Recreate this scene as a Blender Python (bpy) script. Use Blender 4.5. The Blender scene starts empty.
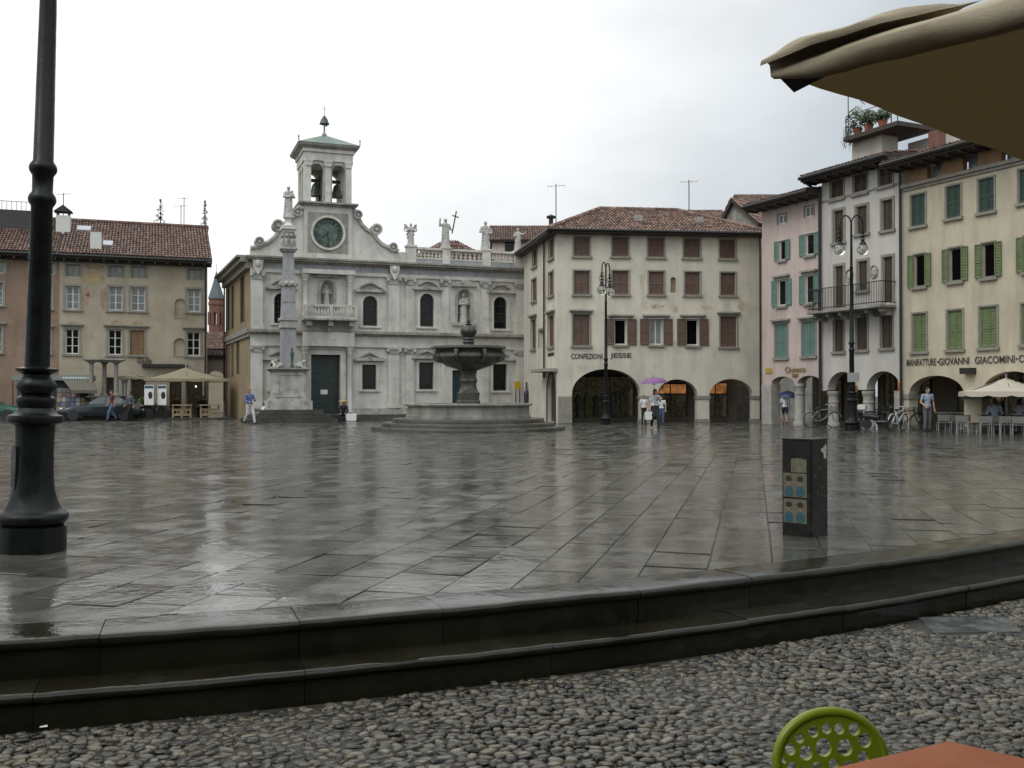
import bpy, bmesh, math, random
import numpy as np
from mathutils import Vector, Matrix, noise
from mathutils.geometry import tessellate_polygon
R = math.radians
PI = math.pi
sc = bpy.context.scene
COL = sc.collection
rng = random.Random(7)
H0 = 1.45                       # eye above the paving
GZ = -0.46                      # cobbled street level
TH = math.atan(11 / 1000)

# ------------------------------------------------------------------ pixels to places
def ray(px, py):
    x = (px - 512) / 1000; y = (384 - py) / 1000
    return Vector((x, math.cos(TH) - y * math.sin(TH), math.sin(TH) + y * math.cos(TH)))
def at(px, py, Y):
    d = ray(px, py); p = d * (Y / d.y); p.z += H0; return p
def gp(px, py, z=0.0):
    d = ray(px, py); p = d * ((z - H0) / d.z); p.z = z; return p

class Fr:                       # a facade: local x along it, y into the building, z up
    def __init__(s, A, B):
        s.A = Vector((A[0], A[1], 0)); d = Vector((B[0] - A[0], B[1] - A[1], 0)); s.L = d.length
        s.u = d.normalized(); s.n = Vector((-s.u.y, s.u.x, 0)); s.rz = math.atan2(s.u.y, s.u.x)
    def uz(s, px, py, y=0.0):
        d = ray(px, py); t = (s.A.dot(s.n) + y) / d.dot(s.n); p = d * t
        return ((p - s.A).dot(s.u), p.z + H0)
    def U(s, px, py=395, y=0.0): return s.uz(px, py, y)[0]
    def Z(s, px, py, y=0.0): return s.uz(px, py, y)[1]
    def rect(s, x0, y0, x1, y1, y=0.0):
        mx, my = (x0 + x1) / 2, (y0 + y1) / 2
        return (s.uz(x0, my, y)[0], s.uz(x1, my, y)[0], s.uz(mx, y1, y)[1], s.uz(mx, y0, y)[1])
    def w(s, u, y, z): 
        p = s.A + s.u * u + s.n * y; p.z = z; return p

# ------------------------------------------------------------------ mesh builder
class MB:
    def __init__(s): s.v = []; s.f = []
    def add(s, vs, fs):
        n = len(s.v); s.v += [tuple(q) for q in vs]; s.f += [tuple(i + n for i in f) for f in fs]; return s
    def box(s, x0, x1, y0, y1, z0, z1):
        return s.add([(x0,y0,z0),(x1,y0,z0),(x1,y1,z0),(x0,y1,z0),(x0,y0,z1),(x1,y0,z1),(x1,y1,z1),(x0,y1,z1)],
              [(0,3,2,1),(4,5,6,7),(0,1,5,4),(1,2,6,5),(2,3,7,6),(3,0,4,7)])
    def prism(s, poly, y0, y1):             # polygon in x,z pushed along y
        n = len(poly)
        s.add([(a,y0,b) for a,b in poly] + [(a,y1,b) for a,b in poly],
              [tuple(range(n)), tuple(range(2*n-1, n-1, -1))] + [(i, i+n, (i+1)%n+n, (i+1)%n) for i in range(n)]); return s
    def prismz(s, poly, z0, z1):
        n = len(poly)
        s.add([(a,b,z0) for a,b in poly] + [(a,b,z1) for a,b in poly],
              [tuple(range(n-1,-1,-1)), tuple(range(n, 2*n))] + [(i, (i+1)%n, (i+1)%n+n, i+n) for i in range(n)]); return s
    def lathe(s, prof, n=24, c=(0,0,0), ph=0.0, mod=None):
        vs = []
        for r, z in prof:
            for k in range(n):
                a = ph + 2*PI*k/n; rr = r * (mod(a, z) if mod else 1)
                vs.append((c[0]+rr*math.cos(a), c[1]+rr*math.sin(a), c[2]+z))
        m = len(prof); fs = [(i*n+k, i*n+(k+1)%n, (i+1)*n+(k+1)%n, (i+1)*n+k) for i in range(m-1) for k in range(n)]
        fs += [tuple(range(n-1,-1,-1)), tuple(range((m-1)*n, m*n))]
        return s.add(vs, fs)
    def tube(s, pts, r, n=6, closed=False):
        pts = [Vector(p) for p in pts]; m = len(pts); rs = r if isinstance(r, (list, tuple)) else [r]*m
        vs = []; ref = None
        for i, p in enumerate(pts):
            if closed: t = pts[(i+1)%m] - pts[i-1]
            else: t = pts[min(i+1,m-1)] - pts[max(i-1,0)]
            t.normalize()
            if ref is None:
                ref = t.orthogonal().normalized()
            else:
                ref = (ref - t*ref.dot(t))
                ref = ref.normalized() if ref.length > 1e-6 else t.orthogonal().normalized()
            b = t.cross(ref)
            for k in range(n):
                a = 2*PI*k/n; vs.append(p + (ref*math.cos(a) + b*math.sin(a))*rs[i])
        fs = [(i*n+k, i*n+(k+1)%n, (i+1)%m*n+(k+1)%n, (i+1)%m*n+k) for i in range(m if closed else m-1) for k in range(n)]
        if not closed: fs += [tuple(range(n-1,-1,-1)), tuple(range((m-1)*n, m*n))]
        return s.add(vs, fs)
    def bar(s, p0, p1, w, h, up=(0,0,1)):
        p0 = Vector(p0); p1 = Vector(p1); t = (p1-p0).normalized(); up = Vector(up)
        a = t.cross(up); a = a.normalized() if a.length > 1e-5 else t.orthogonal().normalized(); b = a.cross(t)
        a = a*w/2; b = b*h/2
        return s.add([p0-a-b, p0+a-b, p0+a+b, p0-a+b, p1-a-b, p1+a-b, p1+a+b, p1-a+b],
              [(0,3,2,1),(4,5,6,7),(0,1,5,4),(1,2,6,5),(2,3,7,6),(3,0,4,7)])
    def ball(s, c, r, nu=12, nv=8, rot=None):
        r = r if isinstance(r, (list, tuple)) else (r,r,r); vs = []; c = Vector(c)
        for j in range(nv+1):
            t = PI*j/nv
            for k in range(nu):
                a = 2*PI*k/nu; q = Vector((r[0]*math.sin(t)*math.cos(a), r[1]*math.sin(t)*math.sin(a), -r[2]*math.cos(t)))
                if rot: q = rot @ q
                vs.append(c+q)
        return s.add(vs, [(j*nu+k, j*nu+(k+1)%nu, (j+1)*nu+(k+1)%nu, (j+1)*nu+k) for j in range(nv) for k in range(nu)])
    def holed(s, outer, holes, y0, y1):     # plate in x,z with openings through it
        loops = [outer] + holes; flat = [p for l in loops for p in l]; n = len(flat)
        tris = tessellate_polygon([[Vector((a,b,0)) for a,b in l] for l in loops])
        vs = [(a,y0,b) for a,b in flat] + [(a,y1,b) for a,b in flat]
        fs = [tuple(t) for t in tris] + [tuple(i+n for i in reversed(t)) for t in tris]
        o = 0
        for l in loops:
            m = len(l); fs += [(o+i, o+(i+1)%m, o+(i+1)%m+n, o+i+n) for i in range(m)]; o += m
        return s.add(vs, fs)
    def xf(s, M4):
        s.v = [tuple(M4 @ Vector(q)) for q in s.v]; return s
    def build(s, name, m, parent=None, smooth=False, bevel=0, fix=True):
        me = bpy.data.meshes.new(name); me.from_pydata(s.v, [], s.f)
        if fix or bevel:
            bm = bmesh.new(); bm.from_mesh(me)
            if bevel:
                bmesh.ops.remove_doubles(bm, verts=bm.verts, dist=1e-5)
                es = [e for e in bm.edges if len(e.link_faces) == 2 and e.calc_face_angle(0) > 0.6]
                bmesh.ops.bevel(bm, geom=es, offset=bevel, segments=2, affect='EDGES', clamp_overlap=True)
            bmesh.ops.recalc_face_normals(bm, faces=bm.faces); bm.to_mesh(me); bm.free()
        if smooth:
            me.shade_smooth()
            if smooth != 2: me.set_sharp_from_angle(angle=R(40))
        me.materials.append(m); return link(name, me, parent)
def link(name, data, parent=None):
    o = bpy.data.objects.new(name, data); COL.objects.link(o)
    if parent is not None: o.parent = parent
    return o
def tag(o, label=None, cat=None, group=None, kind=None):
    if label: o['label'] = label
    if cat: o['category'] = cat
    if group: o['group'] = group
    if kind: o['kind'] = kind
    return o
def thing(name, label, cat, loc=(0,0,0), rz=0.0, group=None):
    o = link(name, None); o.location = loc; o.rotation_euler = (0,0,rz); o.empty_display_size = .3
    return tag(o, label, cat, group)
def copy_tree(o, parent=None):
    c = o.copy(); COL.objects.link(c)
    if parent is not None: c.parent = parent
    for ch in list(o.children): copy_tree(ch, c)
    return c

# ------------------------------------------------------------------ materials
def mat(name, col, rough=.6, metal=0.0, var=.15, scale=3.0, rand=0.0, streak=0.0, bump=0.0, bscale=30.0, wet=None,
        emis=None, spec=.5, dirt=None, col2=None, trans=0.0, stretch=None, translucent=0.0, pattern=0):
    m = bpy.data.materials.new(name); m.use_nodes = True; nt = m.node_tree; N = nt.nodes; L = nt.links
    b = N['Principled BSDF']; b.inputs['Roughness'].default_value = rough; b.inputs['Metallic'].default_value = metal
    b.inputs['Specular IOR Level'].default_value = spec
    tc = N.new('ShaderNodeTexCoord'); vec = tc.outputs['Object']
    if stretch:
        mp = N.new('ShaderNodeMapping'); mp.inputs['Scale'].default_value = stretch; L.new(vec, mp.inputs[0]); vec = mp.outputs[0]
    def nz(sca, det=5, v=vec):
        n = N.new('ShaderNodeTexNoise'); n.inputs['Scale'].default_value = sca; n.inputs['Detail'].default_value = det
        n.inputs['Roughness'].default_value = .6; L.new(v, n.inputs['Vector']); return n.outputs['Fac']
    def mr(x, a, c, lo=.3, hi=.7):
        n = N.new('ShaderNodeMapRange'); n.inputs[1].default_value = lo; n.inputs[2].default_value = hi
        n.inputs[3].default_value = a; n.inputs[4].default_value = c; L.new(x, n.inputs[0]); return n.outputs[0]
    def mul(c, f):
        n = N.new('ShaderNodeMix'); n.data_type = 'RGBA'; n.blend_type = 'MULTIPLY'; n.inputs[0].default_value = 1
        if isinstance(c, tuple): n.inputs[6].default_value = (*c, 1)
        else: L.new(c, n.inputs[6])
        L.new(f, n.inputs[7]); return n.outputs[2]
    def mix(f, c, d):
        n = N.new('ShaderNodeMix'); n.data_type = 'RGBA'
        for i, q in ((6,c),(7,d)):
            if isinstance(q, tuple): n.inputs[i].default_value = (*q, 1)
            else: L.new(q, n.inputs[i])
        L.new(f, n.inputs[0]); return n.outputs[2]
    c = col
    if col2: c = mix(mr(nz(scale*.6, 6), 0, 1, .4, .6), c, col2)
    if var: c = mul(c, mr(nz(scale, 7), 1-var, 1+var))
    if rand:
        g = N.new('ShaderNodeNewGeometry'); c = mul(c, mr(g.outputs['Random Per Island'], 1-rand, 1+rand, 0, 1))
    if streak:
        mp = N.new('ShaderNodeMapping'); mp.inputs['Scale'].default_value = (1.7,1.7,.3); L.new(tc.outputs['Object'], mp.inputs[0])
        c = mul(c, mr(nz(1.0, 6, mp.outputs[0]), 1-streak, 1.0, .32, .55))
    if dirt:
        c = mix(mr(nz(dirt[1], 7), 0, dirt[2], .55, .66), c, dirt[0])
    if isinstance(c, tuple): b.inputs['Base Color'].default_value = (*c, 1)
    else: L.new(c, b.inputs['Base Color'])
    if wet:
        ro = mr(nz(wet[0], 5), wet[1], wet[2], .38, .62)
        if len(wet) > 3:
            g2 = N.new('ShaderNodeNewGeometry'); ad = N.new('ShaderNodeMath'); ad.use_clamp = True; L.new(ro, ad.inputs[0]); L.new(mr(g2.outputs['Random Per Island'], -wet[3]*.4, wet[3], 0, 1), ad.inputs[1]); ro = ad.outputs[0]
        L.new(ro, b.inputs['Roughness'])
    if bump:
        n = N.new('ShaderNodeBump'); n.inputs['Strength'].default_value = bump; n.inputs['Distance'].default_value = .02
        L.new(nz(bscale, 4), n.inputs['Height']); L.new(n.outputs[0], b.inputs['Normal'])
    if emis: 
        b.inputs['Emission Color'].default_value = (*emis[0], 1); b.inputs['Emission Strength'].default_value = emis[1]
        if pattern: L.new(mr(nz(pattern*1.3, 5), 0, emis[1]*2, .33, .75), b.inputs['Emission Strength'])
    if translucent:
        tb = N.new('ShaderNodeBsdfTranslucent'); ms = N.new('ShaderNodeMixShader'); ms.inputs[0].default_value = translucent
        tb.inputs['Color'].default_value = (col[0]*1.25, col[1]*1.05, col[2]*.7, 1); L.new(b.outputs[0], ms.inputs[1]); L.new(tb.outputs[0], ms.inputs[2]); L.new(ms.outputs[0], N['Material Output'].inputs[0])
    if trans:
        b.inputs['Transmission Weight'].default_value = trans
    return m

ST = (.18,.17,.15)
m_slab = mat('wet_paving_stone', (.064,.062,.054), rough=.2, spec=.5, var=.4, scale=1.6, rand=.2, bump=.19, bscale=8, wet=(2.2,.02,.22,.06), dirt=((.022,.02,.016), 4, .7))
m_joint = mat('paving_joint', (.02,.019,.016), rough=.6, var=.2)
m_kerb = mat('wet_kerb_stone', (.014,.013,.008), spec=.25, rough=.2, var=.4, scale=2, rand=.2, bump=.2, bscale=10, wet=(2.5,.04,.24), dirt=((.02,.022,.014), 3, .8))
m_cob = mat('cobble_stone', (.068,.058,.040), col2=(.046,.044,.037), rough=.25, spec=.4, var=.4, scale=14, rand=.92, bump=.2, bscale=60, wet=(9,.1,.35))
m_cobbed = mat('cobble_bed', (.022,.019,.013), rough=.7, var=.4, scale=12, bump=.5, bscale=60)
m_iron = mat('lamp_iron', (.007,.0085,.0083), spec=.25, rough=.42, metal=.0, var=.25, scale=6, bump=.12, bscale=45, wet=(5,.25,.5))
m_dark = mat('dark_iron', (.018,.018,.018), rough=.5, var=.2)
m_glassdark = mat('dark_glass', (.010,.011,.009), rough=.08, var=0, spec=.22)
m_glasspale = mat('curtained_glass', (.16,.18,.18), rough=.1, var=.4, scale=1.2)
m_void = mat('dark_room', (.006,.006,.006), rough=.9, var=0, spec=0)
m_white = mat('white_paint', (.62,.61,.57), rough=.5, var=.08)
m_colst = mat('pale_column_stone', (.38,.365,.325), rough=.8, var=.2, scale=3, streak=.25)
m_stone = mat('weathered_white_stone', (.60,.58,.53), rough=.75, var=.14, scale=1.1, streak=.24, bump=.12, bscale=9, dirt=((.3,.29,.265), 1.6, .45))
m_stone2 = mat('carved_grey_stone', (.42,.405,.37), rough=.8, var=.25, scale=3, streak=.3, bump=.2, bscale=14, dirt=((.09,.09,.08), 2.5, .65))
m_statue = mat('statue_stone', (.44,.43,.40), rough=.8, var=.2, scale=5, streak=.2, dirt=((.12,.115,.1), 4, .6))
m_frieze = mat('blue_grey_frieze', (.33,.337,.345), rough=.7, var=.2, scale=3, streak=.2)
m_cornice = mat('dark_weathered_cornice', (.31,.295,.26), rough=.85, var=.3, scale=2.5, streak=.3)
m_fount = mat('dark_wet_fountain_stone', (.085,.082,.072), rough=.4, var=.4, scale=2.5, streak=.35, bump=.25, bscale=12, wet=(3,.2,.6))
m_fwall = mat('basin_stone', (.25,.24,.21), rough=.6, var=.3, scale=1.5, streak=.5, bump=.15, bscale=10)
m_step = mat('step_stone', (.062,.058,.047), rough=.3, var=.3, scale=1.5, rand=.1, wet=(2,.15,.5), bump=.15, bscale=10)
m_copper = mat('green_copper', (.13,.19,.16), rough=.6, var=.25, scale=2, streak=.3)
m_bronze = mat('dark_bronze', (.05,.07,.055), rough=.45, metal=.3, var=.3)
m_tile = mat('roof_tile', (.135,.075,.058), rough=.7, var=.3, scale=1.2, rand=.5, dirt=((.07,.06,.05), 1.5, .5))
m_tile2 = mat('mottled_roof_tile', (.16,.095,.07), rough=.7, var=.3, scale=1.5, rand=.6, dirt=((.06,.055,.045), 1.2, .6))
m_tilebed = mat('roof_bed', (.05,.035,.03), rough=.8, var=.2)
m_eave = mat('dark_timber_eave', (.045,.034,.026), rough=.7, var=.3, scale=4)
m_cream = mat('cream_plaster', (.40,.35,.265), rough=.9, var=.16, scale=.7, streak=.08, bump=.08, bscale=8, dirt=((.30,.22,.15), .55, .5))
m_terra = mat('rosy_plaster', (.27,.185,.135), rough=.9, var=.2, scale=.8, streak=.1, bump=.08, bscale=8, dirt=((.38,.31,.22), .6, .5))
m_trimgrey = mat('grey_stone_trim', (.25,.235,.20), rough=.8, var=.2, scale=4)
m_ochre = mat('ochre_plaster', (.275,.21,.125), rough=.9, var=.2, scale=.8, streak=.3, dirt=((.19,.165,.125), .7, .8))
m_corner = mat('pale_plaster', (.615,.57,.475), rough=.9, var=.12, scale=.6, streak=.16, bump=.06, bscale=8, dirt=((.45,.41,.335), .9, .6))
m_pink = mat('pink_plaster', (.54,.44,.40), rough=.9, var=.1, scale=.7, streak=.2, bump=.06, bscale=8)
m_offwhite = mat('off_white_plaster', (.54,.51,.47), rough=.9, var=.08, scale=.7, streak=.15, bump=.06, bscale=8)
m_yellow = mat('pale_yellow_plaster', (.53,.47,.355), rough=.9, var=.1, scale=.7, streak=.2, bump=.06, bscale=8)
m_yside = mat('yellow_plaster', (.45,.40,.17), rough=.9, var=.12, streak=.2)
m_shred = mat('red_brown_shutter', (.115,.066,.048), rough=.6, var=.18, scale=3)
m_shteal = mat('teal_shutter', (.12,.21,.18), rough=.6, var=.15, scale=3)
m_shgreen = mat('moss_green_shutter', (.13,.17,.07), rough=.6, var=.18, scale=3)
m_shdark = mat('dark_green_shutter', (.03,.06,.045), rough=.6, var=.15, scale=3)
m_shbrown = mat('dark_brown_shutter', (.06,.043,.028), rough=.6, var=.2, scale=3)
m_shwood = mat('brown_wooden_shutter', (.20,.11,.05), rough=.6, var=.2, scale=3)
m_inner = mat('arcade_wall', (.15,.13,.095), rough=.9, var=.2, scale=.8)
m_shop = mat('shop_glass', (.02,.022,.018), rough=.08, var=.6, scale=1.4, emis=((.9,.75,.4), .014), pattern=7)
m_orange = mat('lit_orange_shop', (.25,.1,.03), rough=.5, var=.3, scale=1, emis=((1,.42,.14), .2), pattern=1.6)
m_warm = mat('lit_warm_shop', (.2,.15,.07), rough=.5, var=.3, scale=1, emis=((1,.72,.35), .25), pattern=1)
m_lamp = mat('lit_lamp', (.8,.8,.7), rough=.5, var=0, emis=((1,.9,.7), 3))
m_door = mat('dark_green_door', (.018,.035,.03), rough=.45, var=.2, scale=2)
m_brick = mat('red_brick', (.17,.085,.06), rough=.9, var=.25, scale=8, bump=.2, bscale=30)
m_slate = mat('blue_slate', (.09,.11,.12), rough=.6, var=.2, scale=3)
m_beige = mat('beige_canvas', (.36,.31,.215), translucent=.25, rough=.85, var=.08, scale=2, streak=.1)
m_beige2 = mat('pale_canvas', (.50,.445,.37), rough=.85, var=.08, scale=2)
m_wood = mat('pale_wood', (.32,.25,.15), rough=.7, var=.2, scale=6)
m_leaf = mat('leaf_green', (.055,.09,.03), rough=.6, var=.3, scale=9, rand=.5)
m_conif = mat('conifer_green', (.04,.055,.03), rough=.7, var=.3, scale=9, rand=.4)
m_bark = mat('bark', (.06,.045,.03), rough=.9, var=.3)
m_clay = mat('terracotta_pot', (.3,.11,.06), rough=.8, var=.15)
m_text = mat('sign_letters', (.05,.045,.04), rough=.7, var=.1)
m_gold = mat('brass_letters', (.28,.17,.05), rough=.4, metal=.4, var=.15)
m_grey = mat('light_grey_metal', (.35,.36,.36), rough=.4, metal=.5, var=.1)
m_paper = mat('white_paper', (.7,.7,.68), rough=.7, var=.06)

# ------------------------------------------------------------------ camera, sky, sun
cam = bpy.data.cameras.new('camera'); co = bpy.data.objects.new('camera', cam); COL.objects.link(co); sc.camera = co
co.location = (0,0,H0); co.rotation_euler = (PI/2 + TH, 0, 0)
cam.sensor_width = 36; cam.lens = 36*1000/1024; cam.clip_end = 3000; cam.clip_start = .05
w = bpy.data.worlds.new('World'); sc.world = w; w.use_nodes = True; nt = w.node_tree; N = nt.nodes; L = nt.links
bg = N['Background']; bg.inputs['Strength'].default_value = .1
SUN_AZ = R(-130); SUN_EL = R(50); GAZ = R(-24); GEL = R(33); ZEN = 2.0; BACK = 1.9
sky = N.new('ShaderNodeTexSky'); sky.sky_type = 'NISHITA'; sky.sun_disc = False; sky.sun_elevation = SUN_EL; sky.sun_rotation = SUN_AZ
tc = N.new('ShaderNodeTexCoord')
def vm(op, a, b=None):
    n = N.new('ShaderNodeVectorMath'); n.operation = op; L.new(a, n.inputs[0])
    if b is not None: n.inputs[1].default_value = b
    return n
nrm = vm('NORMALIZE', tc.outputs['Generated'])
sd = Vector((math.sin(GAZ)*math.cos(GEL), math.cos(GAZ)*math.cos(GEL), math.sin(GEL)))
dt = vm('DOT_PRODUCT', nrm.outputs[0], sd)
glow = N.new('ShaderNodeMapRange'); glow.interpolation_type = 'SMOOTHSTEP'
for i, x in ((1,.66),(2,.99),(3,0),(4,1)): glow.inputs[i].default_value = x
L.new(dt.outputs['Value'], glow.inputs[0])
mp = N.new('ShaderNodeMapping'); mp.inputs['Scale'].default_value = (1,1,2.6); L.new(nrm.outputs[0], mp.inputs[0])
cn = N.new('ShaderNodeTexNoise'); cn.inputs['Scale'].default_value = 2.3; cn.inputs['Detail'].default_value = 6; cn.inputs['Roughness'].default_value = .55
L.new(mp.outputs[0], cn.inputs['Vector'])
cm = N.new('ShaderNodeMapRange')
for i, x in ((1,.32),(2,.68),(3,.83),(4,1.12)): cm.inputs[i].default_value = x
L.new(cn.outputs['Fac'], cm.inputs[0])
cc = N.new('ShaderNodeMix'); cc.data_type = 'RGBA'; L.new(glow.outputs[0], cc.inputs[0])
cc.inputs[6].default_value = (4.45,4.95,5.4,1); cc.inputs[7].default_value = (11.2,11.2,11.0,1)
cl = N.new('ShaderNodeMix'); cl.data_type = 'RGBA'; cl.blend_type = 'MULTIPLY'; cl.inputs[0].default_value = 1
L.new(cc.outputs[2], cl.inputs[6]); L.new(cm.outputs[0], cl.inputs[7])
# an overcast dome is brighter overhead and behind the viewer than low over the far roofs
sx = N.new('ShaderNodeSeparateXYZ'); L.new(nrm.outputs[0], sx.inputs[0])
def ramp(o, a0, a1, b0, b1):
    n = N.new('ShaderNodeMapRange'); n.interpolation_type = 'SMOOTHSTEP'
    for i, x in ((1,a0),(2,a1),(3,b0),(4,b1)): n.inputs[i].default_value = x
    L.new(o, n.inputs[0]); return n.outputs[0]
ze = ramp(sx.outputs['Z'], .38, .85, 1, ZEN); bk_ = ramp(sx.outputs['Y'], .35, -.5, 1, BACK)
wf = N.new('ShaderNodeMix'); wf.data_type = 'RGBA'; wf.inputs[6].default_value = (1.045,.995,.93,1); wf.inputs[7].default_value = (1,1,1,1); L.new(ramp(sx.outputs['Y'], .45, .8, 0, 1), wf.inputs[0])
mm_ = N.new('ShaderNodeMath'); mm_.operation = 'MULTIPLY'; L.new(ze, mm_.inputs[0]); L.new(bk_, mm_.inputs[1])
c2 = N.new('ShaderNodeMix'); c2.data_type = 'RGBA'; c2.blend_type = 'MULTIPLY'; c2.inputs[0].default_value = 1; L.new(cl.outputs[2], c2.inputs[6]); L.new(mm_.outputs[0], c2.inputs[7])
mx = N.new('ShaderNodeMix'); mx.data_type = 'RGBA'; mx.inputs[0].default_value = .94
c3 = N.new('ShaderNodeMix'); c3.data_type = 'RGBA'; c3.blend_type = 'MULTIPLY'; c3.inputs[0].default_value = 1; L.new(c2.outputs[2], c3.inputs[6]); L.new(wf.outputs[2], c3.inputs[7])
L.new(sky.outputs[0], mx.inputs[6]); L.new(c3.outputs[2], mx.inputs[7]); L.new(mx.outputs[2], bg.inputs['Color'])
sl = bpy.data.lights.new('sun', 'SUN'); sl.energy = .8; sl.angle = R(30); sl.color = (1,.97,.92)
so = bpy.data.objects.new('sun', sl); COL.objects.link(so)
so.rotation_euler = (PI/2 - SUN_EL, 0, -SUN_AZ + PI); so.location = (0,0,40)
so.rotation_euler = Vector((-math.sin(SUN_AZ)*math.cos(SUN_EL), -math.cos(SUN_AZ)*math.cos(SUN_EL), -math.sin(SUN_EL))).to_track_quat('-Z','Y').to_euler()
vs = sc.view_settings; vs.view_transform = 'Standard'; vs.look = 'None'; vs.exposure = .16; vs.gamma = 1; vs.use_curve_mapping = False
try:
    sc.cycles.use_denoising = True; sc.cycles.max_bounces = 6; sc.cycles.diffuse_bounces = 3; sc.cycles.caustics_reflective = False; sc.cycles.sample_clamp_indirect = 4
except Exception: pass

# ------------------------------------------------------------------ ground
KA, KB = .446, .027
def ky(x):
    c = max(-7, min(9, x)); return 7+KA*c+KB*c*c + (x-c)*(KA+2*KB*c)
def ks(x): return KA+2*KB*max(-7, min(9, x))
def koff(x, n, z=0):                      # a point n metres out from the kerb edge (towards the street)
    s = ks(x); q = math.hypot(1, s); return (x + n*s/q, ky(x) - n/q, z)

xs = [-60 + 2*i for i in range(27)] + [-7 + .25*i for i in range(65)] + [10 + 2*i for i in range(31)]
mb = MB()
vsl = [koff(x, .28, GZ-.003) for x in xs]
mb.add([(x,y,GZ-.003) for x,y,_ in vsl] + [(x,-60,GZ-.003) for x,y,_ in vsl], [(i, i+1, i+1+len(xs), i+len(xs)) for i in range(len(xs)-1)])
tag(mb.build('cobbled_street', m_cobbed), kind='structure')
mb = MB()
vsl = [koff(x, -.06, -.012) for x in xs]
mb.add([v for v in vsl] + [(v[0]*1, 140, -.012) for v in vsl], [(i, i+1, i+1+len(xs), i+len(xs)) for i in range(len(xs)-1)])
tag(mb.build('square_ground', m_joint), kind='structure')
mb = MB(); mb.add([(-900,-900,GZ-.3),(900,-900,GZ-.3),(900,1500,GZ-.3),(-900,1500,GZ-.3)], [(0,1,2,3)])
tag(mb.build('ground', m_cobbed), kind='structure')

# slabs of the square: each slab a slightly tilted plate
la = Vector((.235,.972,0)).normalized(); wa = Vector((la.y,-la.x,0))
mb = MB(); U0 = -62; u = U0
def clip(poly, p, n, c):                  # keep the side where (q-p).n > c
    out = []
    for i in range(len(poly)):
        a = poly[i]; b = poly[(i+1)%len(poly)]; da = (a-p).dot(n)-c; db = (b-p).dot(n)-c
        if da >= 0: out.append(a)
        if (da >= 0) != (db >= 0): out.append(a + (b-a)*(da/(da-db)))
    return out
while u < 45:
    wd = rng.uniform(.42,.56); v = rng.uniform(-1,0) - 2
    while v < 74:
        ln = rng.uniform(.6,1.05); c = wa*(u+wd/2) + la*(v+ln/2)
        if c.y > ky(c.x)-.6 and -34-.1*c.y < c.x < 25 and c.y < 66:
            g = rng.uniform(.0035,.0075)
            h = g+.005; poly = [wa*(u+g)+la*(v+h), wa*(u+wd-g)+la*(v+h), wa*(u+wd-g)+la*(v+ln-h), wa*(u+g)+la*(v+ln-h)]
            if c.y < ky(c.x)+3:
                s = ks(c.x); q = math.hypot(1,s); n = Vector((-s/q, 1/q, 0)); p = Vector((c.x, ky(c.x), 0))
                poly = clip(poly, p, n, .462)
            if len(poly) >= 3:
                ta, tb = rng.gauss(0,.0085), rng.gauss(0,.0085); dz = rng.uniform(-.002,.002)
                top = [Vector((q.x,q.y, dz + (q-c).dot(wa)*ta + (q-c).dot(la)*tb)) for q in poly]
                k = len(top); ctr = sum(top, Vector())/k
                ins = [t + (ctr-t).normalized()*.008 for t in top]
                low = [Vector((t.x,t.y,-.011)) for t in top]; top2 = [Vector((t.x,t.y,t.z-.005)) for t in top]
                mb.add(ins+top2+low, [tuple(range(k))] + [(i+k,(i+1)%k+k,(i+1)%k,i) for i in range(k)] + [(i+2*k,(i+1)%k+2*k,(i+1)%k+k,i+k) for i in range(k)])
        v += ln
    u += wd
tag(mb.build('square_paving', m_slab, fix=False), kind='structure')

# kerb: two steps of long worn stones following the curve
def kerb_run(prof, name, x0, x1, lmin, lmax):
    mb = MB(); x = x0
    while x < x1:
        ln = rng.uniform(lmin,lmax)/math.hypot(1,ks(x)); e = x+ln; dz = rng.uniform(-.005,.004); dn = rng.uniform(-.006,.006)
        n = max(2, int(ln/.12)); gap = .0022; st = []
        for i in range(n+1):
            xx = x+gap + (ln-2*gap)*i/n
            for a, z in prof:
                wob = .007*noise.noise(Vector((xx*1.7, a*5, z*4))) + .006*noise.noise(Vector((xx*6, a*9, z*9))) if -4 < xx < 12 else 0
                p = koff(xx, a+dn+wob, z + (dz if z > prof[-1][1]+.05 else 0) + wob); st.append(p)
        m = len(prof)
        fs = [(i*m+k, i*m+k+1, (i+1)*m+k+1, (i+1)*m+k) for i in range(n) for k in range(m-1)] + [tuple(range(m)), tuple(range(n*m+m-1, n*m-1, -1))]
        mb.add(st, fs); x = e
    return tag(mb.build(name, m_kerb, smooth=True), kind='structure')
up = [(-.45,-.1),(-.45,.001),(-.25,.003),(-.05,.001),(-.02,-.003),(-.004,-.015),(.002,-.032),(-.002,-.055),(-.012,-.068),(-.03,-.075),(-.032,-.26)]
lo = [(-.04,-.30),(-.04,-.243),(.12,-.245),(.25,-.25),(.278,-.255),(.292,-.27),(.295,-.285),(.288,-.302),(.27,-.312),(.262,-.32),(.262,-.50)]
lo = [(a_-.02, z_) for a_, z_ in lo]
kerb_run(up, 'upper_kerb_step', -9, 14, .9, 1.7); kerb_run(lo, 'lower_kerb_step', -9, 14, 1.0, 1.9)
for pr, nm in ((up,'outer_kerb_step'),(lo,'outer_lower_step')):
    kerb_run(pr, nm, -50, -9, 3, 5); kerb_run(pr, nm, 14, 45, 3, 5)

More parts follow.
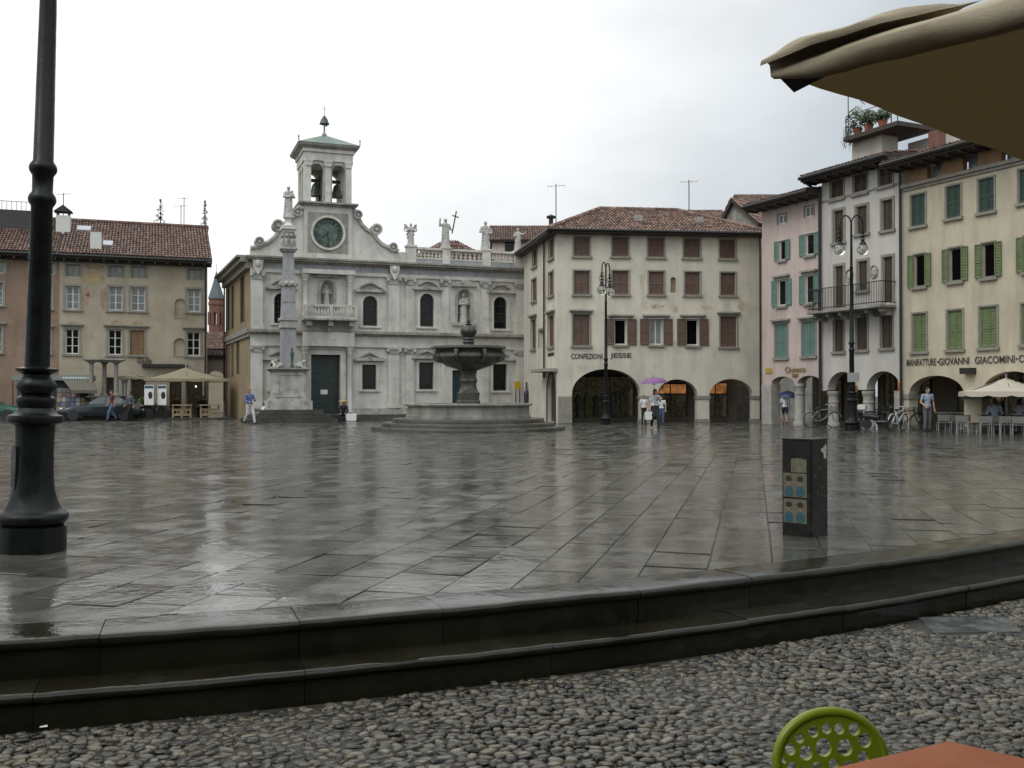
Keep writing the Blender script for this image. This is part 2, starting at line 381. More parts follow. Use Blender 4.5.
# cobbles: single river pebbles packed in the bed
def ico(sub):
    bm = bmesh.new(); bmesh.ops.create_icosphere(bm, subdivisions=sub, radius=1)
    v = np.array([x.co[:] for x in bm.verts]); f = np.array([[q.index for q in t.verts] for t in bm.faces]); bm.free(); return v, f
bv, bf = ico(2); nr = np.random.default_rng(3); V = []; F = []; cnt = 0
y = 3.6; row = 0
while y < 13:
    st = .056 + .008*math.sin(y*3); x = -4.5 + (row % 2)*.035
    while x < 9.5:
        sx = rng.uniform(.045,.108)
        cx, cy = x + sx/2, y + rng.uniform(-.016,.016)
        kx = ky(cx) - .30*math.hypot(1, ks(cx))
        if cy < kx-.02 and -1.2-cy*.62 < cx < 1.3+cy*.66 and not (3.33 < cx-.15*(cy-8.3) < 4.2 and 8.0 < cy < 8.62):
            a = rng.gauss(.1,.35); ca, sa = math.cos(a), math.sin(a)
            bz = bv.copy(); bz[:,2] = np.tanh(bz[:,2]*1.9)*.95; ex_ = rng.uniform(.72,1); bz[:,:2] = np.sign(bz[:,:2])*np.abs(bz[:,:2])**ex_
            v = bz * np.array([sx*.485, st*rng.uniform(.44,.58), rng.uniform(.014,.026)])
            v = v * (1 + .15*np.sin(bv[:, [1,2,0]]*rng.uniform(2,3.4) + rng.uniform(0,6)))
            tx, ty = rng.gauss(0,.1), rng.gauss(0,.1)
            w_ = np.empty_like(v); w_[:,0] = ca*v[:,0]-sa*v[:,1]+cx; w_[:,1] = sa*v[:,0]+ca*v[:,1]+cy
            w_[:,2] = v[:,2] + GZ - .004 + rng.uniform(-.008,.004) + tx*v[:,0] + ty*v[:,1] + .006*math.sin(cx*2.1+cy*1.3)
            V.append(w_); F.append(bf + cnt*len(bv)); cnt += 1
        x += sx*.98
    y += st*.93; row += 1
V = np.concatenate(V); F = np.concatenate(F); me = bpy.data.meshes.new('cobblestones')
me.vertices.add(len(V)); me.vertices.foreach_set('co', V.ravel()); me.loops.add(F.size); me.loops.foreach_set('vertex_index', F.ravel())
me.polygons.add(len(F)); me.polygons.foreach_set('loop_start', np.arange(0, F.size, 3)); me.polygons.foreach_set('loop_total', np.full(len(F), 3))
me.update(calc_edges=True); me.validate(); me.shade_smooth(); me.materials.append(m_cob)
tag(link('cobblestones', me), kind='stuff', label='rounded wet river cobbles set in the street below the kerb', cat='cobbles')
mb = MB(); mb.prismz([(3.35+.02,8.02),(4.1,8.06),(4.3,8.62),(3.48,8.6)], GZ-.05, GZ+.007)
tag(mb.build('drain_slab', mat('grey_slab', (.075,.078,.078), rough=.3, var=.35, scale=4, bump=.2, bscale=12, wet=(4,.1,.4)), bevel=.006), 'flat grey stone slab let into the cobbles near the kerb', 'slab')
# ------------------------------------------------------------------ building kit
def arch_pts(a0, a1, spring, top, n=18):
    c = (a0+a1)/2; r = (a1-a0)/2; h = top-spring
    return [(c - r*math.cos(PI*i/n), spring + h*math.sin(PI*i/n)) for i in range(n+1)]
def arch_loop(r, n=14):                     # window opening with a round head
    u0,u1,z0,z1 = r; h = (u1-u0)/2
    return [(u0,z0)] + arch_pts(u0,u1,z1-h,z1,n) + [(u1,z0)]
def rl(r): u0,u1,z0,z1 = r; return [(u0,z0),(u0,z1),(u1,z1),(u1,z0)]
def grow(r, d, dz=None): u0,u1,z0,z1 = r; dz = d if dz is None else dz; return (u0-d,u1+d,z0-dz,z1+dz)
def outline(u0, u1, ztop, arches=(), zb=0.0, feet=True):
    """front outline with arches open to the ground; without feet the piers stop at the springing"""
    p = [(u0, zb)]
    for i, (a0,a1,sp,tp) in enumerate(arches):
        if feet: p += [(a0, zb)]
        elif i == 0: p = [(u0, sp)] if a0-u0 < 1.2 else [(u0, zb), (a0, zb)]
        ap = arch_pts(a0,a1,sp,tp)
        p += ap
        if feet: p += [(a1, zb)]
    if arches and not feet: p += [(u1, arches[-1][2])]
    else: p += [(u1, zb)]
    p += [(u1,ztop),(u0,ztop)]
    q = []
    for a in p:
        if not q or math.hypot(a[0]-q[-1][0], a[1]-q[-1][1]) > 1e-4: q.append(a)
    return q
def leaf(mb, u0, u1, z0, z1, y0, y1):       # louvred shutter leaf
    b = min(.06, (u1-u0)*.16)
    mb.box(u0,u0+b,y0,y1,z0,z1); mb.box(u1-b,u1,y0,y1,z0,z1)
    zm = z0+(z1-z0)*.45
    for za in (z0, z1-b, zm): mb.box(u0+b,u1-b,y0,y1,za,za+b)
    n = max(5, int((z1-z0)/.115)); ym = (y0+y1)/2
    for i in range(n):
        za = z0+b + (z1-z0-2*b)*i/n; dz = (z1-z0-2*b)/n
        mb.add([(u0+b,y0+.006,za),(u1-b,y0+.006,za),(u1-b,y1-.006,za+dz*.95),(u0+b,y1-.006,za+dz*.95)], [(0,1,2,3)])
    mb.add([(u0+b,y1-.003,z0+b),(u1-b,y1-.003,z0+b),(u1-b,y1-.003,z1-b),(u0+b,y1-.003,z1-b)], [(0,1,2,3)])
def window(par, r, kind='glass', fm=None, sm=None, pm=None, surround=None, sw=.13, lintel=None, sill=None, cols=2, rows=3,
           yr=.17, arch=False, lh=.16, lw=.2, shw=None, sides='LR', ped=None):
    u0,u1,z0,z1 = r; fm = fm or m_white; pm = pm or m_glassdark; w = u1-u0; h = z1-z0
    f = MB()
    if kind == 'closed':
        fr = .05
        f.box(u0,u0+fr,yr,yr+.05,z0,z1); f.box(u1-fr,u1,yr,yr+.05,z0,z1); f.box(u0+fr,u1-fr,yr,yr+.05,z1-fr,z1); f.box(u0+fr,u1-fr,yr,yr+.05,z0,z0+fr)
        o = f.build('window', fm, par)
        for a, c in ((u0+.01,(u0+u1)/2-.006),((u0+u1)/2+.006,u1-.01)):
            s = MB(); leaf(s, a, c, z0+.01, z1-.01, yr-.10, yr-.06); s.build('shutter', sm, o)
        p = MB(); p.add([(u0,yr+.02,z0),(u1,yr+.02,z0),(u1,yr+.02,z1),(u0,yr+.02,z1)], [(0,1,2,3)]); p.build('pane', pm, o)
    elif arch:
        f.holed(arch_loop((u0,u1,z0,z1)), [arch_loop((u0+.08,u1-.08,z0+.08,z1-.08))], yr, yr+.06)
        for i in range(1, cols): uu = u0+w*i/cols; f.box(uu-.022,uu+.022,yr+.01,yr+.05,z0+.08,z1-.08)
        for i in range(1, rows): zz = z0+(h-.3*w)*i/(rows-.4); f.box(u0+.08,u1-.08,yr+.013,yr+.047,zz-.02,zz+.02)
        o = f.build('window', fm, par)
        p = MB(); lp = arch_loop((u0+.01,u1-.01,z0+.01,z1-.01)); p.add([(a,yr+.03,b) for a,b in lp], [tuple(range(len(lp)))]); p.build('pane', pm, o)
    else:
        fr = min(.07, w*.1)
        f.box(u0,u0+fr,yr,yr+.06,z0,z1); f.box(u1-fr,u1,yr,yr+.06,z0,z1); f.box(u0+fr,u1-fr,yr,yr+.06,z1-fr,z1); f.box(u0+fr,u1-fr,yr,yr+.06,z0,z0+fr)
        for i in range(1, cols):
            uu = u0+w*i/cols; f.box(uu-.035,uu+.035,yr+.005,yr+.055,z0+fr,z1-fr)
        for i in range(1, rows):
            zz = z0+h*i/rows; f.box(u0+fr,u1-fr,yr+.01,yr+.05,zz-.02,zz+.02)
        o = f.build('window', fm, par)
        p = MB(); p.add([(u0+.01,yr+.03,z0+.01),(u1-.01,yr+.03,z0+.01),(u1-.01,yr+.03,z1-.01),(u0+.01,yr+.03,z1-.01)], [(0,1,2,3)]); p.build('pane', pm, o)
        if kind == 'open':
            sw2 = shw or w*.5
            for sd in sides:
                s = MB()
                if sd == 'L': leaf(s, u0-sw2-.02, u0-.02, z0, z1, -.075, -.035)
                else: leaf(s, u1+.02, u1+sw2+.02, z0, z1, -.075, -.035)
                s.build('shutter', sm, o)
    g = .006
    if surround:
        s = MB()
        if arch: s.holed(arch_loop(grow(r, sw)), [arch_loop(grow(r, g))], -.05, .02)
        else:
            s.box(u0-sw,u0-g,-.04,.02,z0-g,z1+g); s.box(u1+g,u1+sw,-.04,.02,z0-g,z1+g); s.box(u0-sw,u1+sw,-.045,.02,z1+g+.001,z1+sw)
        s.build('surround', surround, o)
    if sill:
        s = MB(); s.box(u0-sw-.05,u1+sw+.05,-.11,.03,z0-.12,z0-g-.002); s.build('sill', sill, o)
    if lintel:
        s = MB(); zt = z1+(sw if surround else .02)+.01
        s.box(u0-lw,u1+lw,-.10,.02,zt,zt+lh*.45); s.box(u0-lw-.07,u1+lw+.07,-.19,.02,zt+lh*.45+.001,zt+lh); s.build('lintel', lintel, o)
    if ped:
        s = MB(); zt = z1+(sw if surround else .02)+.05; a, c = u0-.45, u1+.45; cu = (a+c)/2; hh = .42
        if ped == 'tri': out = [(a,zt+.14),(cu,zt+.14+hh),(c,zt+.14)]; inn = [(a+.3,zt+.19),(cu,zt+.03+hh),(c-.3,zt+.19)]
        else: out = [(a+(c-a)*i/12, zt+.14+hh*math.sin(PI*i/12)) for i in range(13)]; inn = [(a+.22+(c-a-.44)*i/12, zt+.18+(hh-.13)*math.sin(PI*i/12)) for i in range(13)]
        s.box(a-.04,c+.04,-.26,.02,zt,zt+.135)
        s.holed(out, [inn], -.22, .02); s.prism([(a+.2,zt+.141)]+inn[1:-1]+[(c-.2,zt+.141)], -.05, .015)
        s.build('pediment', m_stone2, o)
    return o
def tiles(mb, bed, P0, P1, P2, P3, per=.19, row=.40, r=.083):
    """barrel tiles on the slope P0-P1 (eave) / P3-P2 (top)"""
    P0,P1,P2,P3 = map(Vector, (P0,P1,P2,P3)); e = (P1-P0); W = e.length; e.normalize()
    n = e.cross(P3-P0 if (P3-P0).length > .01 else P2-P0).normalized()
    if n.z < 0: n = -n
    g = n.cross(e); g = g if g.dot(P2-P0) > 0 else -g
    T2, T3 = (P2-P0).dot(g), (P3-P0).dot(g); s2, s3 = (P2-P0).dot(e), (P3-P0).dot(e)
    bed.add([P0-n*.03,P1-n*.03,P2-n*.03,P3-n*.03, P0-n*.15,P1-n*.15,P2-n*.15,P3-n*.15], [(0,1,2,3),(7,6,5,4),(0,4,5,1),(1,5,6,2),(2,6,7,3),(3,7,4,0)])
    k = 0; s = per/2
    while s < W or s < s2:
        t0 = 0
        if s > W: t0 = T2*(s-W)/max(1e-6, s2-W)
        tm = T3 + (T2-T3)*(s-s3)/max(1e-6, s2-s3) if s3 <= s <= s2 else (T3*s/max(1e-6,s3) if s < s3 else T2*(W-s)/max(1e-6,W-s2))
        t = t0 - .03
        while t < tm - .05:
            t1 = min(t+row+.05, tm+.02); ra, rb = r, r*.86; q = []; js = rng.uniform(-.012,.012); jl = rng.uniform(0,.015)
            for tt, rr, lift in ((t,ra,.03+jl),(t1,rb,.0)):
                for i in range(5):
                    a = PI*i/4; q.append(P0 + e*(s+js - rr*math.cos(a)) + g*tt + n*(lift + rr*.75*math.sin(a)))
            mb.add(q, [(i,i+1,i+6,i+5) for i in range(4)] + [(0,1,2,3,4)]); t += row
        s += per
def pipe(par, u, y, z0, z1, m=m_dark, r=.05, name='downpipe', kick=None):
    p = MB(); pts = [(u,y,z0),(u,y,z1)]
    if kick: pts = [(u+kick[0],y+kick[1],z0)] + [(u,y,z0+.5)] + [(u,y,z1)]
    p.tube(pts, r, 7)
    return p.build(name, m, par, smooth=True)
def lettering(par, s, u0, u1, z0, z1, y=-.03, m=m_text, name='lettering', shear=0, depth=.02):
    c = bpy.data.curves.new('t', 'FONT'); c.body = s; c.size = 1; c.extrude = .0; c.offset = .018; c.shear = shear; c.resolution_u = 3
    t = bpy.data.objects.new('t', c); COL.objects.link(t); bpy.context.view_layer.update()
    me = t.to_mesh(); v = [p.co.copy() for p in me.vertices]; f = [tuple(p.vertices) for p in me.polygons]; t.to_mesh_clear()
    bpy.data.objects.remove(t); bpy.data.curves.remove(c)
    ax, bx = min(p.x for p in v), max(p.x for p in v); ay, by = min(p.y for p in v), max(p.y for p in v)
    q = MB(); q.add([(u0+(p.x-ax)/(bx-ax)*(u1-u0), y, z0+(p.y-ay)/(by-ay)*(z1-z0)) for p in v], f)
    return q.build(name, m, par, fix=False)
def antenna(px, py0, py1, d, label, arms=3):
    b = at(px, py1, d); h = at(px, py0, d).z - b.z
    t = thing('roof_antenna', label, 'antenna', b); q = MB(); q.tube([(0,0,-.5),(0,0,h)], .028, 5)
    q.build('mast', m_dark, t); q = MB(); q.tube([(-.5,0,h*.93),(.55,0,h*.97)], .014, 4)
    for k in range(arms+2): x = -.45+.22*k; q.tube([(x,-.28,h*.95),(x,.28,h*.95)], .009, 4)
    q.build('aerial', m_grey, t)
    return t
def body(mb, u0, u1, D, z, y0=.3, z0=0.0, left=True):       # sides and back behind a front wall
    if left: mb.add([(u0,y0,z0),(u0,D,z0),(u0,D,z),(u0,y0,z)], [(0,1,2,3)]); mb.add([(u1,y0,z0),(u1,D,z0),(u1,D,z),(u1,y0,z)], [(0,1,2,3)])
    mb.add([(u0,D,z0),(u1,D,z0),(u1,D,z),(u0,D,z)], [(0,1,2,3)])

# ================================================================== LEFT HOUSES
FL = Fr((-30.72,60), (-19.52,64))
uR = FL.U(207); uM = FL.U(59); uL = FL.U(-150); zE = FL.Z(207, 262)
def lq(a,b,c,d): return (a/3.338, 200+b/3.338, c/3.338, 200+d/3.338)
cream = thing('cream_house', 'long cream plastered house with red tiled roof behind the café, left of the church alley', 'house', FL.w(0,0,0), FL.rz)
rows = [[(222,215,268,255),(364,220,410,258),(440,222,487,260),(628,230,674,266)],
        [(220,288,265,365),(363,290,409,368),(437,292,485,370),(626,298,670,373)],
        [(218,430,264,514),(361,432,407,517),(434,435,482,517),(624,440,668,520)]]
wr = [[FL.rect(*lq(*r)) for r in row] for row in rows]
doors = [FL.rect(*lq(352,592,396,668)), FL.rect(*lq(404,600,428,690)), FL.rect(*lq(436,598,486,692)), FL.rect(*lq(566,600,606,694)), FL.rect(*lq(620,600,676,694))]
doors = [(a,b,.12,d) for a,b,c,d in doors]
niches = [FL.rect(*lq(583,330,620,393)), FL.rect(*lq(580,462,620,520))]
mb = MB(); mb.holed(outline(uM,uR,zE+.1), [rl(r) for row in wr for r in row] + [rl(r) for r in doors] + [arch_loop(r) for r in niches], 0, .4)
body(mb, uM, uR, 10.5, zE+.1, .4); mb.add([(uM,4.9,zE),(uR,4.9,zE),(uR,5.6,zE+2.6),(uM,5.6,zE+2.6)], [(0,1,2,3)])
mb.add([(uR,.2,zE),(uR,10.4,zE),(uR,5.4,zE+2.5)], [(0,1,2)])
mb.build('wall', m_cream, cream)
for r in niches:
    q = MB(); lp = arch_loop(r); q.add([(a,.12,b) for a,b in lp], [tuple(range(len(lp)))])
    q.holed(arch_loop(grow(r,.09,.05)), [arch_loop(grow(r,.01))], -.03, .03); q.build('blind_niche', m_cream, cream)
for i, r in enumerate(wr[0]): window(cream, r, cols=2, rows=1, surround=m_trimgrey, sw=.12, pm=m_glasspale, fm=m_trimgrey)
for i, r in enumerate(wr[1]): window(cream, r, rows=3, surround=m_trimgrey, sw=.14, sill=m_trimgrey, pm=m_glasspale)
for i, r in enumerate(wr[2]):
    if i == 2: window(cream, r, 'closed', sm=m_shwood, fm=m_shwood, surround=m_trimgrey, lintel=m_trimgrey, sill=m_trimgrey)
    else: window(cream, r, rows=3, surround=m_trimgrey, lintel=m_trimgrey, sill=m_trimgrey, pm=m_glassdark)
for i, r in enumerate(doors):
    q = MB(); a,b,c,d = r; q.box(a,a+.08,.2,.28,c,d); q.box(b-.08,b,.2,.28,c,d); q.box(a+.08,b-.08,.2,.28,d-.1,d); q.box((a+b)/2-.03,(a+b)/2+.03,.21,.27,c,d-.1)
    o = q.build('door', m_white if i == 1 else m_dark, cream)
    q = MB(); q.add([(a+.02,.25,c),(b-.02,.25,c),(b-.02,.25,d-.02),(a+.02,.25,d-.02)], [(0,1,2,3)]); q.build('door_pane', m_glasspale if i == 1 else m_shop, o)
a,b,_,d = FL.rect(*lq(640,612,668,632)); 
q = MB(); q.ball(((a+b)/2,.1,d-.2), .05, 8, 6); q.build('lit_bulb', m_lamp, cream)
def gable_roof(par, u0, u1, zE, name='roof', m=m_tile, ov=.75, run=5.6, rise=2.62, ovr=.25, ovl=0.0):
    t = MB(); bd = MB(); k = rise/run
    tiles(t, bd, (u0-ovl,-ov,zE-ov*k+.45), (u1+ovr,-ov,zE-ov*k+.45), (u1+ovr,run,zE+rise+.45), (u0-ovl,run,zE+rise+.45))
    bd.add([(u0-ovl,run,zE+rise+.3),(u1+ovr,run,zE+rise+.3),(u1+ovr,2*run,zE+.4),(u0-ovl,2*run,zE+.4)], [(0,1,2,3)])
    o = t.build(name, m, par, fix=False); bd.build('roof_deck', m_tilebed, o)
    q = MB(); s = u0-ovl
    while s < u1+ovr: q.tube([(s,run,zE+rise+.5),(min(s+.5,u1+ovr),run,zE+rise+.5)], .14, 8); s += .46
    q.build('ridge_tiles', m, o)
    q = MB(); q.box(u0-ovl,u1+ovr,-ov+.02,-.001,zE-ov*k+.16,zE-ov*k+.24)
    n = int((u1-u0)/.7)
    for i in range(n): x = u0+.3+(u1-u0-.5)*i/max(1,n-1); q.box(x-.06,x+.06,-ov+.05,-.002,zE-ov*k+.02,zE-ov*k+.159)
    q.box(u0-ovl,u1+ovr,-.22,-.003,zE-.35,zE-.18); q.build('eave', m_eave, o)
    q = MB(); q.tube([(u0-ovl,-ov-.07,zE-ov*k+.32),(u1+ovr,-ov-.07,zE-ov*k+.32)], .085, 8); q.build('gutter', m_dark, o, smooth=True)
    return o
gable_roof(cream, uM, uR, zE)
pipe(cream, uR-.12, -.1, .1, zE-.2)
# faded fresco left on the plaster between the windows
for (x0,y0,x1,y1,cc_) in ((272,214,358,232,(.30,.24,.15)),(270,238,356,282,(.39,.31,.17)),(272,290,300,360,(.36,.25,.18)),(330,288,360,372,(.35,.24,.18)),(284,300,330,330,(.38,.29,.2)),(226,404,262,424,(.33,.25,.17)),(368,400,404,424,(.33,.25,.17)),(440,402,478,424,(.33,.25,.17))):
    a,b,c,d = FL.rect(*lq(x0,y0,x1,y1)); pts = []
    for k in range(18):
        an = 2*PI*k/18; rr = rng.uniform(.7,1.08); pts.append(((a+b)/2+(b-a)/2*rr*math.cos(an), (c+d)/2+(d-c)/2*rr*math.sin(an)))
    q = MB(); q.prism(pts, -.004, .01); q.build('faded_fresco', mat('faded_fresco', cc_, rough=.95, var=.3, scale=2.5, dirt=((.40,.34,.235), 3, .9)), cream)
# awning box, script sign and things on the roof slope
a,b,c,d = FL.rect(*lq(474,549,626,557)); q = MB(); q.box(a,b,-.35,-.002,c-.02,d+.02); q.build('awning_box', m_dark, cream)
a,b,c,d = FL.rect(*lq(458,526,506,546)); lettering(cream, 'Giulia', a,b,c,d, -.06, m_text, 'sign_lettering', .3)
def on_roof(F, px, py, zE, run=5.6, rise=2.62):        # where a pixel's ray meets the front roof slope
    k = rise/run; d = ray(px,py); o = Vector((0,0,H0)) - F.A
    dy, oy = d.dot(F.n), o.dot(F.n); t = (zE+.45 + k*oy - o.z)/(d.z - k*dy); p = Vector((0,0,H0)) + d*t
    return ((p-F.A).dot(F.u), (p-F.A).dot(F.n), p.z)
u,y,z = on_roof(FL, 63.5, 231, zE)
ch = MB(); ch.box(u-.42,u+.42,y-.4,y+.4,z-.6,z+.95); q0 = ch.build('chimney', m_white, cream)
q = MB()
for i in (-1,1):
    for j in (-1,1): q.box(u+i*.33-.06,u+i*.33+.06,y+j*.3-.06,y+j*.3+.06,z+.95,z+1.2)
q.prism([(u-.55,z+1.2),(u,z+1.62),(u+.55,z+1.2)], y-.5, y+.5); q.build('chimney_cap', m_tilebed, q0)
u,y,z = on_roof(FL, 96, 248, zE); q = MB(); q.box(u-.32,u+.32,y-.35,y+.4,z-.4,z+.95); q.build('chimney', m_white, cream)
for (px,py,w2) in ((84,229.5,.42),(108,244.5,.28)):
    u,y,z = on_roof(FL, px, py, zE); k = 2.62/5.6
    q = MB(); q.add([(u-w2,y-.42,z-.42*k+.12),(u+w2,y-.42,z-.42*k+.12),(u+w2,y+.42,z+.42*k+.12),(u-w2,y+.42,z+.42*k+.12), (u-w2,y-.42,z-.42*k-.1),(u+w2,y-.42,z-.42*k-.1),(u+w2,y+.42,z+.42*k-.1),(u-w2,y+.42,z+.42*k-.1)], [(0,1,2,3),(0,4,5,1),(1,5,6,2),(2,6,7,3),(3,7,4,0)])
    q.build('skylight', mat('skylight_glass', (.17,.19,.24), rough=.12, var=.05), cream)

rosy = thing('rosy_house', 'rose coloured house with worn plaster, behind the near lamp post at far left', 'house', FL.w(0,0,0), FL.rz)
rr = [[(-235,200,-190,240),(-30,205,16,245),(140,212,183,250)], [(-240,272,-195,345),(-35,277,10,350),(128,283,172,362)], [(-245,420,-200,500),(-40,425,5,508),(122,435,166,510)]]
wq = [[FL.rect(*lq(*r)) for r in row] for row in rr]
dq = [(a,b,.12,d) for a,b,c,d in [FL.rect(*lq(-60,585,-5,690)), FL.rect(*lq(-170,585,-115,690))]]
mb = MB(); mb.holed(outline(uL,uM-.004,zE+.1), [rl(r) for row in wq for r in row] + [rl(r) for r in dq], 0, .4)
body(mb, uL, uM-.02, 10.5, zE+.1, .4); mb.build('wall', m_terra, rosy)
for i, row in enumerate(wq):
    for r in row:
        window(rosy, r, rows=1 if i == 0 else 3, surround=m_trimgrey, sill=m_trimgrey if i else None, lintel=m_trimgrey if i == 2 else None, pm=m_glasspale if i < 2 else m_glassdark)
for a,b,c,d in dq:
    q = MB(); q.box(a,b,.2,.26,c,d); o = q.build('door', m_dark, rosy); q = MB(); q.box(a+.15,b-.15,.19,.199,c+.9,d-.2); q.build('door_pane', m_shop, o)
gable_roof(rosy, uL, uM-.02, zE, ovr=-.02)
# dark roof terrace at the far left
u0t,u1t = FL.U(-20,220,5), FL.U(52,220,5); z0t = FL.Z(20,228,4.5); z1t = FL.Z(20,213.5,4.5)
q = MB(); q.box(u0t,u1t,3.2,9,z0t-1.2,z1t); o = q.build('roof_terrace', mat('dark_cladding', (.05,.045,.045), rough=.7), rosy)
q = MB()
for i in range(9): x = u0t+1.2+(u1t-u0t-2)*i/8; q.tube([(x,3.3,z1t),(x,3.3,z1t+.55)], .025, 4)
q.tube([(u0t+1.2,3.3,z1t+.55),(u1t-.8,3.3,z1t+.55)], .03, 4); q.build('railing', m_grey, o)

# pavement along the left houses
q = MB(); q.box(FL.U(-150),FL.U(228),-5.2,-.001,-.05,.11); o = q.build('pavement', m_step, None); o.location = FL.w(0,0,0); o.rotation_euler = (0,0,FL.rz); tag(o, kind='structure')

# ---- alley gap: archway, pinkish house and the slate-coned brick tower beyond
FG = Fr(FL.w(uR+.02,2.5,0).xy, FL.w(uR+5.5,2.5,0).xy)
arw = thing('archway_wall', 'low plastered archway closing the alley between cream house and church', 'archway', FG.w(0,0,0), FG.rz)
za = FG.Z(214,356); a0,a1 = max(.2,FG.U(208.5)), FG.U(224)
q = MB(); q.holed(outline(0,a1+2.2,za,[(a0,a1,FG.Z(215,376),FG.Z(215,371))]), [], 0, .5); q.build('wall', m_cream, arw)
t = MB(); bd = MB(); tiles(t, bd, (0,-.3,za), (a1+2.2,-.3,za), (a1+2.2,1.6,za+.4), (0,1.6,za+.4)); o = t.build('roof', m_tile, arw, fix=False); bd.build('roof_deck', m_tilebed, o)
p = at(215,400,84); bk = thing('alley_house', 'small tiled house glimpsed over the archway in the alley', 'house', (p.x,p.y,0))
zt = at(215,348,84).z; q = MB(); q.box(-2.2,2.2,0,4,0,zt); q.build('wall', m_cream, bk)
t = MB(); bd = MB(); tiles(t, bd, (-2.4,-.4,zt-.1), (2.4,-.4,zt-.1), (2.4,3,zt+1.5), (-2.4,3,zt+1.5)); o = t.build('roof', m_tile, bk, fix=False); bd.build('roof_deck', m_tilebed, o)
D = 130; p = at(216,400,D); tw = thing('brick_bell_tower', 'slender round brick bell tower with pointed slate cone roof beyond the alley', 'tower', (p.x,p.y,0))
z0,z1,zc,za2,zb2 = at(216,331,D).z, at(216,299,D).z, at(216,271.5,D).z, at(216,325,D).z, at(216,313,D).z
r = .95; q = MB(); n = 8; ph = R(22.5)+R(9)
q.lathe([(r,0),(r,za2)], n, ph=ph)
for k in range(n):
    a = ph + 2*PI*k/n; q.box(r*.93*math.cos(a)-.17, r*.93*math.cos(a)+.17, r*.93*math.sin(a)-.17, r*.93*math.sin(a)+.17, za2, zb2+.1)
q.lathe([(r,zb2),(r,z1-.9),(r*1.1,z1-.8),(r*1.1,z1-.5),(r*1.0,z1-.4),(r*1.0,z1)], n, ph=ph); q.build('shaft', m_brick, tw)
q = MB(); q.lathe([(r*1.15,z1+.002),(r*.6,z1+(zc-z1)*.45),(.04,zc)], n, ph=ph); o = q.build('spire', m_slate, tw)
q = MB(); q.tube([(0,0,zc-.1),(0,0,zc+1)], .03, 4); q.build('cross', m_dark, o)
antenna(63.5,193,216,66,'thin aerial mast rising by the white chimney of the cream house')
for i,(px,py0,h) in enumerate(((181,205,222),(184,197,223))):
    antenna(px,py0,h+2,69, ['short thin mast between the two roof conifers','taller thin mast between the two roof conifers'][i], 2)
# small conifers standing on the ridge terrace
for px,py0,py1,lab in ((160.5,199,222,'fuller potted conifer behind the ridge of the cream house'),(205,200,225,'narrow potted conifer at the gable end of the cream house ridge')):
    D2 = 70.2; b = at(px,py1+1,D2); h = at(px,py0,D2).z-b.z
    t = thing('potted_conifer', lab, 'tree', (b.x,b.y,b.z-.4), 0, 'conifers on the ridge')
    q = MB(); q.tube([(0,0,0),(0,0,h+.4)], [.05,.01], 5); q.build('trunk', m_bark, t)
    q = MB(); q.lathe([(.2,-.3),(.28,.35)], 10); q.build('pot', m_clay, t)
    q = MB(); wid = .62 if px < 180 else .36
    for i in range(260):
        zz = rng.random()**1.3; rad = wid*(1-zz)*rng.uniform(.35,1.0)*(.6+.4*math.sin(zz*26)); a = rng.uniform(0,2*PI); c = Vector((rad*math.cos(a),rad*math.sin(a),.4+zz*h))
        dx = Vector((math.cos(a),math.sin(a),rng.uniform(-.5,.1)))*rng.uniform(.1,.2); dy = Vector((-math.sin(a),math.cos(a),rng.uniform(-.3,.3)))*.045
        q.add([c-dx*.4, c+dy, c+dx, c-dy], [(0,1,2,3)])
    q.build('foliage', m_conif, t, fix=False)

# ================================================================== CORNER HOUSE (shirt shop)
CA = (2.34,52.0); FC = Fr(CA, (13.22,53.3)); FS = Fr((.72,60.6), CA)
zE = FC.Z(650, 231.5); LC = FC.L; LS = FS.L
corner = thing('corner_house', 'pale corner house with red-brown shutters, three arches and a shop name', 'house', FC.w(0,0,0), FC.rz)
def cq(a,b,c,d): return FC.rect(520+a/3.333, 190+b/3.333, 520+c/3.333, 190+d/3.333)
r1 = [cq(180,157,232,220),cq(308,157,361,221),cq(427,160,480,223),cq(546,162,600,225),cq(666,165,718,228)]
r2 = [cq(180,270,232,347),cq(308,270,361,347),cq(430,272,480,348),cq(550,274,600,349),cq(669,276,718,350)]
r3c = [cq(177,415,232,518),cq(668,422,722,522)]; r3o = [cq(315,430,356,516),cq(432,430,476,516),cq(555,430,596,518)]
nich = cq(502,290,520,342)
def cz(px,py): return FC.uz(px,py)
ar = [(FC.U(572,400),FC.U(640.5,400),FC.Z(606,393.5),FC.Z(606,369)), (FC.U(657,400),FC.U(697.8,400),FC.Z(677,396),FC.Z(677,379.3)), (FC.U(709.3,400),FC.U(753.3,400),FC.Z(731,396),FC.Z(731,379))]
mb = MB(); mb.holed(outline(0,LC,zE,ar), [rl(r) for r in r1+r2+r3c+r3o] + [arch_loop(nich)], 0, .55)
mb.build('wall', m_corner, corner); mb = MB(); body(mb, .001, LC, 9, zE, .55, 0, False); mb.build('rear_wall', m_corner, corner)
for r in r1+r2: window(corner, r, 'closed', sm=m_shred, fm=m_shred, surround=m_trimgrey, sw=.08, sill=m_trimgrey)
for r in r3c: window(corner, r, 'closed', sm=m_shred, fm=m_shred, surround=m_trimgrey, sw=.08, sill=m_trimgrey, lintel=m_cornice, lw=.12)
for i, r in enumerate(r3o): window(corner, r, 'open', sm=m_shred, surround=m_white, sw=.06, sill=m_trimgrey, lintel=m_cornice, lw=.3, pm=m_glasspale if i == 1 else m_void, shw=.5, rows=1, cols=2 if i == 1 else 1)
q = MB(); lp = arch_loop(nich); q.add([(a,.12,b) for a,b in lp], [tuple(range(len(lp)))]); q.build('blind_niche', m_ochre, corner)
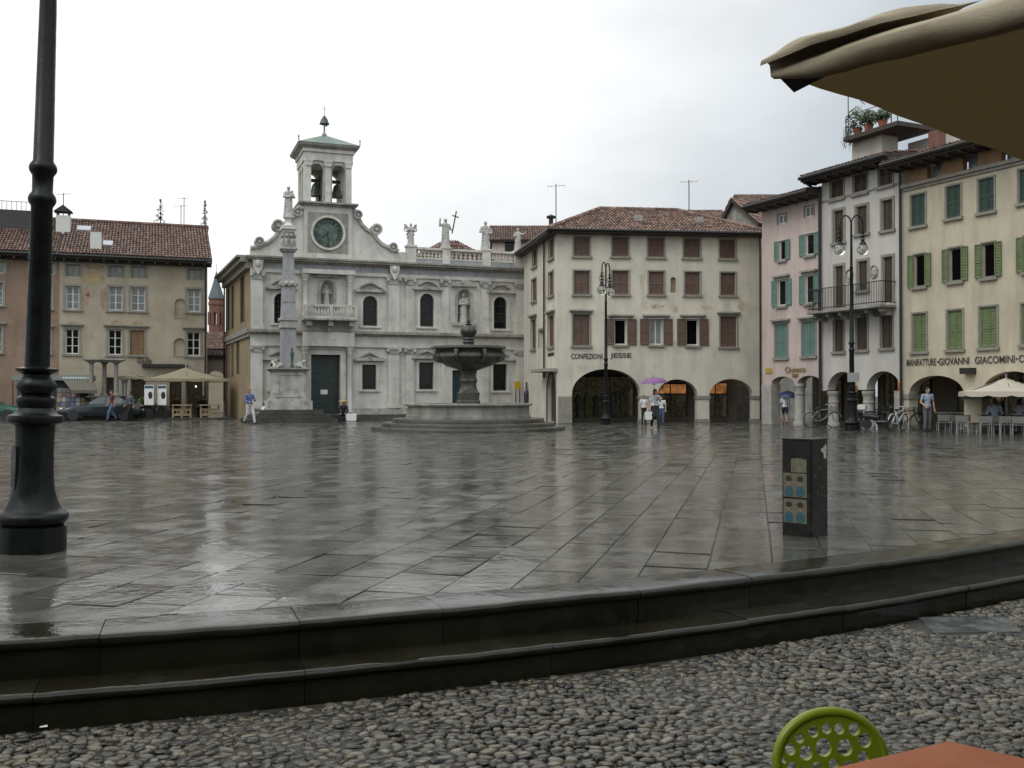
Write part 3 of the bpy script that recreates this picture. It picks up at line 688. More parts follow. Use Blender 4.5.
# capitals and arcade behind
for a,b in ((ar[0][1],ar[1][0]),(ar[1][1],ar[2][0]),(ar[2][1],LC)):
    q = MB(); zz = ar[1][2]; q.box(a-.05,min(b+.05,LC+.02),-.05,.6,zz-.16,zz+.01); q.box(a-.03,min(b+.03,LC+.01),-.03,.58,0,.18); q.build('capital', m_trimgrey, corner)
q = MB(); q.box(.06,ar[0][0]-.004,-.03,-.001,0,FC.Z(560,396.5)); q.build('base_cladding', m_trimgrey, corner)
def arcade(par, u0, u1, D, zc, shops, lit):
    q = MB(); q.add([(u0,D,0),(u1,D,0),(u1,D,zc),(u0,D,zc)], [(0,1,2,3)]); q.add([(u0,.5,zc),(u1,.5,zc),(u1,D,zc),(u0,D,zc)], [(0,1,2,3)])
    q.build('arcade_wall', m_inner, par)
    for (a,b,z0,z1,m) in shops:
        q = MB(); q.box(a,b,D-.06,D-.03,z0,z1); o = q.build('shop_window', m, par)
        q = MB(); q.box(a-.08,a-.004,D-.1,D-.02,z0,z1+.08); q.box(b+.004,b+.08,D-.1,D-.02,z0,z1+.08); q.box(a-.002,b+.002,D-.1,D-.02,z1+.004,z1+.08)
        for i in range(1, max(2,int((b-a)/1.1))): x = a+(b-a)*i/max(2,int((b-a)/1.1)); q.box(x-.03,x+.03,D-.09,D-.062,z0,z1)
        q.build('shop_frame', m_dark, o)
    for (u,y) in lit:
        q = MB(); q.box(u-.25,u+.25,y-.1,y+.1,zc-.09,zc-.03); q.build('arcade_lamp', mat('arcade_lamp', (.8,.7,.5), emis=((1,.55,.2), 4)), par)
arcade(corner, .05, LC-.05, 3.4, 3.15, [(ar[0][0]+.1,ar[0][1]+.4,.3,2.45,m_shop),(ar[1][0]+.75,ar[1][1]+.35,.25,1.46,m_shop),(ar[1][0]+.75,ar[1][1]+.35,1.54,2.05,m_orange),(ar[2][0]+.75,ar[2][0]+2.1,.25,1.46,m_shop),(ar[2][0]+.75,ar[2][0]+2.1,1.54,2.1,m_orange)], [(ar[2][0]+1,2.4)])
# dummies in the shop window of the large arch
for i in range(7):
    u = ar[0][0]+.4+i*.5; q = MB(); zz = rng.uniform(1.35,1.6)
    q.lathe([(.12,.3),(.15,.8),(.12,zz-.5),(.19,zz-.2),(.1,zz),(.05,zz+.05)], 8, (u,3.1,0)); q.build('window_dummy', [m_shdark,m_bronze,m_leaf,m_eave][i%4], corner, smooth=True)
a,b,c,d = cq(170,545,272,563); lettering(corner, 'CONFEZIONI', a, b+.05, c, d); a,b,c,d = cq(300,543,371,564); lettering(corner, 'JESSE', a,b,c,d)
# repaired patches of plaster
for (x0,y0,x1,y1) in ((430,378,484,400),(508,380,530,412),(600,380,640,402),(725,362,752,412),(398,280,414,330)):
    a,b,c,d = cq(x0,y0,x1,y1); pts = []
    for k in range(14):
        an = 2*PI*k/14; rr = rng.uniform(.55,1); pts.append(((a+b)/2+(b-a)/2*rr*math.cos(an), (c+d)/2+(d-c)/2*rr*math.sin(an)))
    q = MB(); q.prism(pts, -.004, .01); q.build('bare_patch', mat('bare_patch', (.47,.395,.30), rough=.9, var=.35, scale=3), corner)
# hip roof over both fronts
k = .40; ov = .55; hz = zE-.05
rd = 4.6; W0 = (-ov,-ov,hz); ru0 = FC.U(600,211,rd); ru1 = FC.U(678,212,rd); zr = FC.Z(640,210.5,rd)
bk = FC.w(0,0,0)
def l2(F,u,y,z): p = F.w(u,y,z)-FC.A; return (p.dot(FC.u), p.dot(FC.n), z)
e_back = l2(FS, -.3, -ov, hz)
r_back = l2(FS, -.3, 4.9, zr-.3)
t = MB(); bd = MB()
tiles(t, bd, l2(FC,-ov*.9,-ov,hz), (LC+.35,-ov,hz), (ru1,rd,zr), (ru0,rd,zr))
tiles(t, bd, e_back, l2(FC,-ov*.9,-ov,hz), (ru0,rd,zr), r_back)
tiles(t, bd, (LC+.35,-ov,hz), (LC+.35,9.5,hz), (ru1+.01,rd,zr), (ru1,rd-.01,zr))
o = t.build('roof', m_tile2, corner, fix=False); bd.build('roof_deck', m_tilebed, o)
q = MB()
for p0,p1 in (((ru0,rd,zr),(ru1,rd,zr)),((ru0,rd,zr),l2(FC,-ov*.9,-ov,hz)),((ru1,rd,zr),(LC+.35,-ov,hz)),((ru0,rd,zr),r_back)):
    p0 = Vector(p0); p1 = Vector(p1); n = int((p1-p0).length/.42)
    for i in range(n): q.tube([p0+(p1-p0)*i/n+Vector((0,0,.08)), p0+(p1-p0)*(i+1.08)/n+Vector((0,0,.06))], .12, 7)
q.build('ridge_tiles', m_tile2, o)
q = MB(); q.bar(l2(FC,-ov*.6,-ov*.5,hz-.12), (LC+.3,-ov*.5,hz-.12), .5, .09); q.bar(l2(FS,-.2,-ov*.5,hz-.12), l2(FC,-ov*.6,-ov*.5,hz-.125), .5, .09); q.build('eave', m_eave, o)
q = MB(); q.tube([e_back, l2(FC,-ov*.9-.06,-ov-.06,hz-.02), (LC+.35,-ov-.06,hz-.02)], .075, 7); q.build('gutter', m_dark, o, smooth=True)
for (px,py) in ((638,222),(699,224)):
    q = MB(); u,z = FC.uz(px,py,1.6); q.box(u-.2,u+.2,1.4,1.8,z-.6,z+.35); q.build('chimney', m_cornice, corner)
u,z = FC.uz(551,222,2.0); q = MB(); q.tube([(u,2,z-.9),(u,2,z+.2)], .12, 8); q.lathe([(.24,z+.2),(.26,z+.3),(.02,z+.42)], 8, (u,2,0)); q.build('flue', m_dark, corner)
# side front
cs = thing('side_root', None, None)
bpy.data.objects.remove(cs)
def sq(a,b,c,d): return FS.rect(520+a/3.333, 190+b/3.333, 520+c/3.333, 190+d/3.333)
M_S = Matrix.Translation(FS.A - FC.A) 
MS = (Matrix.Rotation(-FC.rz,4,'Z') @ Matrix.Translation(FS.w(0,0,0)-FC.w(0,0,0)) @ Matrix.Rotation(FS.rz,4,'Z'))
s_root_children = []
s1 = [sq(42,195,57,255),sq(97,162,113,228),sq(40,298,55,370),sq(96,275,112,352)]; s3 = [sq(38,432,53,530),sq(95,420,113,522)]; s5 = sq(64,468,79,525); sd = sq(92,612,118,738); sd = (sd[0],min(sd[1],LS-.15),0.02,sd[3])
mb = MB(); mb.holed([(0,0),(LS-.002,0),(LS-.002,zE),(0,zE)], [rl(r) for r in s1+s3+[s5]] + [arch_loop(sd)], 0, .4)
before = set(COL.objects)
mb.build('side_wall', m_corner, corner)
for r in s1: window(corner, r, 'closed', sm=m_shred, fm=m_shred, surround=m_trimgrey, sw=.1, sill=m_trimgrey)
for r in s3: window(corner, r, 'closed', sm=m_shred, fm=m_shred, surround=m_trimgrey, sw=.1, sill=m_trimgrey, lintel=m_cornice)
window(corner, s5, pm=m_glasspale, rows=2, surround=m_trimgrey)
q = MB(); lp = arch_loop((sd[0]+.02,sd[1]-.02,sd[2],sd[3]-.02)); q.add([(a,.2,b) for a,b in lp], [tuple(range(len(lp)))]); q.holed(arch_loop(grow(sd,.14,.1)), [arch_loop(grow(sd,.01))], -.05, .02); q.build('side_door', m_eave, corner)
q = MB(); a,b,c,d = sq(76,597,124,607); q.box(a,min(b,LS+.2),-.7,.01,c,d); q.build('door_canopy', m_cornice, corner)
a,b,c,d = sq(94,543,114,553); q = MB(); q.box(a,b,-.03,-.002,c,d); q.build('street_plate', m_dark, corner)
u = sq(82,200,88,590); pipe(corner, (u[0]+u[1])/2, -.09, u[2]-.6, zE-.2)
for o in set(COL.objects) - before:
    if o.parent == corner: o.matrix_basis = MS.copy()
pipe(corner, LC-.02, -.12, .1, zE-.2)
antenna(556,184,222,56,'tall thin aerial mast at the left hip of the corner house roof')
antenna(689,180,212,57,'thin aerial mast behind the ridge of the corner house roof')

# ---- houses behind
def back_house(px0, px1, pyr, pye, d, label, m=m_cream, run=4, tm=m_tile, wall=True, depth=None):
    a, b = at(px0,pye,d), at(px1,pye,d); F = Fr((a.x,a.y),(b.x,b.y)); t = thing('tiled_house', label, 'house', F.w(0,0,0), F.rz)
    q = MB(); q.box(0,F.L,0,run*2,0,a.z); q.build('wall', m, t); zr = at((px0+px1)/2,pyr,d+run).z
    tt = MB(); bd = MB(); tiles(tt, bd, (-.3,-.4,a.z-.1), (F.L+.3,-.4,a.z-.1), (F.L+.3,run,zr), (-.3,run,zr)); tiles(tt, bd, (F.L+.3,2*run+.4,a.z-.1), (-.3,2*run+.4,a.z-.1), (-.3,run,zr), (F.L+.3,run,zr))
    for x in (0,F.L): bd.add([(x,0,a.z),(x,2*run,a.z),(x,run,zr-.1)], [(0,1,2)])
    o = tt.build('roof', tm, t, fix=False); bd.build('roof_deck', m_tilebed, o)
    return t, F
th, F = back_house(492,562,226,239.5,76,'pink walled house with tiled roof rising behind the church balustrade', m_pink)
window(th, F.rect(505,242,513,252), kind='open', sm=m_shdark) if False else None
q = MB(); a,b,c,d = F.rect(505,241.5,514,252); q.box(a,b,-.03,-.002,c,d); q.build('window', m_glassdark, th)
back_house(690,730,210.5,220,66,'house roof of mottled tiles just above the corner house ridge', m_cream, tm=m_tile2)
# gabled house at the junction
a, b = at(724,219,60), at(757,219,58.5); F = Fr((a.x,a.y),(b.x,b.y)); gh = thing('gabled_house', 'grey plastered gable with tiled slope between corner house and pink house', 'house', F.w(0,0,0), F.rz)
zp = F.Z(733,199.5); zl = F.Z(724,219.5); zr = F.Z(757,223)
q = MB(); q.prism([(0,0),(F.L,0),(F.L,zr),(F.U(733.3,200),zp),(0,zl)], 0, 9); q.build('wall', m_cornice, gh)
t = MB(); bd = MB(); up0 = F.U(733.3,200); tiles(t, bd, (F.L+.3,-.3,zr-.1), (F.L+.3,9,zr-.1), (up0,9,zp+.05), (up0,-.3,zp+.05)); tiles(t, bd, (-.1,9,zl-.1), (-.1,-.3,zl-.1), (up0,-.3,zp+.05), (up0,9,zp+.05))
o = t.build('roof', m_tile2, gh, fix=False); bd.build('roof_deck', m_tilebed, o)
a2, b2 = at(758,205,66), at(790,205,63)
back_house(752,800,195,207,64,'tiled roof peeping up behind the pink house eave', m_cream, tm=m_tile2)

# ================================================================== RIGHT ROW
FR = Fr((12.7,50.3), (19.0,37.1)); uP0 = FR.U(762.5); uPW = FR.U(822.4); uWY = FR.U(903.6); uY1 = uWY+11.5
def q6(a,b,c,d): return FR.rect(740+a/4.518, 90+b/4.518, 740+c/4.518, 90+d/4.518)
def q7(a,b,c,d): return FR.rect(740+a/4.04, 250+b/4.04, 740+c/4.04, 250+d/4.04)
def q8(a,b,c,d): return FR.rect(880+a/2.477, 130+b/2.477, 880+c/2.477, 130+d/2.477)
def flat_eave(par, u0, u1, z, ov=.8, h=.32, m=m_tile, up=.7, D=8, k=.14):
    t = MB(); bd = MB(); tiles(t, bd, (u0,-ov,z+.25), (u1,-ov,z+.25), (u1,D*.55,z+.25+(D*.55+ov)*k), (u0,D*.55,z+.25+(D*.55+ov)*k))
    o = t.build('roof', m, par, fix=False); bd.build('roof_deck', m_tilebed, o)
    q = MB(); q.add([(u0,-ov+.02,z+.0),(u1,-ov+.02,z+.0),(u1,-.001,z-.06),(u0,-.001,z-.06),(u0,-ov+.02,z+.16),(u1,-ov+.02,z+.16),(u1,-.001,z+.16),(u0,-.001,z+.16)], [(3,2,1,0),(4,5,6,7),(0,1,5,4),(1,2,6,5),(2,3,7,6),(3,0,4,7)]); n = max(2,int((u1-u0)/.6))
    for i in range(n): x = u0+.15+(u1-u0-.3)*i/(n-1); q.box(x-.04,x+.04,-ov+.08,-.002,z-.1,z-.0)
    q.build('eave', m_eave, o)
    q = MB(); q.tube([(u0,-ov-.07,z+.16),(u1,-ov-.07,z+.16)], .09, 8); q.build('gutter', m_dark, o, smooth=True)
    return o
def round_col(par, u, z, r, m):
    q = MB(); q.lathe([(r*1.25,0),(r*1.25,.12),(r*1.05,.2),(r,.24),(r*.95,z-.55),(r*1.05,z-.53),(r*1.05,z-.47),(r*.97,z-.45),(r*.98,z-.28),(r*1.15,z-.16),(r*1.22,z-.14),(r*1.22,z)], 20, (u,.25,0)); return q.build('column', m, par, smooth=True)

pink = thing('pink_house', 'narrow pink house with teal shutters and gilt shop name over two arches', 'house', FR.w(0,0,0), FR.rz)
zP = FR.Z(790, 203.5)
p1 = [q6(172,560,210,605),q6(292,525,333,573)]; p2 = [q6(178,680,208,768),q6(297,648,337,745)]; p3 = [q7(153,120,187,225),q7(265,100,300,215)]; p4 = [q7(143,300,192,435),q7(252,290,305,428)]
zs = FR.Z(790,383.5)
pa = [(FR.U(771.5),FR.U(794),zs,FR.Z(782,376.5)), (FR.U(797.5),FR.U(821),zs,FR.Z(809,375.7))]
mb = MB(); ol = [(uP0,0),(pa[0][0],0)] + arch_pts(*pa[0]) + arch_pts(*pa[1]) + [(uPW-.003,zs),(uPW-.003,zP),(uP0,zP)]
mb.holed(ol, [rl(r) for r in p1+p2+p3+p4], 0, .5); body(mb, uP0+.001, uPW-.003, 8, zP, .5, 3.3); mb.build('wall', m_pink, pink)
for r in p1: window(pink, r, rows=1, surround=m_trimgrey, sw=.05, pm=m_glasspale, yr=.06)
for r in p2: window(pink, r, 'open', sm=m_shteal, surround=m_white, sw=.05, sill=m_trimgrey, shw=(r[1]-r[0])*.62, rows=1, cols=1, yr=.06)
for r in p3: window(pink, r, 'open', sm=m_shteal, surround=m_white, sw=.05, sill=m_trimgrey, lintel=m_cornice, shw=(r[1]-r[0])*.62, rows=1, cols=1, yr=.06)
for r in p4: window(pink, r, 'closed', yr=.12, sm=m_shteal, fm=m_shteal, surround=m_trimgrey, sw=.07, sill=m_trimgrey, lintel=m_cornice, lw=.15)
flat_eave(pink, uP0-.5, uPW-.02, zP)
round_col(pink, (pa[0][1]+pa[1][0])/2, zs, .25, m_colst)
q = MB(); q.box(uP0-.03,pa[0][0]+.03,-.04,.54,zs-.35,zs-.05); q.box(uP0-.02,pa[0][0]+.02,-.03,.53,0,zs-.351); q.build('pier', m_colst, pink)
q = MB(); q.box(uP0-.002,uP0+.35,.001,.45,0,zP-.02); q.v = [(a-.35,b+.55,c) for a,b,c in q.v]; q.build('side_strip', m_yside, pink)
a,b,c,d = q7(185,470,268,498); lettering(pink, 'Queens', a,b,c,d, -.05, m_gold, 'gilt_lettering')
a,b,c,d = q7(213,500,236,512); q = MB(); q.box(a,b,-.05,-.002,c,d); q.build('small_plate', m_gold, pink)
a,b,c,d = q7(106,477,130,497); q = MB(); q.box(a,b,-.05,-.002,c,d); q.build('yellow_plaque', mat('yellow_plaque', (.45,.3,.05), rough=.5), pink)
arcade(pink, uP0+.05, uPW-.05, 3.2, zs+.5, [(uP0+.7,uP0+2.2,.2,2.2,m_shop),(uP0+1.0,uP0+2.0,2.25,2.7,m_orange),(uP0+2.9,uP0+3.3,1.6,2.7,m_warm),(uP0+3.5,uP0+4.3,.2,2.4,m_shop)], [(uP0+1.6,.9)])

white = thing('white_house', 'tall off-white house with a long balcony and dark wooden shutters', 'house', FR.w(0,0,0), FR.rz)
zW = FR.Z(862, 172.5)+.06
w1 = [q6(410,392,468,490),q6(513,360,575,465),q6(628,325,690,432)]; w2 = [q6(425,545,468,688),q6(527,525,575,648),q6(643,497,690,632)]
w3 = [q7(385,65,418,233),q7(478,45,515,163),q7(580,28,617,212)]; w4 = [q7(380,283,420,410),q7(470,272,515,403),q7(570,265,617,395)]
zs = FR.Z(862,391); wa_ = [(FR.U(827.5),FR.U(858),zs+.05,FR.Z(843,371.8)), (FR.U(866.5),FR.U(900.5),zs+.05,FR.Z(883,371.2))]
w1 = [(a,b,c,min(d,zW-.1)) for a,b,c,d in w1]
mb = MB(); ol = [(uPW,zs)] + [(a,b) for a,b in arch_pts(*wa_[0])] + arch_pts(*wa_[1]) + [(uWY-.003,zs),(uWY-.003,zW),(uPW,zW)]
mb.holed(ol, [rl(r) for r in w1+w2+w3+w4], 0, .5); body(mb, uPW+.001, uWY-.003, 8, zW, .5, 3); mb.build('wall', m_offwhite, white)
for r in w1+w2+w3+w4: window(white, r, 'closed', sm=m_shbrown, fm=m_shbrown, yr=.16, surround=m_trimgrey, sw=.12 if r in w2 or r in w3 else .07, sill=m_trimgrey if r not in (w3[0],w3[2]) else None)
a = FR.Z(862,191.8); q = MB(); q.box(uPW+.01,uWY-.01,-.06,-.001,a-.05,a+.03); q.build('string_course', m_cornice, white)
flat_eave(white, uPW-.5, uWY-.02, zW, .85)
for u in (FR.U(829.5,410),FR.U(864.5,410)): round_col(white, u, zs, .24, m_colst)
q = MB(); q.box(uWY-.5,uWY-.02,-.02,.52,0,zs); q.build('pier', m_colst, white)
bz = FR.Z(858,309); bu0,bu1 = FR.U(821.5,312), FR.U(896.5,304); br = .95
bu0 = max(bu0, uPW+.02)
q = MB(); q.box(bu0,bu1,-br,-.002,bz-.12,bz); o = q.build('balcony', m_cornice, white, bevel=.02)
q = MB()
for i in range(6):
    x = bu0+.25+(bu1-bu0-.5)*i/5; q.prism([(x-.09,bz-.121),(x+.09,bz-.121),(x+.09,bz-.28),(x-.09,bz-.28)], -br*.75, -.003); q.prism([(x-.07,bz-.281),(x+.07,bz-.281),(x+.07,bz-.42),(x-.07,bz-.42)], -br*.4, -.003)
q.build('bracket', m_cornice, o)
q = MB(); n = 46
for i in range(n+1): x = bu0+.04+(bu1-bu0-.08)*i/n; q.tube([(x,-br+.05,bz),(x,-br+.05,bz+1.0)], .012, 4)
for y in (-.3,-.6):
    for x in (bu0+.04,bu1-.04): q.tube([(x,y,bz),(x,y,bz+1.0)], .012, 4)
for zz in (1.0,.12): q.tube([(bu0+.04,-.01,bz+zz),(bu0+.04,-br+.05,bz+zz),(bu1-.04,-br+.05,bz+zz),(bu1-.04,-.01,bz+zz)], .022, 5)
q.build('railing', m_dark, o)
for px,py in ((849.6,275.5),(874.2,271.5)):
    u,z = FR.uz(px,py); q = MB(); q.ball((u,-.005,z), (.16,.06,.2), 14, 8); o2 = q.build('medallion', m_statue, white, smooth=True)
    q = MB(); q.tube([(u+.21*math.cos(a),-.03,z+.27*math.sin(a)) for a in [2*PI*i/20 for i in range(20)]], .045, 6, True); q.build('medallion_rim', m_cornice, o2, smooth=True)
pipe(white, uPW-.01, -.13, .1, zW-.5, r=.07); pipe(white, uWY-.02, -.13, .1, zW-.6, r=.06)
q = MB(); q.tube([(uPW-.01,-.13,zW-.5),(uPW-.2,-.5,zW-.2),(uPW-.4,-.9,zW+.1)], .06, 6); q.build('pipe_elbow', m_dark, white, smooth=True)
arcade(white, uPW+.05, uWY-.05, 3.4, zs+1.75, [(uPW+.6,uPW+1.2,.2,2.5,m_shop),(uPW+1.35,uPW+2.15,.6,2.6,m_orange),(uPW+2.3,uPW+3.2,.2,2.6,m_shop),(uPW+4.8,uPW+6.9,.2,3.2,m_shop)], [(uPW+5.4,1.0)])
# roof terrace: stair box, deck, railing, plants
tz0 = FR.Z(866,165,2.2); d0 = FR.uz(852,139,2.2); d1 = FR.uz(882,139,2.2); ua,ub = d0[0], d1[0]; dz = FR.Z(870,138,2.2)
q = MB(); q.box(ua,ub,2.2,3.2,zW,dz); o = q.build('stair_box', m_offwhite, white)
q = MB(); q.box(ua+.05,ub+1.5,1.6,4.0,dz+.002,dz+.2); q.build('terrace_deck', m_eave, o)
q = MB(); hd = dz+.2
ua += .12
for x,y in ((ua,1.7),(ua+1.4,1.7),(ua+2.8,1.7),(ub+1.4,1.7),(ua,3.9)): q.tube([(x,y,hd),(x,y,hd+1.0)], .025, 5)
for zz in (.5,1.0): q.tube([(ua,3.9,hd+zz),(ua,1.7,hd+zz),(ub+1.4,1.7,hd+zz)], .02, 5)
q.tube([(ua+.05,1.8,hd),(ua+.05,1.8,hd+2.2)], .025, 5); q.tube([(ua+.05,1.5,hd+2.2),(ub+2,1.7,hd+1.9)], .015, 4); q.tube([(ua+1.4,1.5,hd+1.2),(ua+.5,1.5,hd+2.1)], .02, 4); q.build('terrace_railing', m_dark, o)
TERR = (ua, ub, hd)

yel = thing('yellow_house', 'pale yellow house with green shutters and long painted shop name, rightmost', 'house', FR.w(0,0,0), FR.rz)
zY = FR.Z(950, 178)
y1 = [q8(78,160,112,237),q8(165,138,200,217),q8(245,120,283,202),q8(345,95,388,178)]; y2 = [q8(85,308,112,388),q8(172,292,202,375),q8(254,280,285,365),q8(358,262,392,350)]; y3 = [q8(82,455,115,548),q8(168,447,205,543),q8(248,438,290,538),q8(352,430,396,530)]
zs = FR.Z(935,394); ya = [(FR.U(909),FR.U(964),zs,FR.Z(936,375.6)), (FR.U(981.5),FR.U(1044),zs,FR.Z(1012,371.2))]
ya.append((ya[1][1]+.9, ya[1][1]+3.0, zs, ya[1][3]))
uY1 = ya[2][1]+.9
def ex(row, n=1):                       # carry the rhythm of the windows on beyond the frame
    s = row[2][0]-row[1][0]; return row
mb = MB(); mb.holed(outline(uWY,uY1,zY,ya), [rl(r) for r in y1+y2+y3], 0, .5); body(mb, uWY+.001, uY1, 9, zY+.9, .5, 3); mb.build('wall', m_yellow, yel)
for r in y1: window(yel, r, 'closed', yr=.12, sm=m_shdark, fm=m_shdark, surround=m_trimgrey, sw=.08, sill=m_trimgrey)
for r in y2: window(yel, r, 'open', sm=m_shgreen, surround=m_trimgrey, sw=.07, sill=m_trimgrey, shw=(r[1]-r[0])*.52, rows=1, cols=1, fm=m_trimgrey, yr=.07, pm=m_void)
for r in y3: window(yel, r, 'closed', yr=.12, sm=m_shgreen, fm=m_shgreen, surround=m_trimgrey, sw=.08, sill=m_trimgrey)
q = MB(); q.box(uWY+.01,uY1,-.16,.3,zY+.001,zY+.14); q.box(uWY+.01,uY1,-.08,-.001,zY-.12,zY-.001); q.build('cornice', m_trimgrey, yel)
m_attic = mat('tan_attic_brick', (.30,.18,.095), rough=.85, var=.2, scale=5)
for i in range(5):
    x = uWY+.2+i*1.75; q = MB(); q.box(x,x+1.05,.05,.3,zY+.142,zY+.75); q.build('attic_panel', m_attic, yel)
    q = MB(); q.box(x+1.09,x+1.7,.32,.4,zY+.142,zY+.75); q.build('attic_opening', m_glasspale, yel)
flat_eave(yel, uWY-.25, uY1+.2, zY+.8, .95, D=9)
for a,b in ((uWY+.02,ya[0][0]),(ya[0][1],ya[1][0]),(ya[1][1],ya[2][0])):
    q = MB(); q.box(a-.05,b+.05,-.05,.55,zs-.2,zs+.01); q.box(a-.04,b+.04,-.04,.54,0,.2); q.build('capital', m_trimgrey, yel)
x0,y0_ = FR.U(905.8), 0; a,b,c,d = q8(65,565,357,588)
zt0, zt1 = FR.Z(1000,363.2), FR.Z(1000,355.6)
uA, uB, uC, uD, uE = FR.U(907,363), FR.U(936.5), FR.U(939), FR.U(973), FR.U(975.5)
lettering(yel, 'MANIFATTURE', uA,uB,zt0,zt1); lettering(yel, '-', uB+.06,uB+.17,(zt0+zt1)/2-.03,(zt0+zt1)/2+.03); lettering(yel, 'GIOVANNI', uC+.02,uD-.15,zt0,zt1)
lettering(yel, 'GIACOMINI', uE,FR.U(1015.5),zt0,zt1); lettering(yel, '-', FR.U(1016.6),FR.U(1018.4),(zt0+zt1)/2-.03,(zt0+zt1)/2+.03); lettering(yel, 'C', FR.U(1019.5),FR.U(1024.5),zt0,zt1)
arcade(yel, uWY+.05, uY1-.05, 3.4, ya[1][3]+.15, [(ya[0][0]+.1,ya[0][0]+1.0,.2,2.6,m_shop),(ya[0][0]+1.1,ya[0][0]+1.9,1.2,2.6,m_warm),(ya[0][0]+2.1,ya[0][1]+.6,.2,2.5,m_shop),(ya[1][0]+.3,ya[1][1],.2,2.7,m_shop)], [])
u,z = FR.uz(971,371); q = MB(); q.box(u-.25,u+.25,-.35,-.002,z-.12,z+.12); q.build('wall_lamp', m_dark, yel)
# chimney and white parapet on the yellow roof
u,z = FR.uz(937,148,2.5); q = MB(); q.box(u-.3,u+.3,2.3,2.7,zY+.5,z+.75); q.build('chimney', m_brick, yel)
u0,_ = FR.uz(908,150,4.0); u1,_ = FR.uz(960,150,4.0); q = MB(); q.box(u0,u1,4.0,4.4,zY+.6,FR.Z(920,140,4.0)); q.build('parapet', m_offwhite, yel)
# ================================================================== CHURCH
FH = Fr((-14.54,55.5), (.70,61.0))
church = thing('church', 'white Renaissance church with bell tower, clock, volutes and statue balustrade', 'church', FH.w(0,0,0), FH.rz)
LH = FH.L; PZ = .34
def h2(a,b,c,d): return FH.rect(215+a/4.8, 110+b/4.8, 215+c/4.8, 110+d/4.8)
def h3(a,b,c,d): return FH.rect(225+a/4.517, 260+b/4.517, 225+c/4.517, 260+d/4.517)
def h4(a,b,c,d): return FH.rect(370+a/3.2, 200+b/3.2, 370+c/3.2, 200+d/3.2)
uM0, uM1 = .02, FH.U(401); zC0, zC1 = 8.87, 9.18
upR = h3(623,163,688,297); upL = h3(222,150,286,285); loR = h3(620,473,683,585); loL = h3(207,470,270,585)
door = h3(388,428,520,668); door = (door[0],door[1],PZ,door[3]); 
wA1 = h4(160,300,204,405); wA2 = h4(396,310,438,412); wB1 = h4(157,520,203,606); wB2 = h4(394,525,438,610); d2 = h4(262,545,340,652); d2 = (d2[0],d2[1],PZ,d2[3]); ni = h4(281,286,321,392)
nm = h3(432,92,490,200)
mb = MB(); mb.holed([(uM0,0),(LH,0),(LH,zC0),(uM0,zC0)], [arch_loop(r) for r in (upR,upL,wA1,wA2,ni,nm)] + [rl(r) for r in (loR,loL,door,wB1,wB2,d2)], 0, .7)
mb.add([(LH,.7,0),(LH,6,0),(LH,6,zC0),(LH,.7,zC0)], [(0,1,2,3)]); mb.build('facade_wall', m_stone, church)
for r in (upR,upL): window(church, r, arch=True, surround=m_stone, sw=.16, sill=m_stone, ped='seg', fm=m_dark, cols=3, rows=5, pm=m_glassdark)
for r in (wA1,wA2): window(church, r, arch=True, surround=m_stone, sw=.16, sill=m_stone, ped='seg', fm=m_dark, cols=1, rows=4, pm=m_glassdark)
for r in (loR,loL,wB1,wB2): window(church, r, surround=m_stone, sw=.16, sill=m_stone, ped='tri', fm=m_dark, cols=1, rows=1, pm=m_glassdark)
def niche(r, name='niche'):
    q = MB(); u0,u1,z0,z1 = r; c = (u0+u1)/2; rad = (u1-u0)/2-.01; zt = z1-(u1-u0)/2; vs = []
    for j in range(9):
        a = PI*j/8; vs += [(c-rad*math.cos(a), .05+.5*math.sin(a), z0), (c-rad*math.cos(a), .05+.5*math.sin(a), zt)]
    q.add(vs, [(2*j,2*j+2,2*j+3,2*j+1) for j in range(8)])
    vs = [(c,.05,zt+rad)]
    for i in range(5):
        t = PI/2*i/5
        for j in range(9): a = PI*j/8; vs.append((c-rad*math.cos(a)*math.cos(t), .05+.5*math.sin(a)*math.cos(t), zt+rad*math.sin(t)))
    fs = [(1+i*9+j,1+i*9+j+1,1+(i+1)*9+j+1,1+(i+1)*9+j) for i in range(4) for j in range(8)] + [(1+36+j,1+36+j+1,0) for j in range(8)]
    q.add(vs, fs); q.add([(u0,.0,z0-.002),(u1,0,z0-.002),(u1,.6,z0-.002),(u0,.6,z0-.002)], [(0,1,2,3)]); return q.build(name, m_stone, church, smooth=True)
niche(ni); niche(nm)
for r in (ni,nm):
    q = MB(); q.holed(arch_loop(grow(r,.16,.1)), [arch_loop(grow(r,.012))], -.07, .02); a,b,c,d = r
    q.box(a-.35,b+.35,-.18,-.001,c-.2,c-.015); q.prism([(a-.4+(b-a+.8)*i/12, d+.16+.38*math.sin(PI*i/12)) for i in range(13)], -.2, -.001)
    q.build('niche_frame', m_stone2, church)
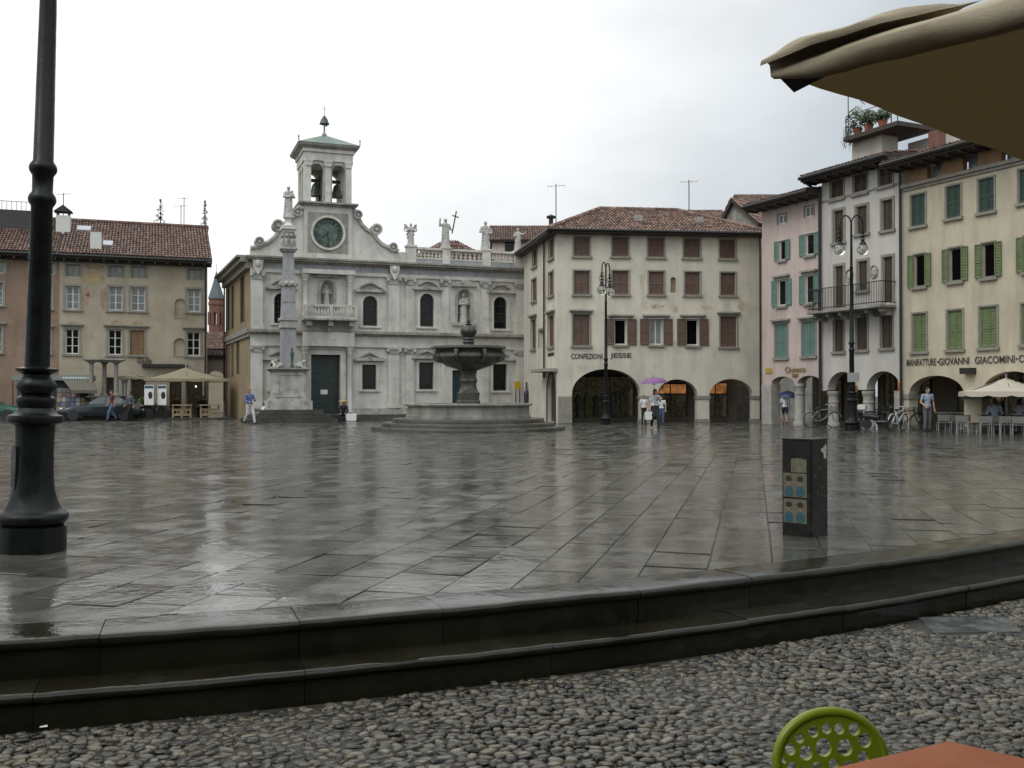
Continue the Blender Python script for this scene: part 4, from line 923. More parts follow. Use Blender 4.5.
# doors
def big_door(r, m, name='portal_door'):
    u0,u1,z0,z1 = r; q = MB()
    q.box(u0,u1,.36,.42,z0,z1)
    o = q.build(name, m, church); q = MB(); c = (u0+u1)/2
    for a,b in ((u0,c-.02),(c+.02,u1)):
        n = 4
        for i in range(n):
            za, zb = z0+(z1-z0)*i/n+.1, z0+(z1-z0)*(i+1)/n-.1; q.holed([(a+.08,za),(a+.08,zb),(b-.08,zb),(b-.08,za)], [[(a+.2,za+.12),(a+.2,zb-.12),(b-.2,zb-.12),(b-.2,za+.12)]], .33, .359)
    q.build('door_panel', m, o); q = MB()
    q.box(u0-.3,u0-.005,-.12,.03,z0,z1+.005); q.box(u1+.005,u1+.3,-.12,.03,z0,z1+.005); q.box(u0-.3,u1+.3,-.121,.03,z1+.006,z1+.32); q.box(u0-.45,u1+.45,-.24,.02,z1+.321,z1+.42)
    q.build('door_surround', m_stone, o); return o
od = big_door(door, m_door); big_door(d2, mat('blue_green_door', (.02,.05,.055), rough=.45))
u,z = FH.uz(325,392); q = MB(); q.box(u-.2,u+.2,.31,.328,z-.13,z+.13); q.build('door_notice', m_paper, od)
# pilasters, half columns, cornices
def pilaster(u0, u1, z0, z1, y=-.14, cap=.42, base=.3, m=m_stone):
    q = MB(); q.box(u0,u1,y,-.001,z0+base,z1-cap); q.box(u0-.07,u1+.07,y-.07,-.001,z0,z0+base*.6); q.box(u0-.035,u1+.035,y-.035,-.001,z0+base*.6+.001,z0+base-.001)
    o = q.build('pilaster', m, church); q = MB(); q.prism([(u0-.02,z1-cap+.001),(u1+.02,z1-cap+.001),(u1+.1,z1-.12),(u0-.1,z1-.12)], y-.05, -.001); q.box(u0-.13,u1+.13,y-.1,-.001,z1-.119,z1)
    for i in (0,1): q.ball((u0-.03+(u1-u0+.06)*i, y-.08, z1-.2), (.1,.09,.1), 8, 6)
    q.build('capital', m_stone2, o)
for a,b in ((251.6,262.4),(387.8,398.8),(405.5,413.5),(441,448),(481,488),(515,522.8)):
    u0,u1 = FH.U(a), min(FH.U(b), LH-.02); u0 = max(u0,.05)
    pilaster(u0,u1,5.12,8.3); pilaster(u0,u1,PZ+.35,4.2,cap=.36)
    if a in (251.6, 387.8):
        q = MB(); c = (u0+u1)/2; q.prism([(c-.3,9.0),(c+.3,9.0),(c+.26,8.55),(c,8.1),(c-.26,8.55)], -.36, -.3); q.ball((c,-.4,8.75), (.17,.1,.2), 10, 6); q.build('shield', m_stone, church)
for px in (304.8,349.2):                    # slender columns framing portal and balcony niche
    for z0,z1 in ((5.95,8.28),(PZ+.1,4.18)):
        u = FH.U(px); q = MB(); q.lathe([(.2,z0),(.2,z0+.1),(.15,z0+.16),(.14,z1-.4),(.17,z1-.36),(.15,z1-.32),(.24,z1-.08),(.26,z1)], 14, (u,-.2,0)); q.build('portal_column', m_stone, church, smooth=True)
q = MB(); u0,u1 = FH.U(301.5),FH.U(353); q.box(u0,u1,-.46,-.001,4.205,5.0); q.build('portal_entablature', m_stone, church); q = MB(); q.box(u0-.02,u1+.02,-.48,-.002,8.302,8.55); q.build('niche_entablature', m_stone, church)
q = MB()
q.box(0,LH,-.12,-.003,4.2,4.36); q.box(0,LH,-.05,-.002,4.361,4.86); o = q.build('lower_frieze', m_stone, church)
q = MB(); q.box(-.05,LH,-.22,-.004,4.861,4.95); q.box(-.1,LH,-.36,-.005,4.951,5.1); q.build('string_course', m_cornice, church)
q = MB(); q.box(0,LH,-.12,-.003,8.302,8.49); q.build('architrave', m_stone, church)
q = MB(); q.box(0,LH,-.06,-.002,8.491,8.868); q.build('frieze', m_frieze, church)
q = MB(); q.box(-.08,LH,-.2,.7,8.869,8.97); q.box(-.2,LH,-.42,.7,8.971,9.08); q.box(-.26,LH,-.5,.7,9.081,9.18); n = 70
for i in range(n): x = (LH-.1)*i/n; q.box(x,x+.1,-.28,-.201,8.88,8.969)
q.build('cornice', m_cornice, church)
q = MB(); q.box(-.06,door[0]-.31,-.17,-.001,0,PZ+.345); q.box(door[1]+.31,d2[0]-.31,-.17,-.001,0,PZ+.345); q.box(d2[1]+.31,LH,-.17,-.001,0,PZ+.345); q.build('plinth', m_stone2, church)
q = MB(); q.box(-.3,LH-.4,-1.1,-.171,-.02,PZ); q.box(-.6,LH-.1,-1.55,-1.101,-.02,PZ*.5); q.build('church_steps', m_step, church)
# balcony above the portal
a,b,c,d = h3(343,268,588,278); q = MB(); q.box(a,b,-1.1,-.001,c,d); o = q.build('balcony', m_stone2, church, bevel=.02)
q = MB(); zt = h3(350,208,580,268)[3]
q.box(a+.1,b-.1,-1.02,-.9,zt-.1,zt); q.box(a+.1,b-.1,-1.02,-.9,d+.001,d+.1); n = 16
for i in range(n+1):
    x = a+.16+(b-a-.32)*i/n
    if i % 8 == 0: q.box(x-.08,x+.08,-1.03,-.89,d+.1,zt-.1)
    else: q.lathe([(.03,d+.1),(.065,d+.3),(.03,d+.55),(.045,zt-.1)], 8, (x,-.96,0))
for x in (a+.12,b-.12): q.box(x-.05,x+.05,-.9,-.02,zt-.1,zt); q.box(x-.04,x+.04,-.9,-.02,d+.001,zt-.101)
q.build('balustrade', m_stone, o)
for x in (a+.35,(a+b)/2,b-.35): q = MB(); q.prism([(x-.13,c-.001),(x+.13,c-.001),(x+.11,c-.6),(x-.11,c-.6)], -.5, -.37); q.prism([(x-.14,c-.002),(x+.14,c-.002),(x+.14,c-.3),(x-.14,c-.3)], -.9, -.501); q.build('bracket', m_stone2, o)
# gable with volutes, clock stage
def hp(px,py): return FH.uz(px,py)
bl = [(250.5,255.6),(250.5,248.5),(259,247.5),(266,244),(272,240.5),(276.5,236),(279.5,229),(283,225),(288.5,222.5),(293.5,217),(297,210),(299.5,207.5),(303.8,209)]
br_ = [(352.6,211),(357,212),(358.5,219),(361.5,225),(366.5,230),(371,232.5),(374.5,235.5),(377,240),(381.5,244.5),(388,248),(395,250.5),(398.8,252),(398.8,262.5)]
Lp = [hp(*p) for p in bl]; Rp = [hp(*p) for p in br_]
zb_ = 9.181
pts = [(max(.02,Lp[0][0]),zb_)] + Lp[1:] + Rp[:-1] + [(Rp[-1][0],zb_)]
uB0, uB1 = hp(303.8,230)[0], hp(352.4,230)[0]; zB1 = hp(328,206.5)[1]
gab = MB(); gab.prism([(max(.02,Lp[0][0]),zb_)] + Lp[1:-1] + [(uB0,Lp[-1][1]),(uB0,zb_)], .05, .55); gab.build('volute_gable', m_stone, church); gab = MB(); gab.prism([(uB1,zb_),(uB1,Rp[0][1])] + Rp[1:-1] + [(Rp[-1][0],zb_)], .05, .55)
gab = gab.build('volute_gable', m_stone, church)
for p_ in (Lp[1:],Rp[:-1]): q = MB(); q.tube([(u,.02,z+.04) for u,z in p_], .13, 6); q.build('volute_moulding', m_stone2, gab)
for (px,py,r) in ((297.6,212,.25),(278,225.5,.33),(259.4,241.5,.26),(358,214.8,.25),(376.5,229.5,.33),(393,247.2,.26)):
    u,z = hp(px,py); q = MB(); cc_ = lambda k: [(u+r*k*math.cos(2*PI*i/20), z+r*k*math.sin(2*PI*i/20)) for i in range(20)]; q.prism(cc_(.97), -.06, .6); q.holed(cc_(1), [cc_(.68)], -.16, -.059); q.prism(cc_(.36), -.16, -.061); q.build('volute', m_stone2, gab)
TD = 2.9                                     # depth of the tower
ck = hp(328,233); cr = hp(345,233)[0]-ck[0]
q = MB(); n = 32
circ = lambda r: [(ck[0]+r*math.cos(2*PI*i/n), ck[1]+r*math.sin(2*PI*i/n)) for i in range(n)]
q.holed([(uB0,zb_),(uB1,zb_),(uB1,zB1),(uB0,zB1)], [circ(cr*.9)], -.02, .5); q.box(uB0,uB1,.501,TD,zb_,zB1); tw_ = q.build('clock_stage', m_stone, church)
q = MB(); q.holed(circ(cr*1.02), [circ(cr*.89)], -.11, .05); q.build('clock_ring', m_stone, tw_)
q = MB(); e = cr*1.18; q.holed([(ck[0]-e,ck[1]-e),(ck[0]+e,ck[1]-e),(ck[0]+e,ck[1]+e),(ck[0]-e,ck[1]+e)], [circ(cr*1.03)], -.035, -.021); q.build('clock_field', m_cornice, tw_)
q = MB(); q.prism(circ(cr*.885), .06, .1); cl_ = q.build('clock_dial', mat('green_clock_dial', (.085,.125,.10), rough=.5, var=.5, scale=3.5, dirt=((.03,.035,.03), 2, .8)), tw_)
q = MB(); rom = ['XII','I','II','III','IV','V','VI','VII','VIII','IX','X','XI']
for i, s in enumerate(rom):
    a = PI/2 - 2*PI*i/12; t = lettering(None, s, -.055*len(s)-.02, .055*len(s)+.02, -.12, .12, 0)
    me = t.data; vs = [v.co.copy() for v in me.vertices]; fs = [tuple(p.vertices) for p in me.polygons]; bpy.data.objects.remove(t)
    rot = a - PI/2; R0 = cr*.68
    q.add([(ck[0]+R0*math.cos(a)+v.x*math.cos(rot)-v.z*math.sin(rot), .05, ck[1]+R0*math.sin(a)+v.x*math.sin(rot)+v.z*math.cos(rot)) for v in vs], fs)
q.build('clock_numerals', m_dark, cl_, fix=False)
q = MB(); q.bar((ck[0],.035,ck[1]+.1),(ck[0]+.02,.035,ck[1]-cr*.8),.05,.02,(0,1,0)); q.bar((ck[0],.03,ck[1]),(ck[0]-.35,.03,ck[1]-.28),.06,.02,(0,1,0)); q.build('clock_hand', m_dark, cl_)
# middle cornice and belfry
q = MB(); z0 = zB1
q.box(uB0-.14,uB1+.14,-.16,TD+.14,z0+.001,z0+.1); q.box(uB0-.30,uB1+.30,-.32,TD+.30,z0+.101,z0+.2); q.build('tower_cornice', m_cornice, tw_)
zE0 = z0+.201; zE1 = hp(328,161.5)[1]; zT0 = hp(328,148)[1]; zT1 = hp(328,145)[1]
b0, b1 = uB0+.05, uB1-.05
A1 = (hp(310.2,200)[0],hp(323.3,200)[0]); A2 = (hp(332,200)[0],hp(345.2,200)[0]); zat = hp(328,164.8)[1]; rr_ = (A1[1]-A1[0])/2
q = MB()
ol = outline(b0,b1,zE1,[(A1[0],A1[1],zat-rr_,zat),(A2[0],A2[1],zat-rr_,zat)], zb=zE0)
q.holed(ol, [], 0, .4); q.holed(ol, [], TD-.4, TD); bel = q.build('belfry', m_stone, tw_)
q = MB(); w3_ = TD-.8; c0,c1 = .55+.2, .55+.2+ (A1[1]-A1[0]); 
olS = outline(.4,TD-.4,zE1,[(.65,.65+.68,zat-.34,zat),(TD-.65-.68,TD-.65,zat-.34,zat)], zb=zE0)
for uu in (b0, b1-.4):
    s = MB(); s.holed(olS, [], 0, .4); s.v = [(uu+y, x, z) for x,y,z in s.v]; q.add(s.v, s.f)
q.build('belfry_side', m_stone, bel)
q = MB()
for x0,x1 in ((b0+.04,b0+.34),((A1[1]+A2[0])/2-.16,(A1[1]+A2[0])/2+.16),(b1-.34,b1-.04)):
    q.box(x0,x1,-.1,-.001,zE0,zE1-.32); q.prism([(x0-.02,zE1-.319),(x1+.02,zE1-.319),(x1+.09,zE1-.09),(x0-.09,zE1-.09)], -.16, -.002); q.box(x0-.1,x1+.1,-.18,-.003,zE1-.089,zE1)
q.build('belfry_pilaster', m_stone, bel)
for a in (A1,A2):
    q = MB(); q.holed(arch_loop((a[0]-.1,a[1]+.1,zE0+.01,zat+.1)), [arch_loop((a[0]-.004,a[1]+.004,zE0+.02,zat+.004))], -.06, -.0015); q.build('arch_moulding', m_stone2, bel)
q = MB(); q.box(b0-.06,b1+.06,-.1,TD+.1,zE1+.001,zT0-.3); q.box(b0-.14,b1+.14,-.18,TD+.18,zT0-.299,zT0-.12); q.build('tower_frieze', m_stone, bel)
q = MB(); 
def ringbox(e0, e1, za, zb):
    q.add([(b0-e0,-e0,za),(b1+e0,-e0,za),(b1+e0,TD+e0,za),(b0-e0,TD+e0,za),(b0-e1,-e1,zb),(b1+e1,-e1,zb),(b1+e1,TD+e1,zb),(b0-e1,TD+e1,zb)], [(3,2,1,0),(4,5,6,7),(0,1,5,4),(1,2,6,5),(2,3,7,6),(3,0,4,7)])
ringbox(.16,.36,zT0-.119,zT0+.03); ringbox(.38,.42,zT0+.031,zT1-.02); q.build('tower_eave', m_cornice, bel)
q = MB(); za = hp(325.4,139)[1]+.6; cu = (b0+b1)/2
q.add([(b0-.44,-.44,zT1-.01),(b1+.44,-.44,zT1-.01),(b1+.44,TD+.44,zT1-.01),(b0-.44,TD+.44,zT1-.01),(cu,TD/2,za)], [(0,1,4),(1,2,4),(2,3,4),(3,0,4),(0,3,2,1)]); rf = q.build('tower_roof', m_copper, bel)
q = MB(); zt = za-.45
for x,y in ((b0-.4,-.4),(b1+.4,-.4)): q.lathe([(.05,zT1+.05),(.03,zT1+.2),(.06,zT1+.26),(.005,zT1+.4)], 6, (x,y,0))
q.lathe([(.2,zt-.2),(.2,zt+.28),(.12,zt+.34),(.16,zt+.45),(.06,zt+.6),(.05,zt+1.05),(.09,zt+1.1)], 10, (cu,TD/2,0)); q.build('finial', m_stone2, rf)
q = MB(); q.lathe([(.3,zt+1.08),(.27,zt+1.14),(.2,zt+1.35),(.1,zt+1.5),(.03,zt+1.6)], 14, (cu,TD/2,0)); q.tube([(cu,TD/2,zt+1.5),(cu,TD/2,zt+2.15)], .018, 4); q.tube([(cu-.14,TD/2,zt+1.98),(cu+.14,TD/2,zt+1.98)], .015, 4); q.tube([(cu+.12,TD/2,zt+.95),(cu+.12,TD/2,zt+1.1)], .05, 6); q.build('finial_bell', m_bronze, rf, smooth=True)
q = MB(); q.box(b0,b1,.4,TD-.4,zE0-.02,zE0+.01)
q.build('belfry_floor', m_eave, bel)
for a in (A1,A2):
    c = (a[0]+a[1])/2+.05; q = MB(); zz = zE0+.62
    q.lathe([(.36,zz),(.34,zz+.06),(.26,zz+.35),(.2,zz+.62),(.12,zz+.74),(.03,zz+.8)], 16, (c+.1,TD/2,0)); o = q.build('church_bell', m_bronze, bel, smooth=True)
    q = MB(); q.box(a[0]-.05,a[1]+.05,TD/2-.08,TD/2+.08,zz+.82,zz+1.0); q.bar((a[0]-.02,TD/2,zE0),(a[0]-.02,TD/2,zz+1.2),.08,.08); q.bar((a[1]+.02,TD/2,zE0),(a[1]+.02,TD/2,zz+1.2),.08,.08); q.build('bell_frame', m_eave, o)
# roofs: green copper lean-to behind the volutes, tiles over the nave and right wing
q = MB(); u0,u1 = .3, FH.U(396); zl = 9.3; cm_ = (uB0+uB1)/2
q.add([(u0-.9,.7,zl-.35),(u0-.9,10.8,zl-.35),(cm_,10.8,zl+2.6),(cm_,.7,zl+2.6),(u1+.3,.7,zl-.1),(u1+.3,10.8,zl-.1)], [(0,1,2,3),(3,2,5,4),(0,3,4)]); q.build('nave_roof', m_copper, church)
t = MB(); bd = MB(); uw0,uw1 = FH.U(408), LH; zr_ = FH.Z(448,240,3.2)
tiles(t, bd, (uw0,1.0,9.3), (uw1-.6,1.0,9.3), ((uw0+uw1)/2+.35,3.4,zr_), ((uw0+uw1)/2-.35,3.4,zr_)); tiles(t, bd, (uw0,6,9.3), (uw0,1.0,9.3), ((uw0+uw1)/2-.35,3.4,zr_), ((uw0+uw1)/2-.35,3.5,zr_)); tiles(t, bd, (uw1-.6,1.0,9.3), (uw1-.6,6,9.3), ((uw0+uw1)/2+.35,3.5,zr_), ((uw0+uw1)/2+.35,3.4,zr_))
o = t.build('wing_roof', m_tile, church, fix=False); bd.build('roof_deck', m_tilebed, o)
q = MB(); q.box(uw0,LH,.71,6,9.0,9.2); q.build('wing_ceiling', m_cornice, church)
# balustrade of the right wing with its pedestals
pe = [(405.8,414.7),(441,448.8),(480.8,489),(513,521.7)]; PU = []
zb0 = 9.182; zbt = FH.Z(445,249.5)
for a,b in pe:
    u0,u1 = FH.U(a), FH.U(b); u1 = min(u1,LH-.03); q = MB(); q.box(u0,u1,-.35,.15,zb0,zbt+.0); q.box(u0-.05,u1+.05,-.4,.2,zbt+.001,zbt+.11); q.build('pedestal', m_stone, church); PU.append(((u0+u1)/2, zbt+.11, u0, u1))
for i in range(3):
    u0,u1 = PU[i][3]+.003, PU[i+1][2]-.003; q = MB(); q.box(u0,u1,-.3,.1,zb0,zb0+.24); q.build('blue_panel', m_frieze, church)
    q = MB(); q.box(u0,u1,-.32,.12,zb0+.241,zb0+.31); q.box(u0,u1,-.33,.13,zbt-.11,zbt+.02); n = 7; 
    for k in range(n):
        x = u0+(u1-u0)*(k+.5)/n; za_,zb2_ = zb0+.31, zbt-.11; hh = zb2_-za_
        q.lathe([(.09,za_),(.09,za_+.05),(.05,za_+.08),(.1,za_+hh*.3),(.05,za_+hh*.55),(.09,za_+hh*.8),(.06,zb2_-.06),(.09,zb2_-.05),(.09,zb2_)], 10, (x,-.1,0))
    q.build('balustrade', m_stone, church, smooth=True)
u0 = FH.U(399); q = MB(); q.box(u0,PU[0][2]-.003,-.2,.1,zb0,zb0+.6); q.build('parapet', m_stone, church)
# long ochre flank running back on the left
FX = Fr((-14.54-4.4*1.0,55.5+10.6*1.0), (-14.54,55.5)); X0 = FX.L
MX = (Matrix.Rotation(-FH.rz,4,'Z') @ Matrix.Translation(FX.w(0,0,0)-FH.w(0,0,0)) @ Matrix.Rotation(FX.rz,4,'Z'))
before = set(COL.objects)
uu = lambda px: FX.U(px, 300)
sw_ = [(uu(227.5),uu(230),5.6,8.3),(uu(231.5),uu(234),5.6,8.3),(uu(240.5),uu(244.5),5.7,8.4),(uu(229),uu(230.5),2.6,4.5),(uu(232),uu(233.8),2.6,4.6),(uu(237),uu(239.5),2.7,4.7)]
q = MB(); q.holed([(0,0),(X0-.02,0),(X0-.02,8.85),(0,8.85)], [rl(r) for r in sw_], 0, .5); q.build('flank_wall', m_ochre, church)
for r in sw_: window(church, r, fm=m_eave, pm=m_glassdark, cols=1, rows=1, surround=m_ochre, sw=.1, yr=.04)
q = MB(); q.box(0,X0-.02,-.2,-.001,4.9,5.2); q.box(0,X0-.02,-.12,-.001,4.7,4.899); q.build('flank_string', m_trimgrey, church)
q = MB(); q.box(0,X0-.02,-.25,-.001,8.5,8.85); q.box(0,X0,-.55,.6,8.851,9.1); q.box(0,X0,-.75,.6,9.101,9.22); q.build('flank_cornice', m_trimgrey, church)
pipe(church, uu(226.2), -.12, 1.0, 8.8)
for o in set(COL.objects) - before:
    if o.parent == church: o.matrix_basis = MX.copy()

# ================================================================== bodies and statues: limbs swept together and skinned into one surface
def blobs(parts, voxel=.012, smooth=4, name='body'):
    bm = bmesh.new()
    for p in parts:
        if p[0] == 'c':
            p0, r0, p1, r1 = Vector(p[1]), p[2], Vector(p[3]), p[4]; L_ = (p1-p0).length; n = max(2, int(L_/max(min(r0,r1)*.45, .006))+1); n = min(n, 26)
            for i in range(n+1):
                t = i/n; bmesh.ops.create_icosphere(bm, subdivisions=2, radius=r0+(r1-r0)*t, matrix=Matrix.Translation(p0.lerp(p1,t)))
        else:
            c, r = Vector(p[1]), p[2]; rt = p[3] if len(p) > 3 else Matrix()
            bmesh.ops.create_icosphere(bm, subdivisions=3, radius=1, matrix=Matrix.Translation(c) @ rt.to_4x4() @ Matrix.Diagonal((*r,1)))
    me = bpy.data.meshes.new(name); bm.to_mesh(me); bm.free(); o = link('tmp', me)
    md = o.modifiers.new('r','REMESH'); md.mode = 'VOXEL'; md.voxel_size = voxel; md.use_smooth_shade = True
    md = o.modifiers.new('s','SMOOTH'); md.factor = .5; md.iterations = smooth
    dg = bpy.context.evaluated_depsgraph_get(); r = bpy.data.meshes.new_from_object(o.evaluated_get(dg)); r.name = name
    bpy.data.objects.remove(o); bpy.data.meshes.remove(me); r.shade_smooth(); return r
def statue(name, label, loc, h, rz, kind='saint', group=None, cat='statue', m=m_statue):
    s = h/1.8; P = []; sr = random.Random(hash(label) % 1000 if False else len(label)*7)
    P += [('c',(0,.02,.1),.27,(0,0,.95),.235), ('c',(0,0,.95),.23,(0,.02,1.35),.2), ('e',(0,.0,1.36),(.25,.15,.18)), ('c',(0,0,1.45),.07,(0,-.02,1.56),.065), ('e',(0,-.03,1.66),(.095,.115,.135)), ('e',(0,-.14,1.65),(.02,.03,.03)), ('e',(0,.03,1.69),(.105,.11,.12))]
    for i in range(11):
        a = 2*PI*i/11 + sr.uniform(-.2,.2); r0 = sr.uniform(.22,.27)
        P.append(('c',(r0*math.cos(a),r0*.9*math.sin(a),.06),.055,(.16*math.cos(a+.25),.14*math.sin(a+.25),sr.uniform(.8,1.2)),.04))
    P.append(('c',(-.2,-.1,.75),.07,(.17,-.13,1.3),.05)); P.append(('c',(-.22,-.08,.6),.06,(.2,-.12,1.1),.05))
    if kind == 'cross': arms = [((.24,0,1.38),(.34,-.08,1.12),(.36,-.24,1.1)), ((-.24,0,1.38),(-.40,-.04,1.30),(-.42,-.12,1.72))]
    elif kind == 'angel': arms = [((.22,0,1.36),(.34,-.1,1.14),(.12,-.26,1.22)), ((-.22,0,1.36),(-.34,-.1,1.14),(-.1,-.26,1.25))]
    elif kind == 'reach': arms = [((.22,0,1.36),(.42,-.08,1.3),(.62,-.14,1.5)), ((-.22,0,1.36),(-.34,-.08,1.12),(-.2,-.26,1.2))]
    elif kind == 'child': arms = [((.22,0,1.36),(.32,-.12,1.12),(.06,-.27,1.2)), ((-.22,0,1.36),(-.3,-.14,1.12),(.02,-.25,1.12))]; P += [('e',(.14,-.26,1.22),(.1,.1,.17)),('e',(.15,-.29,1.43),(.07,.075,.085))]
    else: arms = [((.26,0,1.36),(.38,-.06,1.08),(.24,-.26,1.0)), ((-.26,0,1.36),(-.38,-.06,1.08),(-.2,-.26,1.1))]
    for sh,el,ha in arms: P += [('c',sh,.085,el,.07),('c',el,.07,ha,.045),('e',ha,(.055,.05,.06))]
    P.append(('c',(0,0,0),.3,(0,0,.05),.27))
    me = blobs(P, .022, 3, 'body')
    t = thing(name, label, cat, loc, rz, group); me.transform(Matrix.Scale(s,4)); me.materials.append(m); link('body', me, t)
    if kind == 'cross':
        q = MB(); q.bar((.33*s,-.26*s,.85*s),(.6*s,-.3*s,2.25*s),.06*s,.06*s,(0,1,0)); q.bar((.33*s,-.3*s,1.96*s),(.76*s,-.29*s,1.87*s),.06*s,.055*s,(0,1,0)); q.build('cross', m_dark, t)
    if kind == 'angel':
        for sd in (-1,1):
            W = []
            for i in range(5): W.append(('c',(sd*.1,.16,1.3),.05,(sd*(.5-.06*i),.26,1.62-.28*i+.1),.05))
            W.append(('c',(sd*.1,.16,1.35),.06,(sd*.42,.22,1.72),.07)); W.append(('c',(sd*.42,.22,1.72),.06,(sd*.52,.26,1.2),.04))
            w_ = blobs(W, .025, 3, 'wing'); w_.transform(Matrix.Scale(s,4)); w_.materials.append(m); link('wing', w_, t)
    return t
labs = [('angel','weathered stone angel with spread wings on the church balustrade'),('cross','stone Christ holding a tall thin cross on the church balustrade'),('saint','robed stone saint with bowed arms on the balustrade, right of the cross bearer'),('reach','small stone figure stretching out an arm beside the corner house roof')]
hs = [FH.Z(410,223.5)-PU[0][1], FH.Z(444.5,218.6)-PU[1][1], FH.Z(484.5,221.3)-PU[2][1], FH.Z(518,228.5)-PU[3][1]]
for i,(k,l) in enumerate(labs): statue('balustrade_statue', l, FH.w(PU[i][0],-.1,PU[i][1]), hs[i]*1.0, FH.rz+(-.1,.15,0,-.2)[i], k, 'statues on the church balustrade')
c = (ni[0]+ni[1])/2; statue('niche_statue', 'pale stone saint standing in the church niche above the fountain', FH.w(c,.16,ni[2]), (ni[3]-ni[2])*.88, FH.rz, 'child')
c = (nm[0]+nm[1])/2; statue('niche_statue', 'small worn stone figure in the niche behind the church balcony', FH.w(c,.16,nm[2]), (nm[3]-nm[2])*.8, FH.rz, 'saint')

# ================================================================== COLUMN MONUMENT
def zc(py, d=54.2): return (395-py)*d/1000+H0
p = at(288,400,54.2); mono = thing('marian_column', 'tall grey stone column monument on steps before the church door', 'monument', (p.x,p.y,0), FH.rz)
def ctr_box(q, w, z0, z1, d=None): d = d or w; q.box(-w/2,w/2,-d/2,d/2,z0,z1)
q = MB(); ctr_box(q,4.6,-.02,.2); ctr_box(q,4.0,.201,.4); ctr_box(q,3.3,.401,zc(409.4)); q.build('steps', m_step, mono, bevel=.02)
q = MB(); ctr_box(q,2.3,zc(409.4)+.001,zc(400.6)); ctr_box(q,2.0,zc(400.6)+.001,zc(399.2)); ctr_box(q,1.72,zc(399.2)+.001,zc(371.5)); 
for rx in (0,PI/2):
    s = MB(); s.holed([(-.75,zc(397)),(-.75,zc(373.5)),(.75,zc(373.5)),(.75,zc(397))], [[(-.6,zc(395)),(-.6,zc(375.5)),(.6,zc(375.5)),(.6,zc(395))]], -.9, -.861); s.xf(Matrix.Rotation(rx,4,'Z')); q.add(s.v,s.f)
q.build('pedestal', m_stone2, mono, bevel=.012)
q = MB(); ctr_box(q,1.95,zc(371.5)+.001,zc(370)); ctr_box(q,2.2,zc(370)+.001,zc(368.4)); q.build('pedestal_cap', m_cornice, mono, bevel=.02)
def taper(q, w0, w1, z0, z1): q.add([(-w0/2,-w0/2,z0),(w0/2,-w0/2,z0),(w0/2,w0/2,z0),(-w0/2,w0/2,z0),(-w1/2,-w1/2,z1),(w1/2,-w1/2,z1),(w1/2,w1/2,z1),(-w1/2,w1/2,z1)], [(3,2,1,0),(4,5,6,7),(0,1,5,4),(1,2,6,5),(2,3,7,6),(3,0,4,7)])
m_shaft = mat('blue_grey_marble', (.34,.34,.34), rough=.7, var=.2, scale=2.5, streak=.3, dirt=((.14,.14,.14), 2.5, .6))
q = MB(); taper(q,.82,.76,zc(368.4)+.001,zc(328.5)); taper(q,.76,.70,zc(318)+.001,zc(303)); taper(q,.70,.66,zc(302)+.001,zc(286.8)); taper(q,.62,.52,zc(281)+.001,zc(252)); q.build('shaft', m_shaft, mono, bevel=.012)
q = MB(); ctr_box(q,.92,zc(328.4),zc(325)); ctr_box(q,.84,zc(325)+.001,zc(321)); ctr_box(q,.98,zc(321)+.001,zc(318)); ctr_box(q,.73,zc(303)+.001,zc(302)); ctr_box(q,.8,zc(286.7),zc(281))
for i in range(8): a = PI/4*i+.39; q.ball((.42*math.cos(a),.42*math.sin(a),zc(284)), (.13,.13,.14), 8, 6)
ctr_box(q,.74,zc(251.9),zc(250)); ctr_box(q,.9,zc(250)+.001,zc(247.6)); q.build('carved_band', m_stone2, mono, bevel=.015)
q = MB(); ctr_box(q,.55,zc(247.6)+.001,zc(232.5))
for i in range(4):
    a = PI/2*i
    for s in (-1,1): q.ball((.3*math.cos(a)-s*.15*math.sin(a),.3*math.sin(a)+s*.15*math.cos(a),zc(243)),(.1,.1,.26),8,6); q.ball((.33*math.cos(a)-s*.12*math.sin(a),.33*math.sin(a)+s*.12*math.cos(a),zc(236)),(.09,.09,.11),8,6)
q.build('cherub_block', m_stone2, mono, smooth=True)
q = MB(); ctr_box(q,.62,zc(232.4),zc(230)); ctr_box(q,.78,zc(230)+.001,zc(226)); q.lathe([(.3,zc(226)+.001),(.16,zc(222.5)),(.2,zc(219)),(.3,zc(217.5)),(.3,zc(216.2))], 16); q.build('statue_base', m_stone, mono, bevel=.01)
st_h = zc(185.5)-zc(216.2)
statue('crowning_statue', 'Madonna with child in pale stone on top of the column monument', (p.x,p.y,zc(216.2)), st_h, FH.rz+.1, 'child')
for i in range(4):
    a = FH.rz + PI/2*i + PI/4; P = [('e',(0,0,.16),(.16,.26,.15)),('c',(0,-.16,.2),.1,(0,-.28,.34),.08),('e',(0,-.34,.38),(.08,.12,.09)),('c',(-.09,-.2,.15),.05,(-.1,-.34,.03),.05),('c',(.09,-.2,.15),.05,(.1,-.34,.03),.05),('c',(0,.2,.15),.05,(.1,.34,.1),.03)]
    me = blobs(P, .02, 2); me.materials.append(m_statue); o = link('corner_beast', me, mono); o.location = (.72*math.sin(PI/2*i+PI/4), -.72*math.cos(PI/2*i+PI/4), zc(368.4)-.01); o.rotation_euler = (0,0,PI/2*i+PI/4)
q = MB(); q.lathe([(.1,0),(.1,.1),(.05,.2),(.07,.5),(.1,.75),(.04,.95),(.08,1.0),(.02,1.1)], 10, (.1,-.85,zc(368.4))); q.build('bronze_figure', m_bronze, mono, smooth=True)

